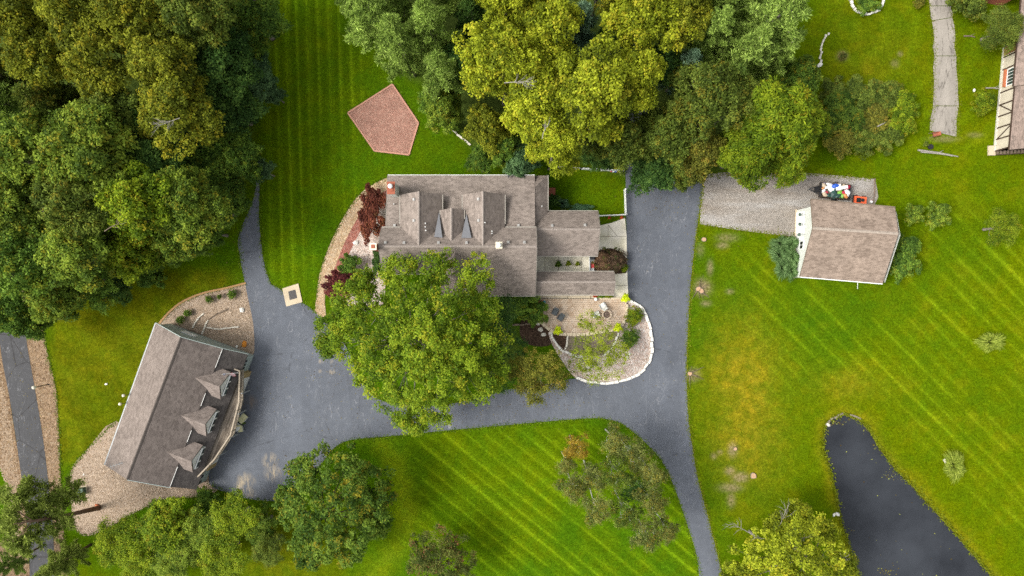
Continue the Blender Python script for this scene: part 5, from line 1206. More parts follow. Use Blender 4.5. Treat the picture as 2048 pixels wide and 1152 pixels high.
dead_branch(1085, 275, 17.5, 9, 'small bare twigs over the rear roof end', 1.4, 6, 'pale_bark', 1.2)

# ---- single trees
def lobes_px(L, bx, by):
    b = P(bx, by); return [tuple(P(x, y, z) - b) + (r * S * .9,) for x, y, z, r in L]
HERO = [(838, 720, 11.5, 42), (798, 652, 11.5, 42), (862, 652, 13, 42), (905, 720, 11.5, 40), (770, 720, 10.5, 40), (800, 545, 8.5, 36), (870, 540, 9.5, 40), (945, 552, 9, 42), (960, 615, 9.5, 42), (705, 595, 8, 42), (745, 630, 9.5, 46), (820, 612, 11.5, 50), (890, 625, 12.5, 50), (668, 655, 6.5, 36), (700, 680, 8.5, 44), (775, 690, 12, 52), (850, 690, 13.5, 54), (930, 690, 12, 50), (978, 690, 9, 40), (745, 745, 9.5, 46), (810, 755, 11.5, 50), (880, 760, 11.5, 50), (945, 760, 9.5, 44), (800, 808, 8, 42), (865, 812, 8.5, 42), (828, 842, 6, 26), (735, 570, 7, 30), (985, 745, 7.5, 34), (655, 690, 5.5, 24)]
PROTO['hero'] = make_tree_meshes(40, 9.7, 14, ncl=34, n_leaf=78, leaf=.21, lobes=lobes_px(HERO, 840, 672), rcl=(.42, .78), trunk_r=.34, twig_n=6, spread=(.4, 1.12))
def special(name, key, bx, by, mat, label, bark='bark', cat='tree'):
    cm, tm = PROTO[key][:2]; p = P(bx, by); root = empty(name, p, 0, label, cat)
    link('crown', cm, MAT[mat], root); link('trunk', tm, MAT[bark], root); return root
special('shade_tree', 'hero', 840, 672, 'leaf_hero', 'huge yellow-green tree covering the front of the main house')
SHADE = [(1005, 650, 6, 34), (1020, 690, 5.5, 34), (990, 720, 5.5, 34), (1000, 760, 4.5, 28), (1015, 620, 5, 28)]
PROTO['shade2'] = make_tree_meshes(41, 4, 7, ncl=26, n_leaf=60, leaf=.15, lobes=lobes_px(SHADE, 1010, 690), rcl=(.35, .6), trunk_r=.14, twig_n=5, spread=(.25, 1.15), sparse=.75)
special('small_tree', 'shade2', 1010, 690, 'leaf_dark', 'dark thin-leaved tree between the huge tree and the patio')
RUST = [(1062, 730, 6, 32), (1098, 730, 6, 30), (1080, 755, 6.5, 36), (1050, 760, 5.5, 32), (1115, 758, 5.5, 30), (1070, 785, 5, 26), (1040, 735, 4.5, 28)]
PROTO['rust'] = make_tree_meshes(42, 4, 7.5, ncl=26, n_leaf=66, leaf=.15, lobes=lobes_px(RUST, 1080, 738), rcl=(.35, .65), trunk_r=.13, twig_n=5, spread=(.25, 1.15))
special('small_tree', 'rust', 1080, 738, 'leaf_rust', 'amber-tinged small tree overhanging the driveway left of the patio beds')
LOC = [(1190, 690, 5.5, 30), (1200, 720, 5, 32), (1165, 700, 4.8, 26), (1215, 690, 4.5, 26), (1180, 745, 4.2, 30), (1225, 735, 4, 28), (1160, 725, 4, 26), (1200, 655, 4.2, 26), (1240, 705, 3.6, 22), (1175, 640, 3.6, 22)]
PROTO['locust'] = make_tree_meshes(43, 4, 6, ncl=30, n_leaf=60, leaf=.12, lobes=lobes_px(LOC, 1195, 700), rcl=(.3, .6), trunk_r=.08, twig_n=5, spread=(.1, 1.25), sparse=.6)
special('small_tree', 'locust', 1195, 700, 'leaf_sprig', 'thin lime-green see-through tree in the bed below the patio', 'bark_dark')
DARK = [(600, 945, 4, 32), (640, 935, 6, 44), (690, 940, 7, 48), (740, 960, 6, 40), (760, 1000, 5, 34), (620, 990, 7, 48), (680, 990, 9.5, 54), (730, 1010, 8, 46), (600, 1030, 6, 40), (650, 1045, 8.5, 50), (705, 1055, 7.5, 46), (745, 1050, 5.5, 32), (610, 1075, 5, 36), (655, 1095, 5.5, 40), (700, 1100, 4.5, 34), (620, 1115, 3.5, 26), (577, 1000, 4, 28), (760, 1035, 4, 24)]
PROTO['darkt'] = make_tree_meshes(44, 6.5, 10.5, ncl=28, n_leaf=60, leaf=.25, lobes=lobes_px(DARK, 668, 1000), rcl=(.4, .72), trunk_r=.25, twig_n=4)
special('maple_tree', 'darkt', 668, 1000, 'leaf_deep', 'dense dark green tree on the lawn below the turning court', 'bark_dark')
REDT = [(845, 1090, 4, 28), (880, 1080, 5, 32), (915, 1090, 4.5, 28), (860, 1120, 5.5, 34), (900, 1125, 5.5, 34), (930, 1120, 4, 26), (835, 1125, 4, 26), (875, 1150, 4.5, 36), (920, 1155, 4, 32)]
PROTO['redt'] = make_tree_meshes(45, 4, 7, ncl=26, n_leaf=60, leaf=.17, lobes=lobes_px(REDT, 885, 1105), rcl=(.35, .6), trunk_r=.14, twig_n=6, spread=(.3, 1.15), sparse=.85)
special('small_tree', 'redt', 885, 1105, 'leaf_redbrown', 'bushy green tree with red dying sprays at the bottom edge')
YEL = [(1500, 1115, 6, 40), (1545, 1090, 8, 44), (1590, 1075, 9, 46), (1480, 1145, 5.5, 36), (1540, 1135, 8, 46), (1600, 1125, 9, 48), (1650, 1110, 7.5, 42), (1680, 1140, 6, 34), (1570, 1165, 8, 46), (1640, 1160, 8, 46), (1610, 1050, 7, 32), (1460, 1170, 5, 34), (1560, 1045, 6, 24), (1595, 1025, 5, 24), (1650, 1060, 5, 26)]
PROTO['yel'] = make_tree_meshes(46, 7, 11, ncl=27, n_leaf=60, leaf=.24, lobes=lobes_px(YEL, 1575, 1085), rcl=(.4, .72), trunk_r=.28, twig_n=6)
special('oak_tree', 'yel', 1575, 1085, 'leaf_yellow', 'bright yellow-green oak at the bottom edge left of the pond')
dead_branch(1500, 1068, 7, 11, 'pale dead branch sticking out left of the bright oak by the pond', 2.2, 8, 'pale_bark', 2.6)
dead_branch(1535, 1080, 7.5, 12, 'short pale dead branch above the bright oak crown', 1.6, 6, 'pale_bark', 2.9)
dead_branch(1560, 1060, 7.5, 13, 'upright pale dead branch between the bright oak and the lawn', 2.4, 8, 'pale_bark', 1.3)
dead_branch(1668, 1125, 8, 14, 'pale dead branch on the pond side of the bright oak', 1.5, 6, 'pale_bark', .4)
LOWL = [(('fine_a', 245, 1085, 66, 6, 'leaf_bright'), 'bright loose tree at the bottom edge below the garage gravel'), (('maple_a', 335, 1048, 66, 6.5, 'leaf_bright'), 'loose light green tree right below the garage'), (('fine_a', 450, 1108, 66, 6, 'leaf_bright'), 'bright loose tree at the bottom edge, third from the left'),
        (('fine_a', 475, 1035, 62, 5.5, 'leaf_bright'), 'loose green tree left of the dense dark tree'), (('fine_a', 355, 1115, 56, 6, 'leaf_mid'), 'thin dark green tree at the bottom edge between two bright ones'), (('fine_a', 540, 1095, 42, 6, 'leaf_olive'), 'thin olive tree at the bottom edge against the dense dark tree'), (('fine_a', 400, 1060, 56, 5.5, 'leaf_mid'), 'loose mid green tree in the middle of the group below the garage'), (('fine_a', 290, 1125, 55, 5, 'leaf_bright'), 'low light green tree at the bottom edge between the side road and the garage'), (('fine_a', 525, 1050, 42, 5, 'leaf_deep'), 'thin green tree tucked against the dense dark tree'), (('shrub_a', 415, 1000, 26, 2.2, 'leaf_green'), 'green bush at the lower garage corner')]
for a, lab in LOWL: tree('maple_tree', a[0], *a[1:], lab, group='loose trees below the garage', zf=.6)
# leaning pine with its bare trunk showing
pb = P(198, 1016); pt = P(28, 1048, 13.5); pr = empty('pine_tree', pb, 0, 'leaning pine with a long bare trunk crossing the side road', 'tree')
m = MB(); ax_ = pt - pb; m.tube([(0, 0, -.1), ax_ * .3 + Vector((0, 0, .5)), ax_ * .65 + Vector((0, 0, .5)), ax_], [.3, .22, .16, .04], 8)
cl, rc, tn = [], [], []; rs = np.random.RandomState(5)
for (x, y, z) in ((60, 975, 8), (100, 985, 7.5), (60, 1020, 9.5), (20, 1040, 11), (30, 1085, 11), (80, 1060, 9.5), (100, 1020, 8.5), (0, 1000, 11), (130, 1000, 7), (150, 985, 6.5), (60, 1085, 10), (10, 1070, 12), (120, 1050, 8), (45, 995, 9)):
    q = P(x, y, z) - pb; s0 = ax_ * min(max(z / 13.5, .3), .95); m.tube([s0, s0.lerp(q, .55), q], [.07, .05, .02], 4, False)
    for i in range(15): cl.append(np.array(q) + rs.normal(0, .75, 3) * np.array([1, 1, .5])); rc.append(rs.uniform(.4, .7)); tn.append(rs.uniform(.2, .9))
V, F, t, o = crown_from_clumps(np.array(cl), np.array(rc), 80, .26, rs, 'needle', np.array(tn), .7, (.2, 1.15))
link('crown', arrays_mesh('crown', V, F, {'tone': t, 'odd': o}), MAT['needle_soft'], pr); m.build('trunk', MAT['bark_pine'], pr, smooth=True)
tree('pine_tree', 'pine_c', 115, 1130, 46, 9, 'needle_soft', 'green pine at the bottom edge beside the side road', bark='bark_pine')
tree('pine_tree', 'pine_b', 5, 1135, 34, 9, 'needle_green', 'pine in the bottom left corner', bark='bark_pine')
# birch clump
BR_ = [('birch_b', 1148, 893, 36, 8, 'leaf_amber', 'amber-leaved birch, topmost left of the birch clump'), ('birch_a', 1130, 925, 30, 7, 'leaf_birch', 'small grey-green birch under the amber one'), ('birch_a', 1225, 880, 42, 8, 'leaf_birch', 'grey-green birch at the top of the clump by the drive bend'), ('birch_b', 1262, 905, 44, 9, 'leaf_birch', 'grey-green birch on the drive side, upper'), ('birch_a', 1300, 940, 42, 9, 'leaf_birch', 'grey-green birch nearest the drive, middle'),
       ('birch_b', 1232, 945, 44, 10, 'leaf_olive', 'olive birch in the centre of the clump'), ('birch_a', 1145, 975, 42, 9, 'leaf_birch', 'tawny birch on the left side of the clump'), ('birch_b', 1180, 950, 42, 9, 'leaf_birch', 'grey birch between the tawny and the central ones'), ('birch_a', 1195, 1015, 42, 10, 'leaf_birch', 'birch with white limbs showing, lower left of the clump'), ('birch_b', 1250, 1020, 42, 10, 'leaf_olive', 'olive birch low in the middle of the clump'),
       ('birch_a', 1300, 1000, 44, 10, 'leaf_birch', 'grey-green birch low on the drive side'), ('birch_b', 1290, 1065, 46, 11, 'leaf_birch', 'birch with white limbs, lowest of the clump'), ('birch_a', 1330, 1055, 34, 10, 'leaf_birch', 'small birch with bare white twigs, lowest on the drive side'), ('birch_b', 1265, 975, 40, 7, 'leaf_dark', 'dark low birch in the shade of the clump')]
for a in BR_: tree('birch_tree', a[0], a[1], a[2], a[3] * .9, *a[4:], group='birch clump on the striped lawn', bark='birch_bark', zf=.7)

# ---- shrubs
def shrub(pr, x, y, r, h, mat, lab, wide=(1, 1), rot=0.0, group=None, base=0.0, name='shrub'):
    return tree(name, pr, x, y, r, h, mat, lab, 'shrub', group, 'bark_dark', rot, .5, wide, 'foliage', 'stem', base)
shrub('shrub_a', 746, 425, 33, 3.2, 'leaf_maroon', 'tall maroon shrub against the left end of the rear roof', (.9, 1.7))
shrub('shrub_a', 683, 568, 30, 2.6, 'leaf_wine', 'dark wine-red shrub at the lower end of the tan garden path', (1.35, .9))
shrub('shrub_a', 701, 533, 26, 2.0, 'leaf_green', 'round green shrub between the red mulch and the wine-red shrub')
shrub('shrub_a', 755, 520, 14, 1.2, 'leaf_dark', 'dark green groundcover against the left house wall', (.8, 2.2))
shrub('shrub_b', 1268, 632, 21, 1.3, 'leaf_bright', 'yellow-green mound shrub, upper of the two in the stone-edged bed', group='mounds in the stone-edged bed')
shrub('shrub_b', 1259, 675, 23, 1.5, 'leaf_green', 'dark green mound shrub, lower of the two in the stone-edged bed', group='mounds in the stone-edged bed')
shrub('shrub_b', 1210, 522, 27, 1.2, 'leaf_brown', 'brown withering mound shrub beside the court bench')
shrub('shrub_b', 1233, 520, 25, 1.6, 'leaf_umber', 'dark brown weeping shrub next to the driveway')
shrub('shrub_b', 1249, 536, 9, .8, 'leaf_bright', 'small green tuft at the foot of the dark brown shrub')
shrub('shrub_a', 1030, 610, 44, 3.0, 'leaf_green', 'glossy green bush between the house front and the patio', (1.2, .8))
shrub('shrub_a', 1075, 625, 26, 2.0, 'leaf_green', 'glossy green bush at the left end of the patio', (.9, 1.0))
shrub('shrub_a', 1108, 402, 14, 1.6, 'leaf_dark', 'dark green shrub in the inner corner of the fenced yard')
shrub('shrub_a', 1163, 418, 18, .9, 'grass_dark', 'low blue-green groundcover along the wing roof in the fenced yard', (1.5, .6))
shrub('shrub_a', 906, 252, 14, 1.6, 'leaf_green', 'round green shrub beside the curved edging behind the house')
shrub('shrub_a', 1826, 428, 21, 2.2, 'leaf_mid', 'pale green bush right of the barn, left of two')
shrub('shrub_a', 1873, 430, 27, 2.6, 'leaf_mid', 'pale green bush right of the barn, right of two')
shrub('shrub_a', 1808, 512, 34, 2.4, 'leaf_green', 'dark green bushes close behind the barn wall', (1, 1.4))
tree('small_tree', 'fine_a', 2000, 455, 46, 4.5, 'leaf_bright', 'thin yellow-green tree on the lawn right of the barn', zf=.6)
tree('small_tree', 'fine_a', 2000, 60, 56, 5, 'leaf_olive', 'loose olive tree in front of the half-timbered house', zf=.6)
tree('small_tree', 'shrub_a', 1935, 5, 38, 3, 'leaf_olive', 'olive tree cut by the top edge beside the broken drive', zf=.5)
shrub('shrub_b', 1966, 205, 28, 1.8, 'leaf_bright', 'airy light green shrub by the half-timbered wall')
shrub('shrub_a', 1736, 0, 28, 1.2, 'leaf_green', 'green planting inside the round stone ring at the top edge')
shrub('shrub_b', 1685, 113, 9, .6, 'leaf_redbrown', 'small brownish weed clump on the neighbour lawn')
shrub('shrub_b', 1838, 4, 14, .9, 'leaf_rust', 'brownish tuft left of the broken drive at the top edge')
THK = [(1675, 205, 40, 'leaf_deep'), (1720, 190, 40, 'leaf_olive'), (1765, 195, 40, 'leaf_olive'), (1805, 215, 34, 'leaf_bright'), (1700, 245, 44, 'leaf_deep'), (1750, 240, 44, 'leaf_rust'), (1795, 245, 36, 'leaf_bright'), (1680, 280, 36, 'leaf_rust'), (1725, 283, 36, 'leaf_olive'), (1770, 275, 34, 'leaf_olive'), (1650, 245, 34, 'leaf_deep'), (1665, 180, 28, 'leaf_olive')]
pos_w = ['upper left', 'upper middle', 'upper right', 'rightmost bright', 'left centre', 'centre', 'right centre', 'lower left', 'lower middle', 'lower right', 'leftmost dark', 'topmost olive']
for i, (x, y, r, mt) in enumerate(THK): shrub('shrub_a' if i % 2 else 'shrub_b', x, y, r, 1.9, mt, pos_w[i] + ' bush of the overgrown mound by the broken drive', rot=i * 1.3, group='bushes of the overgrown mound')
# five small shrubs of the garage bed
for (x, y, r), lab in zip(((361, 640, 10), (376, 626, 9), (419, 599, 9), (440, 593, 6), (465, 588, 11)), ('nearest the garage roof corner', 'second from the garage roof corner', 'in the middle of the row', 'smallest of the row', 'largest, nearest the asphalt path')):
    shrub('shrub_b', x, y, r, .8, 'leaf_green', 'small round shrub in the gravel bed, ' + lab, group='round shrubs in the garage bed', rot=x)
# chartreuse tufts in pots along the patio wall
for (x, y), lab in zip(((1251, 597), (1236, 656), (1116, 662), (1077, 627)), ('at the driveway corner of the patio', 'at the right curve of the patio wall', 'at the left curve of the patio wall', 'beside the glossy bush')):
    t_ = shrub('tuft', x, y, 9.5, .75, 'leaf_chartreuse', 'lime-yellow potted plant ' + lab, group='lime plants on the patio wall', base=.3, name='potted_plant')
    q = t_; MB().lathe([(.17, 0), (.24, .3), (.26, .32), (.22, .32)], (0, 0, -.02), 10).build('pot', MAT['terracotta'], q).scale = (1 / q.scale[0] * 1.0, 1 / q.scale[1] * 1.0, 1 / q.scale[2])
for i, ((x, y), r) in enumerate(zip(((1117, 529), (1137, 527.5), (1155, 528)), (7, 6, 5))):
    t_ = shrub('tuft', x, y, r, .7, 'leaf_green' if i == 0 else 'leaf_sprig', ('darkest and largest', 'middle', 'smallest')[i] + ' potted plant on the concrete court', group='potted plants on the court', base=.05, name='potted_plant')
    MB().lathe([(.12, 0), (.17, .25), (.19, .27), (.15, .27)], (0, 0, 0), 10).build('pot', MAT['terracotta'], t_).scale = (1 / t_.scale[0], 1 / t_.scale[1], 1 / t_.scale[2])

# ---- ornamental grasses
def grass_mesh(seed, Rr, h, n, w=.05, inner=.12, lift=1.0):
    rs = np.random.RandomState(seed); a = rs.rand(n) * 6.283; l = Rr * rs.uniform(.45, 1.1, n) * (.8 + .25 * np.sin(a * 2 + seed) + .12 * np.sin(a * 5)); r0 = rs.rand(n) * inner * Rr
    d = np.stack([np.cos(a), np.sin(a)], 1); sd = np.stack([-d[:, 1], d[:, 0]], 1); hh = h * rs.uniform(.6, 1.1, n)
    rings = []
    for f, zf, wf in ((0, 0, .7), (.3, .75, 1), (.68, 1.0, .8), (1.0, .72 * lift, .12)):
        c = d * (r0 + l * f)[:, None]; z = hh * zf
        for s_ in (-1, 1): rings.append(np.concatenate([c + sd * (w * wf * s_ * .5), z[:, None]], 1))
    V = np.stack(rings, 1).reshape(-1, 3); b = np.arange(n)[:, None] * 8
    F = np.concatenate([b + np.array([[0, 1, 3, 2]]), b + np.array([[2, 3, 5, 4]]), b + np.array([[4, 5, 7, 6]])])
    t = np.clip(rs.normal(.5, .25, n), 0, 1)
    return arrays_mesh('blades', V, F, {'tone': np.repeat(t, 8), 'odd': np.repeat(rs.rand(n), 8)})
GM = [grass_mesh(1, 1.5, 1.5, 800, .07), grass_mesh(2, 1.2, .9, 1100, .05, .3), grass_mesh(3, 1.3, 1.3, 700, .06)]
def grass(me, x, y, rpx, R0, mat, lab, rot=0, group=None):
    r = empty('ornamental_grass', P(x, y), rot, lab, 'grass clump', group); s_ = rpx * S / R0; r.scale = (s_, s_, s_)
    o = bpy.data.objects.new('blades', me); COL.objects.link(o); o.parent = r
    if len(me.materials) == 0: me.materials.append(None)
    o.material_slots[0].link = 'OBJECT'; o.material_slots[0].material = MAT[mat]; return r
for i, (x, y, r) in enumerate(((1556, 488, 22), (1576, 488, 20), (1553, 512, 24), (1577, 514, 22), (1558, 536, 22), (1577, 541, 20))):
    grass(GM[i % 2 * 2], x, y, r, 1.5 if i % 2 == 0 else 1.3, 'grass_green', ('upper left', 'upper right', 'middle left', 'middle right', 'lower left', 'lower right')[i] + ' clump of the tall green grass before the barn gable', i * 1.1, 'tall grasses at the barn gable')
grass(GM[1], 1974, 683, 24, 1.2, 'grass_yellow', 'pale spiky grass clump on the right lawn, upper one', .3); grass(GM[1], 1900, 928, 26, 1.2, 'grass_yellow', 'pale spiky grass clump beside the pond, lower one', 1.9)
grass(GM[2], 1124, 408, 15, 1.3, 'grass_dark', 'spraying blue-green grass clump in the fenced yard', .5)
# ------------------------------------------------------------------ patio
PZ = 0.32
ARC = [(1075.6, 632), (1085, 647.7), (1101, 660.7), (1118, 667), (1144, 669), (1170, 668.5), (1196, 665), (1222, 660.7), (1239.7, 654.7), (1249, 642.5), (1252.7, 628.6), (1254.4, 606)]
arc_w = smooth_poly(px2(ARC, PZ), False, 6)
pp = arc_w + [P(1254.4, 597, PZ).to_2d(), P(1080, 597, PZ).to_2d(), P(1076, 612, PZ).to_2d()]
patio = flat('patio', pp, PZ - .05, MAT['paver_joint'], PZ - .05)
# pavers, one box each, joined because each covers only a few pixels
rs = np.random.RandomState(8); poly_ = [(p.x, p.y) for p in pp]; x0, x1 = min(p.x for p in pp), max(p.x for p in pp); y0, y1 = min(p.y for p in pp), max(p.y for p in pp)
m = MB(); row = 0; y = y0
cand = []
while y < y1:
    x = x0 - (row % 2) * .14
    while x < x1: cand.append((x + .14, y + .11)); x += .28
    y += .22; row += 1
cand = np.array(cand); ok = sdist(poly_, cand[:, 0], cand[:, 1]) < -.05
for (x, y) in cand[ok]: m.box((x, y, PZ - .03 + rs.uniform(-.006, .006)), (.262, .202, .06))
o = m.build('paver', MAT['paver'], patio); o['kind'] = 'stuff'
stone_row('patio_wall', ARC, MAT['capstone'], 'curved low wall of tan capstones round the paved patio', 'wall', .36, PZ + .14, .55, 3, 0.0, .0)
stone_row('patio_wall', [(1080, 591.5), (1110, 592), (1150, 592), (1188, 592)], MAT['capstone'], 'straight pale stone ledge between the long wing and the patio', 'wall', .42, PZ + .1, 2.2, 4, 0.0, .0)
stone_row('patio_wall', [(1190, 596.5), (1220, 596.5), (1250, 596.5)], MAT['capstone'], 'short pale stone ledge beside the patio flowers', 'wall', .25, PZ + .1, 1.8, 5, 0.0, .0)
# beds below the patio
sheet('gravel_bed', [(1256, 602), (1270, 606), (1288, 620), (1299, 647), (1303, 680), (1300, 714), (1284, 740), (1254, 756), (1214, 764), (1180, 763), (1150, 755), (1130, 730), (1105, 690), (1100, 660), (1150, 668), (1200, 665), (1245, 650)], 0.06, MAT['gravel_pale'], n=3)
sheet('mulch_bed', [(1104, 664), (1120, 690), (1133, 700), (1150, 708), (1185, 712), (1210, 708), (1228, 690), (1236, 664), (1200, 668), (1150, 671)], 0.09, plain('soil_grey', (0.17, 0.14, 0.10), .95, .1, .45, 3), n=3)
sheet('mulch_bed', [(1104, 664), (1112, 682), (1122, 694), (1131, 699), (1134, 672), (1120, 668)], 0.10, MAT['mulch_brown'], n=2)
sheet('mulch_bed', [(1045, 636), (1074, 634), (1086, 650), (1100, 663), (1106, 680), (1095, 692), (1060, 690), (1040, 670)], 0.03, MAT['mulch_brown'], n=3)
stone_row('stone_edging', [(1257, 599), (1266, 603), (1285, 617), (1298, 645), (1304, 680), (1302, 715), (1285, 742), (1255, 758), (1215, 766), (1180, 764), (1153, 756)], MAT['white_stone'], 'long curved edging of white stones between the bed and the driveway', 'edging', .30, .3, .8, 7)
stone_row('stone_edging', [(1101, 663), (1107, 680), (1117, 695), (1132, 705), (1150, 711), (1166, 713)], MAT['white_stone'], 'curved white stone edging left of the lime tree, below the patio', 'edging', .24, .26, .6, 8)
stone_row('stone_edging', [(1237, 665), (1233, 680), (1225, 694), (1213, 706), (1207, 711)], MAT['white_stone'], 'curved white stone edging right of the lime tree, below the patio', 'edging', .22, .26, .5, 9)
stone_row('stone_edging', [(1136, 672), (1134, 687), (1131, 700)], MAT['limestone'], 'short straight stone divider in the bed below the patio', 'edging', .2, .24, .6, 10)
stone_row('stone_edging', [(1025, 650), (1040, 649), (1072, 647)], MAT['timber_old'], 'low dark wall stub under the glossy bush', 'edging', .2, .2, .9, 11)
for i, (x, y, s_) in enumerate(((1076, 646, .42), (1081, 659, .36), (1087, 669, .36))):
    o = link('stepping_stone', rock_mesh(60 + i, s_, s_ * .8, .08, .6), MAT['boulder'], None, P(x, y) + Vector((0, 0, .03))); tag(o, ('largest flat stepping stone, nearest the lime pot', 'middle flat grey stepping stone in brown mulch', 'lowest flat stepping stone, nearest the amber tree')[i], 'stone', 'stepping stones left of the patio')
for i, (x, y, s_, lab, mt) in enumerate(((1258, 708, .26, 'white rock in the patio bed, upper of two', 'white_stone'), (1255, 715, .22, 'white rock in the patio bed, lower of two', 'white_stone'), (1178, 732, .55, 'flat grey boulder under the lime tree', 'boulder'), (485, 620, .42, 'pale boulder in the garage gravel bed', 'white_stone'), (712, 485, .42, 'pale boulder in the gravel by the red mulch', 'white_stone'), (196, 1012, .4, 'brown boulder at the foot of the leaning pine', 'terracotta'), (1638, 131, .42, 'white block at the end of the stone row on the neighbour lawn', 'white_stone'), (1656, 849, .3, 'pinkish rock on the pond corner', 'boulder'), (1668, 1029, .24, 'white stone on the left pond bank, left of two', 'white_stone'), (1675, 1028, .28, 'white stone on the left pond bank, right of two', 'white_stone'), (474, 693, .22, 'small white rock beside the orange stone', 'white_stone'), (1893, 921, .45, 'grey rock beside the pale grass clump', 'boulder'), (1948, 181, .22, 'small white thing on the lawn before the half-timbered house', 'white_stone'), (213, 768, .18, 'small white disc on the lawn left of the garage', 'white_stone'), (168, 949, .14, 'small white marker in the gravel left of the garage', 'white_stone'))):
    o = link('rock', rock_mesh(80 + i, s_, s_ * .72, s_ * .6), MAT[mt], None, P(x, y) + Vector((0, 0, s_ * .25))); o.rotation_euler = (0, 0, i * 1.7); tag(o, lab, 'rock')
o = link('orange_rock', rock_mesh(5, .3, .45, .35), MAT['orange_stone'], None, P(489, 688) + Vector((0, 0, .12))); tag(o, 'orange rounded stone at the asphalt edge of the garage bed', 'rock')
# pond head stones, loose stones
stone_row('pond_wall', [(1652, 851), (1660, 841), (1672, 834), (1687, 827)], MAT['pond_stone'], 'grey stone rim at the head of the pond, left piece', 'wall', .22, .07, .8, 12, 0.0, .05)
stone_row('pond_wall', [(1700, 829), (1712, 833), (1722, 839)], MAT['pond_stone'], 'grey stone rim at the head of the pond, right piece', 'wall', .18, .07, 1.2, 13, 0.0, .03)
stone_row('stone_row', [(1656, 64), (1650, 82), (1646, 95), (1643, 112), (1639, 126)], MAT['boulder'], 'broken row of small stones on the neighbour lawn', 'edging', .2, .16, .45, 14, 0.0, .2)
ring = [(1736 + 33 * math.cos(a), -4 + 31 * math.sin(a)) for a in np.linspace(-.1, 3.3, 14)]
stone_row('stone_ring', ring, MAT['white_stone'], 'round stone ring cut by the top edge of the photo', 'edging', .26, .22, .45, 15, 0.0, .06)
for j, (pts, lab) in enumerate((([(385, 657), (390, 645), (398, 634), (407, 626)], 'left line of pale stones in the garage gravel bed'), ([(403, 669), (408, 656), (412, 645), (416, 640)], 'middle line of pale stones in the garage gravel bed'), ([(412, 655), (425, 657), (436, 659), (455, 656), (478, 654)], 'long line of pale stones across the garage gravel bed'))):
    stone_row('stone_edging', pts, MAT['limestone'], lab, 'edging', .16, .16, .7, 20 + j, 0.03, .03)
stone_row('timber_edging', [(417, 639), (428, 631), (442, 624), (455, 618)], MAT['timber_old'], 'dark timber line curving through the garage gravel bed', 'edging', .14, .14, 1.2, 24, 0.03, .03)
stone_row('timber_edging', [(355, 654), (372, 660), (388, 664), (403, 671)], MAT['timber_old'], 'dark timbers along the garage gable wall', 'edging', .18, .16, 1.2, 25, 0.03, .05)
stone_row('stone_edging', [(880, 237), (895, 251), (912, 266), (930, 280), (942, 290)], MAT['limestone'], 'curved pale edging between the striped lawn and the wood behind the house', 'edging', .22, .16, .8, 26, 0.0, .05)
stone_row('stone_edging', [(958, 312), (963, 325), (965, 345)], MAT['timber_old'], 'short brown edging beside the rear roof', 'edging', .2, .14, .8, 27, 0.0, .05)
# leaves and pads on the pond, joined: hundreds of specks
rs = np.random.RandomState(3); c = []
lo, hi = np.min(POND, 0), np.max(POND, 0)
q = lo + rs.rand(9000, 2) * (hi - lo); dd = sdist(POND, q[:, 0], q[:, 1]); nz = vnoise(q[:, 0], q[:, 1], 16, 5)
near = (dd < -2) & (dd > -11) & (nz > .5) & ((q[:, 0] > 1700) | (q[:, 1] < 930)) & (q[:, 1] < 1010); mid_ = (dd < -12) & (rs.rand(len(q)) < .016)
c = np.concatenate([q[near], q[mid_], np.array([1785, 952]) + rs.normal(0, 1, (26, 2)) * np.array([14, 5]), np.array([1680, 846]) + rs.normal(0, 1, (24, 2)) * np.array([8, 3]), np.array([1774, 1143]) + rs.normal(0, 1, (30, 2)) * np.array([9, 4]), np.array([1735, 858]) + rs.normal(0, 1, (24, 2)) * np.array([6, 8])])
c = c[sdist(POND, c[:, 0], c[:, 1]) < -1.5]
n = len(c); a = rs.rand(n) * 6.28; V = []
s_ = rs.uniform(.03, .10, n)
for k in range(6): V.append(np.stack([(c[:, 0] - 1024) * S + s_ * np.cos(a + k * 1.047), (576 - c[:, 1]) * S + s_ * .8 * np.sin(a + k * 1.047), np.full(n, -.132)], 1))
V = np.stack(V, 1).reshape(-1, 3); F = np.concatenate([np.arange(n)[:, None] * 6 + np.array([[0, 1, 2, 3]]), np.arange(n)[:, None] * 6 + np.array([[0, 3, 4, 5]])])
foliage('leaf_pond', (.09, .06, .02), (.15, .125, .03), (.23, .25, .06))
o = link('floating_leaves', arrays_mesh('floating_leaves', V, F, {'tone': np.repeat(rs.rand(n), 6), 'odd': np.zeros(n * 6)}), MAT['leaf_pond']); tag(o, 'small yellow leaves and pads floating on the dark pond', 'leaves', kind='stuff')

# ------------------------------------------------------------------ furniture on the patio and elsewhere
def lounge(name, x, y, rot, mat, lab, group, z=PZ, w_=.66, cat='chair'):
    """patio armchair: seat, raked back, arms, four legs"""
    r = empty(name, P(x, y, z), rot, lab, cat, group); f = MAT['grey_metal'] if mat != 'grey_fabric' else MAT['dark_metal']
    MB().box((0, .02, .38), (w_ - .08, .6, .12)).build('seat', MAT[mat], r)
    M = Matrix.Rotation(R(-24), 3, 'X'); MB().box((0, .42, .66), (w_ - .08, .12, .62), M=M).build('backrest', MAT[mat], r)
    for s_ in (-1, 1):
        MB().box((s_ * (w_ / 2), .02, .56), (.07, .62, .05)).build('arm', f, r)
        for yy in (-.26, .3): MB().tube([(s_ * w_ / 2, yy, 0), (s_ * w_ / 2, yy, .55)], .02, 6).build('leg', f, r)
    return r
lounge('patio_chair', 1204, 611, R(-145), 'white_fabric', 'white patio chair behind the fire pit, upper one', 'white chairs at the fire pit'); lounge('patio_chair', 1193, 628, R(-250), 'white_fabric', 'white patio chair left of the fire pit, lower one', 'white chairs at the fire pit')
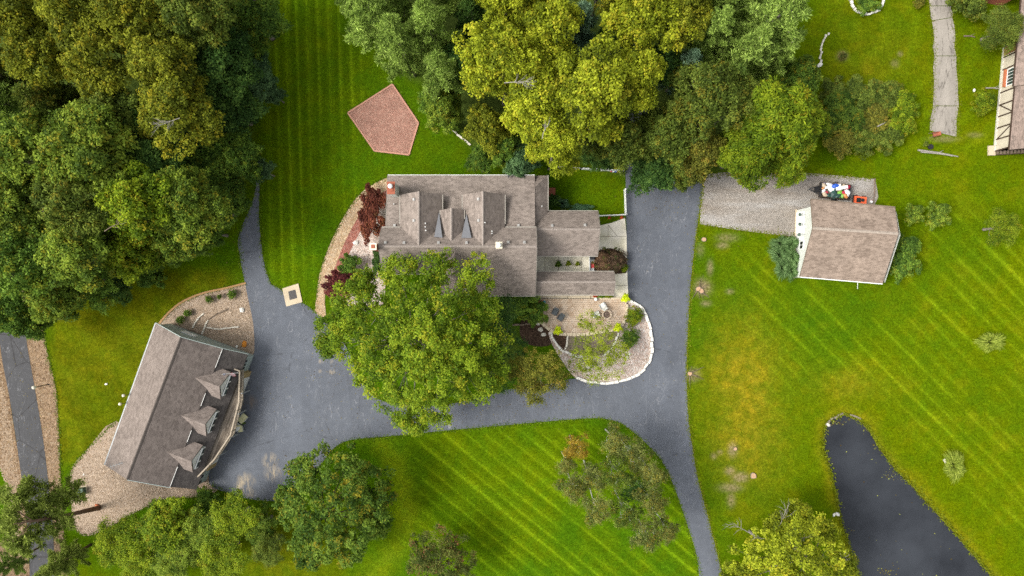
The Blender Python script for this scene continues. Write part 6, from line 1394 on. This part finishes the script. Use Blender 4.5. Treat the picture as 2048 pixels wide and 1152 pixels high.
lounge('patio_chair', 1109, 625, R(-25), 'grey_fabric', 'dark grey patio chair, upper left of the pair', 'grey chairs on the patio'); lounge('patio_chair', 1120, 636, R(-35), 'grey_fabric', 'dark grey patio chair, lower right of the pair', 'grey chairs on the patio')
fp = empty('fire_pit', P(1213, 629, PZ), 0, 'round brick fire pit with ash inside on the patio', 'fire pit')
for i in range(18):
    a = i / 18 * 6.283; o = MB().box((0, 0, 0), (.27, .19, .30)).build('brick', MAT['paver'] if i % 3 else MAT['capstone'], fp); o.location = (.46 * math.cos(a) * 1.06, .46 * math.sin(a) * 1.06, .16); o.rotation_euler = (0, 0, a + math.pi / 2); o.scale = (.6, 1.0, 1)
for i in range(14):
    a = i / 14 * 6.283; o = MB().box((0, 0, 0), (.3, .2, .04)).build('ring_paver', MAT['paver'], fp); o.location = (.7 * math.cos(a), .7 * math.sin(a), .02); o.rotation_euler = (0, 0, a + math.pi / 2)
MB().lathe([(.36, .02), (.36, .06), (.2, .12), (.02, .14)], (0, 0, 0), 16).build('ash', MAT['ash'], fp)
for i in range(4): a = i * 1.5; MB().tube([(.25 * math.cos(a), .25 * math.sin(a), .12), (-.05 * math.cos(a), -.05 * math.sin(a), .24)], .04, 6).build('log', MAT['timber_old'], fp)
pt_ = empty('planter', P(1083, 606, PZ), .2, 'terracotta planter box at the left end of the patio', 'planter')
MB().box((0, 0, .2), (.7, .5, .4)).build('box', MAT['terracotta'], pt_); MB().box((0, 0, .41), (.6, .4, .04)).build('soil', MAT['mulch_brown'], pt_)
tb = empty('gazing_globe', P(1088, 604, PZ), 0, 'teal glazed globe beside the terracotta planter', 'globe'); MB().lathe([(.04, 0), (.05, .3), (.14, .36), (.2, .5), (.16, .66), (.03, .7)], (0, 0, 0), 12).build('globe', MAT['teal_glaze'], tb, smooth=True)
ub = empty('urn', P(1190.5, 598.5, PZ), 0, 'small white urn at the patio edge near the flowers', 'urn'); MB().lathe([(.1, 0), (.07, .1), (.17, .3), (.2, .42), (.15, .42)], (0, 0, 0), 12).build('bowl', MAT['white_paint'], ub, smooth=True)
for i, (x, w_, mt, lab) in enumerate(((1191, 4, 'leaf_red', 'red flowers at the left end of the narrow patio bed'), (1203, 7, 'leaf_green', 'green plants in the middle of the narrow patio bed'), (1217, 7, 'leaf_sprig', 'light green plants at the right end of the narrow patio bed'))): shrub('tuft', x, 592.5, w_, .8, mt, lab, (1.4, .7), 0, base=.2)
# court bench and the metal box beside it
bx = P(1183, 528, .05); be = empty('garden_bench', bx, 0, 'white bench with red seat cushions on the concrete court', 'bench')
MB().box((0, 0, .40), (.50, 1.62, .06)).build('seat', MAT['white_paint'], be)
M = Matrix.Rotation(R(-12), 3, 'Y'); MB().box((-.30, 0, .68), (.06, 1.62, .55), M=M).build('backrest', MAT['white_paint'], be)
for yy in (-.78, .78): MB().box((0, yy, .58), (.52, .07, .06)).build('arm', MAT['white_paint'], be)
for xx in (-.22, .22):
    for yy in (-.74, .74): MB().box((xx, yy, .19), (.07, .07, .38)).build('leg', MAT['white_paint'], be)
for i in (0, 1): MB().box((.06, -.22 + .34 * i - .1, .47), (.36, .32, .1)).build('cushion', MAT['red_cushion'], be)
gb = empty('grill', P(1182.5, 516, .05), 0, 'grey metal grill standing between the bench and the wing roof', 'grill')
MB().box((0, 0, .45), (.5, .62, .7)).build('cabinet', MAT['grey_metal'], gb); MB().box((.0, 0, .84), (.42, .5, .1)).build('lid', MAT['door_dark'], gb); MB().box((.0, .2, .9), (.2, .08, .06)).build('handle', MAT['white_paint'], gb)
# table and chairs under the deck edge
lounge('patio_chair', 491, 833, R(140), 'cream_fabric', 'cream chair at the deck posts, upper one', 'cream chairs by the garage', .05, .8); lounge('patio_chair', 484, 857.5, R(10), 'cream_fabric', 'cream chair at the deck posts, lower one', 'cream chairs by the garage', .05)
tb = empty('round_table', P(475, 851, .05), 0, 'white round table half under the garage deck', 'table'); MB().lathe([(.55, .70), (.57, .72), (.55, .74)], (0, 0, 0), 20).build('tabletop', MAT['white_paint'], tb); MB().tube([(0, 0, .03), (0, 0, .7)], .04, 8).build('pedestal', MAT['white_paint'], tb); MB().lathe([(.3, 0), (.28, .03)], (0, 0, 0), 14).build('base', MAT['white_paint'], tb)
shrub('tuft', 488, 845, 4, .6, 'leaf_green', 'small potted plant between the cream chairs', base=.05, name='potted_plant')

# ------------------------------------------------------------------ white fence round the yard
def fence(pts, lab, h=1.1, sp=2.2, z=0.0):
    root = empty('fence', P(*pts[0]), 0, lab, 'fence'); o0 = P(*pts[0]); n_ = 0
    for a, b in zip(pts, pts[1:]):
        A, B = P(*a) - o0, P(*b) - o0; L = (B - A).length; k_ = max(1, round(L / sp))
        for i in range(k_ + 1):
            q = A.lerp(B, i / k_); MB().box(q + Vector((0, 0, h / 2)), (.13, .13, h)).box(q + Vector((0, 0, h + .03)), (.17, .17, .06)).build('post', MAT['white_paint'], root)
        for zz in (.2, h - .12): MB().beam(A + Vector((0, 0, zz)), B + Vector((0, 0, zz)), .06, .12).build('rail', MAT['white_paint'], root)
        k2 = int(L / .16); d = (B - A).normalized(); pk = MB().box((0, 0, 0), (.09, .03, h - .2)).mesh('picket')
        for i in range(k2): o = link('picket', pk, MAT['white_paint'], root); o.location = A.lerp(B, (i + .5) / k2) + Vector((0, 0, h / 2)); o.rotation_euler = (0, 0, math.atan2(d.y, d.x))
    return root
fence([(1195, 433), (1249, 430.5)], 'white fence between the wing roof corner and the driveway'); fence([(1249.5, 430), (1248, 381)], 'white fence along the driveway side of the yard'); fence([(1112, 336), (1160, 339), (1245, 343.5)], 'white fence at the back of the yard under the trees')
for i, (x, y, lab) in enumerate(((1218.5, 436, 'orange flowers hanging on the yard fence, left pair'), (1243, 435.5, 'orange flowers hanging on the yard fence corner'))): shrub('tuft', x, y, 3.6, .8, 'leaf_red', lab, base=.3, name='flowers')
# string of flags on the back fence
bn = empty('bunting', P(1222, 342, 1.1), 0, 'red, white and blue bunting on the back fence', 'bunting')
for i in range(6): MB().box((i * .26, -.02 * i - .06, .02), (.22, .1, .16)).build('pennant', MAT[('bag_red', 'white_paint', 'bag_blue')[i % 3]], bn)
ds_ = MB().prism(px2([(1096, 375), (1111, 375), (1111, 394), (1096, 394)]), 0, .22); dk = empty('back_step', P(1103, 385), 0, 'small red-brown wooden step in the fenced yard', 'steps')
for i in range(6): MB().box((-.38 + i * .15, 0, .2), (.135, 1.05, .04)).build('board', MAT['brick_red'], dk)
MB().box((0, 0, .09), (.85, .95, .18)).build('frame', MAT['timber_brown'], dk)

# ------------------------------------------------------------------ trailer with rubbish, mower, small gear by the barn
TP = P(1663, 384); trl = empty('utility_trailer', TP, R(-5.5), 'dark utility trailer heaped with bags and boxes behind the barn', 'trailer')
MB().box((0, 0, .55), (3.5, 1.75, .08)).build('bed', MAT['timber_old'], trl)
for yy in (-.86, .86): MB().box((0, yy, .85), (3.5, .06, .55)).build('side', MAT['timber_brown'] if yy < 0 else MAT['timber_old'], trl)
for xx in (-1.72, 1.72): MB().box((xx, 0, .85), (.06, 1.66, .55)).build('end_panel', MAT['dark_metal'], trl)
MB().beam((-1.7, .5, .5), (-2.9, 0, .5), .08, .1).beam((-1.7, -.5, .5), (-2.9, 0, .5), .08, .1).build('drawbar', MAT['dark_metal'], trl)
MB().box((-2.0, 0, .6), (.5, .6, .25)).build('tool_box', MAT['black_rubber'], trl); MB().tube([(-2.8, 0, 0), (-2.8, 0, .6)], .04, 6).build('jack', MAT['grey_metal'], trl)
for yy in (-1.0, 1.0):
    wh = MB().lathe([(.1, -.09), (.3, -.09), (.33, 0), (.3, .09), (.1, .09)], (0, 0, 0), 16).build('wheel', MAT['black_rubber'], trl); wh.location = (.2, yy, .33); wh.rotation_euler = (R(90), 0, 0)
rs = random.Random(9); bags = []
spec = [('bag_white', .35, .55, .45), ('bag_tan', .3, .3, .5), ('bag_white', -.55, .35, .5), ('bag_blue', -.1, .55, .42), ('bag_white', -.3, .1, .4), ('bag_green', .55, -.25, .55), ('bag_dark', -.2, -.45, .6), ('bag_dark', .25, -.6, .45), ('bag_red', 1.4, .55, .4), ('bag_white', 1.45, .0, .42), ('bag_orange', 1.25, -.5, .38), ('bag_tan', -1.4, .5, .4), ('bag_white', -1.3, -.1, .35), ('bag_tan', -1.2, -.55, .35), ('bag_red', 1.0, -.1, .3), ('bag_blue', -1.35, .75, .22), ('bag_white', -.8, .7, .35), ('bag_dark', -.7, -.6, .4), ('bag_white', -1.0, .3, .3), ('bag_green', .95, -.5, .3), ('bag_white', 1.55, -.35, .25), ('bag_orange', -1.5, .15, .2), ('bag_tan', .9, .7, .25), ('bag_red', -.95, -.25, .18), ('bag_dark', .5, .75, .25)]
where = ['near the front', 'in the middle', 'near the rear']; nb = {}
for i, (mt, x, y, s_) in enumerate(spec):
    o = link('rubbish_bag', rock_mesh(200 + i, s_ * 1.15, s_ * .72, s_ * .55), MAT[mt], None); q = Vector((x, y, .82 + rs.uniform(-.05, .2))); q.rotate(Matrix.Rotation(R(-5.5), 3, 'Z')); o.location = TP + q; o.rotation_euler = (0, 0, rs.uniform(0, 3))
    col_ = mt.split('_')[1]; pos = where[0 if x < -.6 else 1 if x < .6 else 2]; sd_ = 'far side' if y > 0 else 'barn side'; key = (col_, pos, sd_); nb[key] = nb.get(key, 0) + 1
    tag(o, f'{["", "second ", "third "][nb[key] - 1]}{col_} bag heaped in the trailer {pos}, {sd_}', 'bag', 'bags heaped in the trailer')
o = MB().box((0, 0, 0), (1.35, .36, .22)).build('foam_box', MAT['white_paint'], None, TP + Vector((.62, .32, 1.22))); o.rotation_euler = (R(6), R(4), R(12)); tag(o, 'long white box on top of the trailer load', 'box')
mw = empty('riding_mower', P(1716, 402), R(-4), 'orange riding mower partly hidden by the barn eave', 'mower')
MB().box((.1, 0, .55), (1.1, .85, .28)).build('hood', MAT['orange_plastic'], mw); MB().box((-.45, 0, .5), (.5, .95, .22)).build('deck', MAT['orange_plastic'], mw); MB().box((0, 0, .25), (1.5, .7, .2)).build('chassis', MAT['dark_metal'], mw)
MB().box((-.3, 0, .75), (.45, .5, .14)).build('seat', MAT['black_rubber'], mw); MB().tube([(.2, 0, .6), (.05, 0, 1.0)], .03, 6).build('steering_column', MAT['dark_metal'], mw); MB().lathe([(.18, 0), (.2, .02), (.18, .04)], (.03, 0, 1.0), 12).build('steering_wheel', MAT['black_rubber'], mw)
for xx, rr in ((-.5, .28), (.55, .2)):
    for yy in (-.5, .5): wh = MB().lathe([(.06, -.1), (rr * .9, -.1), (rr, 0), (rr * .9, .1), (.06, .1)], (0, 0, 0), 14).build('wheel', MAT['black_rubber'], mw); wh.location = (xx, yy, rr); wh.rotation_euler = (R(90), 0, 0)
sg = empty('gas_can', P(1741, 404), .3, 'white can beside the orange mower', 'can'); MB().lathe([(.16, 0), (.17, .3), (.1, .38), (.04, .45)], (0, 0, 0), 10).build('body', MAT['bag_white'], sg); MB().tube([(0, .1, .35), (.0, .25, .5)], .025, 6).build('spout', MAT['bag_red'], sg)
stone_row('timber_edging', [(1750, 356), (1749, 385), (1747, 408)], MAT['timber_old'], 'timber border at the right end of the gravel parking', 'edging', .14, .14, 1.4, 31)

# ------------------------------------------------------------------ lamp post, utility box, stumps, logs
lp = empty('lamp_post', P(97, 769), 0, 'black lamp post with a round globe beside the side road', 'lamp'); tp_ = P(68, 778, 2.4) - P(97, 769)
tp_ = Vector((0.0, 0.0, 2.4)); MB().tube([(0, 0, 0), (0, 0, 2.2)], .05, 8).build('pole', MAT['dark_metal'], lp); MB().lathe([(.1, 0), (.09, .12), (.05, .2)], (0, 0, 0), 8).build('base', MAT['dark_metal'], lp)
MB().lathe([(.05, 2.15), (.17, 2.25), (.22, 2.42), (.16, 2.6), (.04, 2.68)], (0, 0, 0), 12).build('globe', MAT['lamp_globe'], lp, smooth=True)
ub = empty('utility_box', P(165, 981), .12, 'dark green utility box in the gravel left of the garage', 'utility box'); MB().box((0, 0, .35), (.95, .8, .7)).build('cabinet', MAT['utility_green'], ub); MB().box((0, 0, .73), (1.0, .85, .06)).build('lid', MAT['utility_green'], ub); MB().box((0, 0, .03), (1.2, 1.05, .1)).build('pad', MAT['concrete_pad'], ub)
for i, (x, y, r, lab) in enumerate(((1407, 479, .24, 'pale sawn stump beside the driveway, topmost'), (1396, 578, .26, 'pale sawn stump with roots beside the driveway, middle'), (1379, 747, .22, 'pale sawn stump at the asphalt edge, lowest by the driveway'), (1506, 951, .32, 'pale round stump on the worn lawn left of the pond'), (1470, 897, .2, 'wood-chip stump on the worn lawn, upper'), (1402, 582, .24, 'small sawn stump against the rooted stump'))):
    s_ = empty('tree_stump', P(x, y), 0, lab, 'stump'); m = MB(); n_ = 11; rr = random.Random(i); ring_ = [r * rr.uniform(.82, 1.15) for _ in range(n_)]
    pts = [(q * math.cos(k * 6.283 / n_), q * math.sin(k * 6.283 / n_)) for k, q in enumerate(ring_)]
    m.prism([(a * 1.15, b * 1.15) for a, b in pts], -.05, .16); m.build('bark', MAT['bark'], s_); MB().prism(pts, .1, .19).build('cut_face', MAT['cut_wood'], s_)
    if i in (1, 2):
        for k in range(22 if i == 1 else 14):
            a = rr.uniform(-2.2, 1.4); l = rr.uniform(.7, 1.9); MB().tube([(0, 0, .1), (math.cos(a) * l * .5, math.sin(a) * l * .5 + rr.uniform(-.1, .1), .12), (math.cos(a) * l, math.sin(a) * l, .03)], [.03, .02, .008], 5).build('root', MAT['timber_old'], s_)
def log(x0_, y0_, x1_, y1_, r, lab, mat='pale_bark', z=.12):
    a, b = P(x0_, y0_, z), P(x1_, y1_, z); root = empty('log', a, 0, lab, 'log'); m = MB(); mid = (b - a) * .5 + Vector((.05, .06, .02)); m.tube([(0, 0, 0), mid, b - a], [r, r * .85, r * .6], 8)
    m.build('trunk', MAT[mat], root); MB().tube([mid, mid + Vector((.5, .25, .12))], [r * .4, r * .15], 5).build('branch_stub', MAT[mat], root)
log(1836, 300, 1916, 313, .11, 'long pale pole lying on the lawn below the broken drive, upper'); log(1842, 304, 1905, 312, .08, 'short pale pole lying against the longer one'); log(1971, 176, 2003, 178, .09, 'grey timber lying towards the half-timbered wall'); log(1928, 72, 1950, 74, .09, 'dark timber lying under the loose olive tree', 'timber_old'); log(1755, 253, 1768, 247, .08, 'pale stick in the overgrown mound', 'pale_bark', 1.9); log(1497, 1062, 1510, 1076, .16, 'grey piece of trunk on the lawn beside the bright oak')
for i, (x, y, mt, lab) in enumerate(((1851, 289, 'leaf_olive', 'weedy tub left of the pole pile'), (1860, 294, 'black_rubber', 'dark round tyre by the pole pile'))):
    if i == 0: shrub('tuft', x, y, 6, .6, mt, lab)
    else: o = MB().lathe([(.14, 0), (.3, .02), (.32, .1), (.3, .2), (.14, .2)], P(x, y), 14).build('tyre', MAT[mt]); tag(o, lab, 'tyre')
wb = empty('wheelbarrow', P(1868, 270), .2, 'rusty wheelbarrow tray at the end of the broken drive', 'wheelbarrow'); MB().add([(-.5, -.3, .55), (.5, -.22, .55), (.5, .22, .55), (-.5, .3, .55), (-.35, -.18, .3), (.3, -.14, .3), (.3, .14, .3), (-.35, .18, .3)], [(4, 5, 6, 7), (0, 1, 5, 4), (1, 2, 6, 5), (2, 3, 7, 6), (3, 0, 4, 7)]).build('tray', MAT['brick_red'], wb)
for yy in (-.22, .22): MB().tube([(.5, yy * .4, .2), (-.9, yy * 1.2, .5)], .025, 6).build('handle', MAT['timber_old'], wb)
wh = MB().lathe([(.04, -.04), (.17, -.04), (.19, 0), (.17, .04), (.04, .04)], (0, 0, 0), 12).build('wheel', MAT['black_rubber'], wb); wh.location = (.55, 0, .19); wh.rotation_euler = (R(90), 0, 0)

# ------------------------------------------------------------------ ragged grass along the asphalt, gravel and pond edges
def fringe(polys_px, n, seed, spread=.15, hmax=.06, closed=True):
    """small grass blades straggling over an edge"""
    rs = np.random.RandomState(seed); segs = []
    for poly in polys_px:
        w = [(p.x, p.y) for p in px2(poly)]; m_ = len(w)
        for i in range(m_ if closed else m_ - 1): segs.append((w[i], w[(i + 1) % m_]))
    a = np.array([s[0] for s in segs]); b = np.array([s[1] for s in segs]); L = np.linalg.norm(b - a, axis=1); pk = rs.choice(len(segs), n, p=L / L.sum()); t = rs.rand(n, 1)
    c = a[pk] * (1 - t) + b[pk] * t; d = (b - a)[pk] / L[pk][:, None]; nr = np.stack([-d[:, 1], d[:, 0]], 1); ln = vnoise(c[:, 0] * 3, c[:, 1] * 3, 1.0, seed)
    c = c + nr * (rs.normal(0, 1, (n, 1)) * spread * (.3 + 1.2 * ln[:, None]))
    an = rs.rand(n) * 6.28; l = rs.uniform(.10, .26, n); h = rs.uniform(.02, hmax, n); wd = rs.uniform(.03, .07, n); e = np.stack([np.cos(an), np.sin(an)], 1); s_ = np.stack([-e[:, 1], e[:, 0]], 1)
    V = np.stack([np.c_[c - s_ * wd[:, None], np.full(n, .0)], np.c_[c + s_ * wd[:, None], np.full(n, .0)], np.c_[c + e * l[:, None] * .6 + s_ * wd[:, None] * .7, h + .05], np.c_[c + e * l[:, None], h * .8 + .05]], 1).reshape(-1, 3)
    return V, np.repeat(np.clip(rs.normal(.5, .22, n), 0, 1), 4)
foliage('grass_edge', (0.06, 0.115, 0.004), (0.085, 0.145, 0.005), (0.12, 0.16, 0.008)); foliage('grass_edge_light', (0.115, 0.15, 0.005), (0.135, 0.165, 0.005), (0.15, 0.16, 0.012))
def grass_stuff(name, polys, n, seed, mat, **k):
    V, t = fringe(polys, n, seed, **k); o = link(name, arrays_mesh(name, V, np.arange(len(V)).reshape(-1, 4), {'tone': t, 'odd': np.zeros(len(V))}), MAT[mat]); o['kind'] = 'stuff'
i0 = DRIVE.index((1462, 1230)); i1 = DRIVE.index((1408, 340))
grass_stuff('edge_grass', [DRIVE[i0:i1 + 1]], 2400, 1, 'grass_edge_light', closed=False)
ia = DRIVE.index((418, 965)); grass_stuff('edge_grass', [DRIVE[ia:i0], DRIVE[DRIVE.index((1040, 776)):DRIVE.index((705, 720)) + 1], DRIVE[DRIVE.index((645, 637)):], DRIVE[:DRIVE.index((497, 600))]], 4500, 2, 'grass_edge', closed=False)
grass_stuff('edge_grass', [tan_out[:9], [(785, 169), (837, 246), (818, 310), (749, 302), (696, 226), (785, 169)], [(318, 648), (338, 625), (366, 603), (407, 586), (449, 577), (492, 566)], [(232, 842), (177, 896), (144, 935), (140, 971), (143, 1015), (146, 1045), (161, 1069), (188, 1069), (235, 1045), (283, 1018), (334, 998), (393, 994), (434, 981)], [(85, 655), (98, 720), (112, 780), (117, 850), (120, 920), (122, 970), (126, 1040), (130, 1100)]], 3400, 3, 'grass_edge', closed=False, spread=.12)
grass_stuff('edge_grass', [[(1403, 352), (1590, 346), (1750, 358)], [(1600, 472), (1560, 470), (1500, 463), (1450, 456), (1400, 448)], [(1857, 0), (1864, 42), (1869, 112), (1866, 212), (1860, 262)], [(1900, 0), (1904, 35), (1912, 112), (1917, 212), (1912, 274)]], 2400, 4, 'grass_edge_light', closed=False, spread=.2)
grass_stuff('pond_grass', [POND[:12], POND[14:] + POND[:1]], 2600, 5, 'grass_edge_light', closed=False, spread=.2, hmax=.12)

# fallen leaves on the asphalt and beds, too many and too small to tell apart
rs = np.random.RandomState(77); c = np.concatenate([np.array([cx_, cy_]) + rs.normal(0, 1, (n_, 2)) * np.array([sx_, sy_]) for cx_, cy_, sx_, sy_, n_ in ((690, 720, 35, 40, 160), (880, 830, 90, 16, 200), (1090, 800, 60, 14, 140), (600, 960, 30, 20, 120), (1330, 400, 40, 20, 140), (480, 560, 12, 80, 60), (560, 800, 90, 90, 120), (1320, 650, 40, 160, 140), (60, 850, 22, 160, 200), (1180, 740, 50, 20, 120))])
n = len(c); a = rs.rand(n) * 6.28; s_ = rs.uniform(.03, .075, n); X = (c[:, 0] - 1024) * S; Y = (576 - c[:, 1]) * S
V = np.stack([np.stack([X + s_ * np.cos(a + k * 1.571) * (1 if k % 2 else .6), Y + s_ * np.sin(a + k * 1.571) * (1 if k % 2 else .6), np.full(n, .075) + .01 * (k % 2)], 1) for k in range(4)], 1).reshape(-1, 3)
foliage('leaf_litter', (.10, .06, .025), (.18, .13, .04), (.24, .2, .06))
o = link('fallen_leaves', arrays_mesh('fallen_leaves', V, np.arange(n * 4).reshape(-1, 4), {'tone': np.repeat(rs.rand(n), 4), 'odd': np.zeros(n * 4)}), MAT['leaf_litter']); o['kind'] = 'stuff'
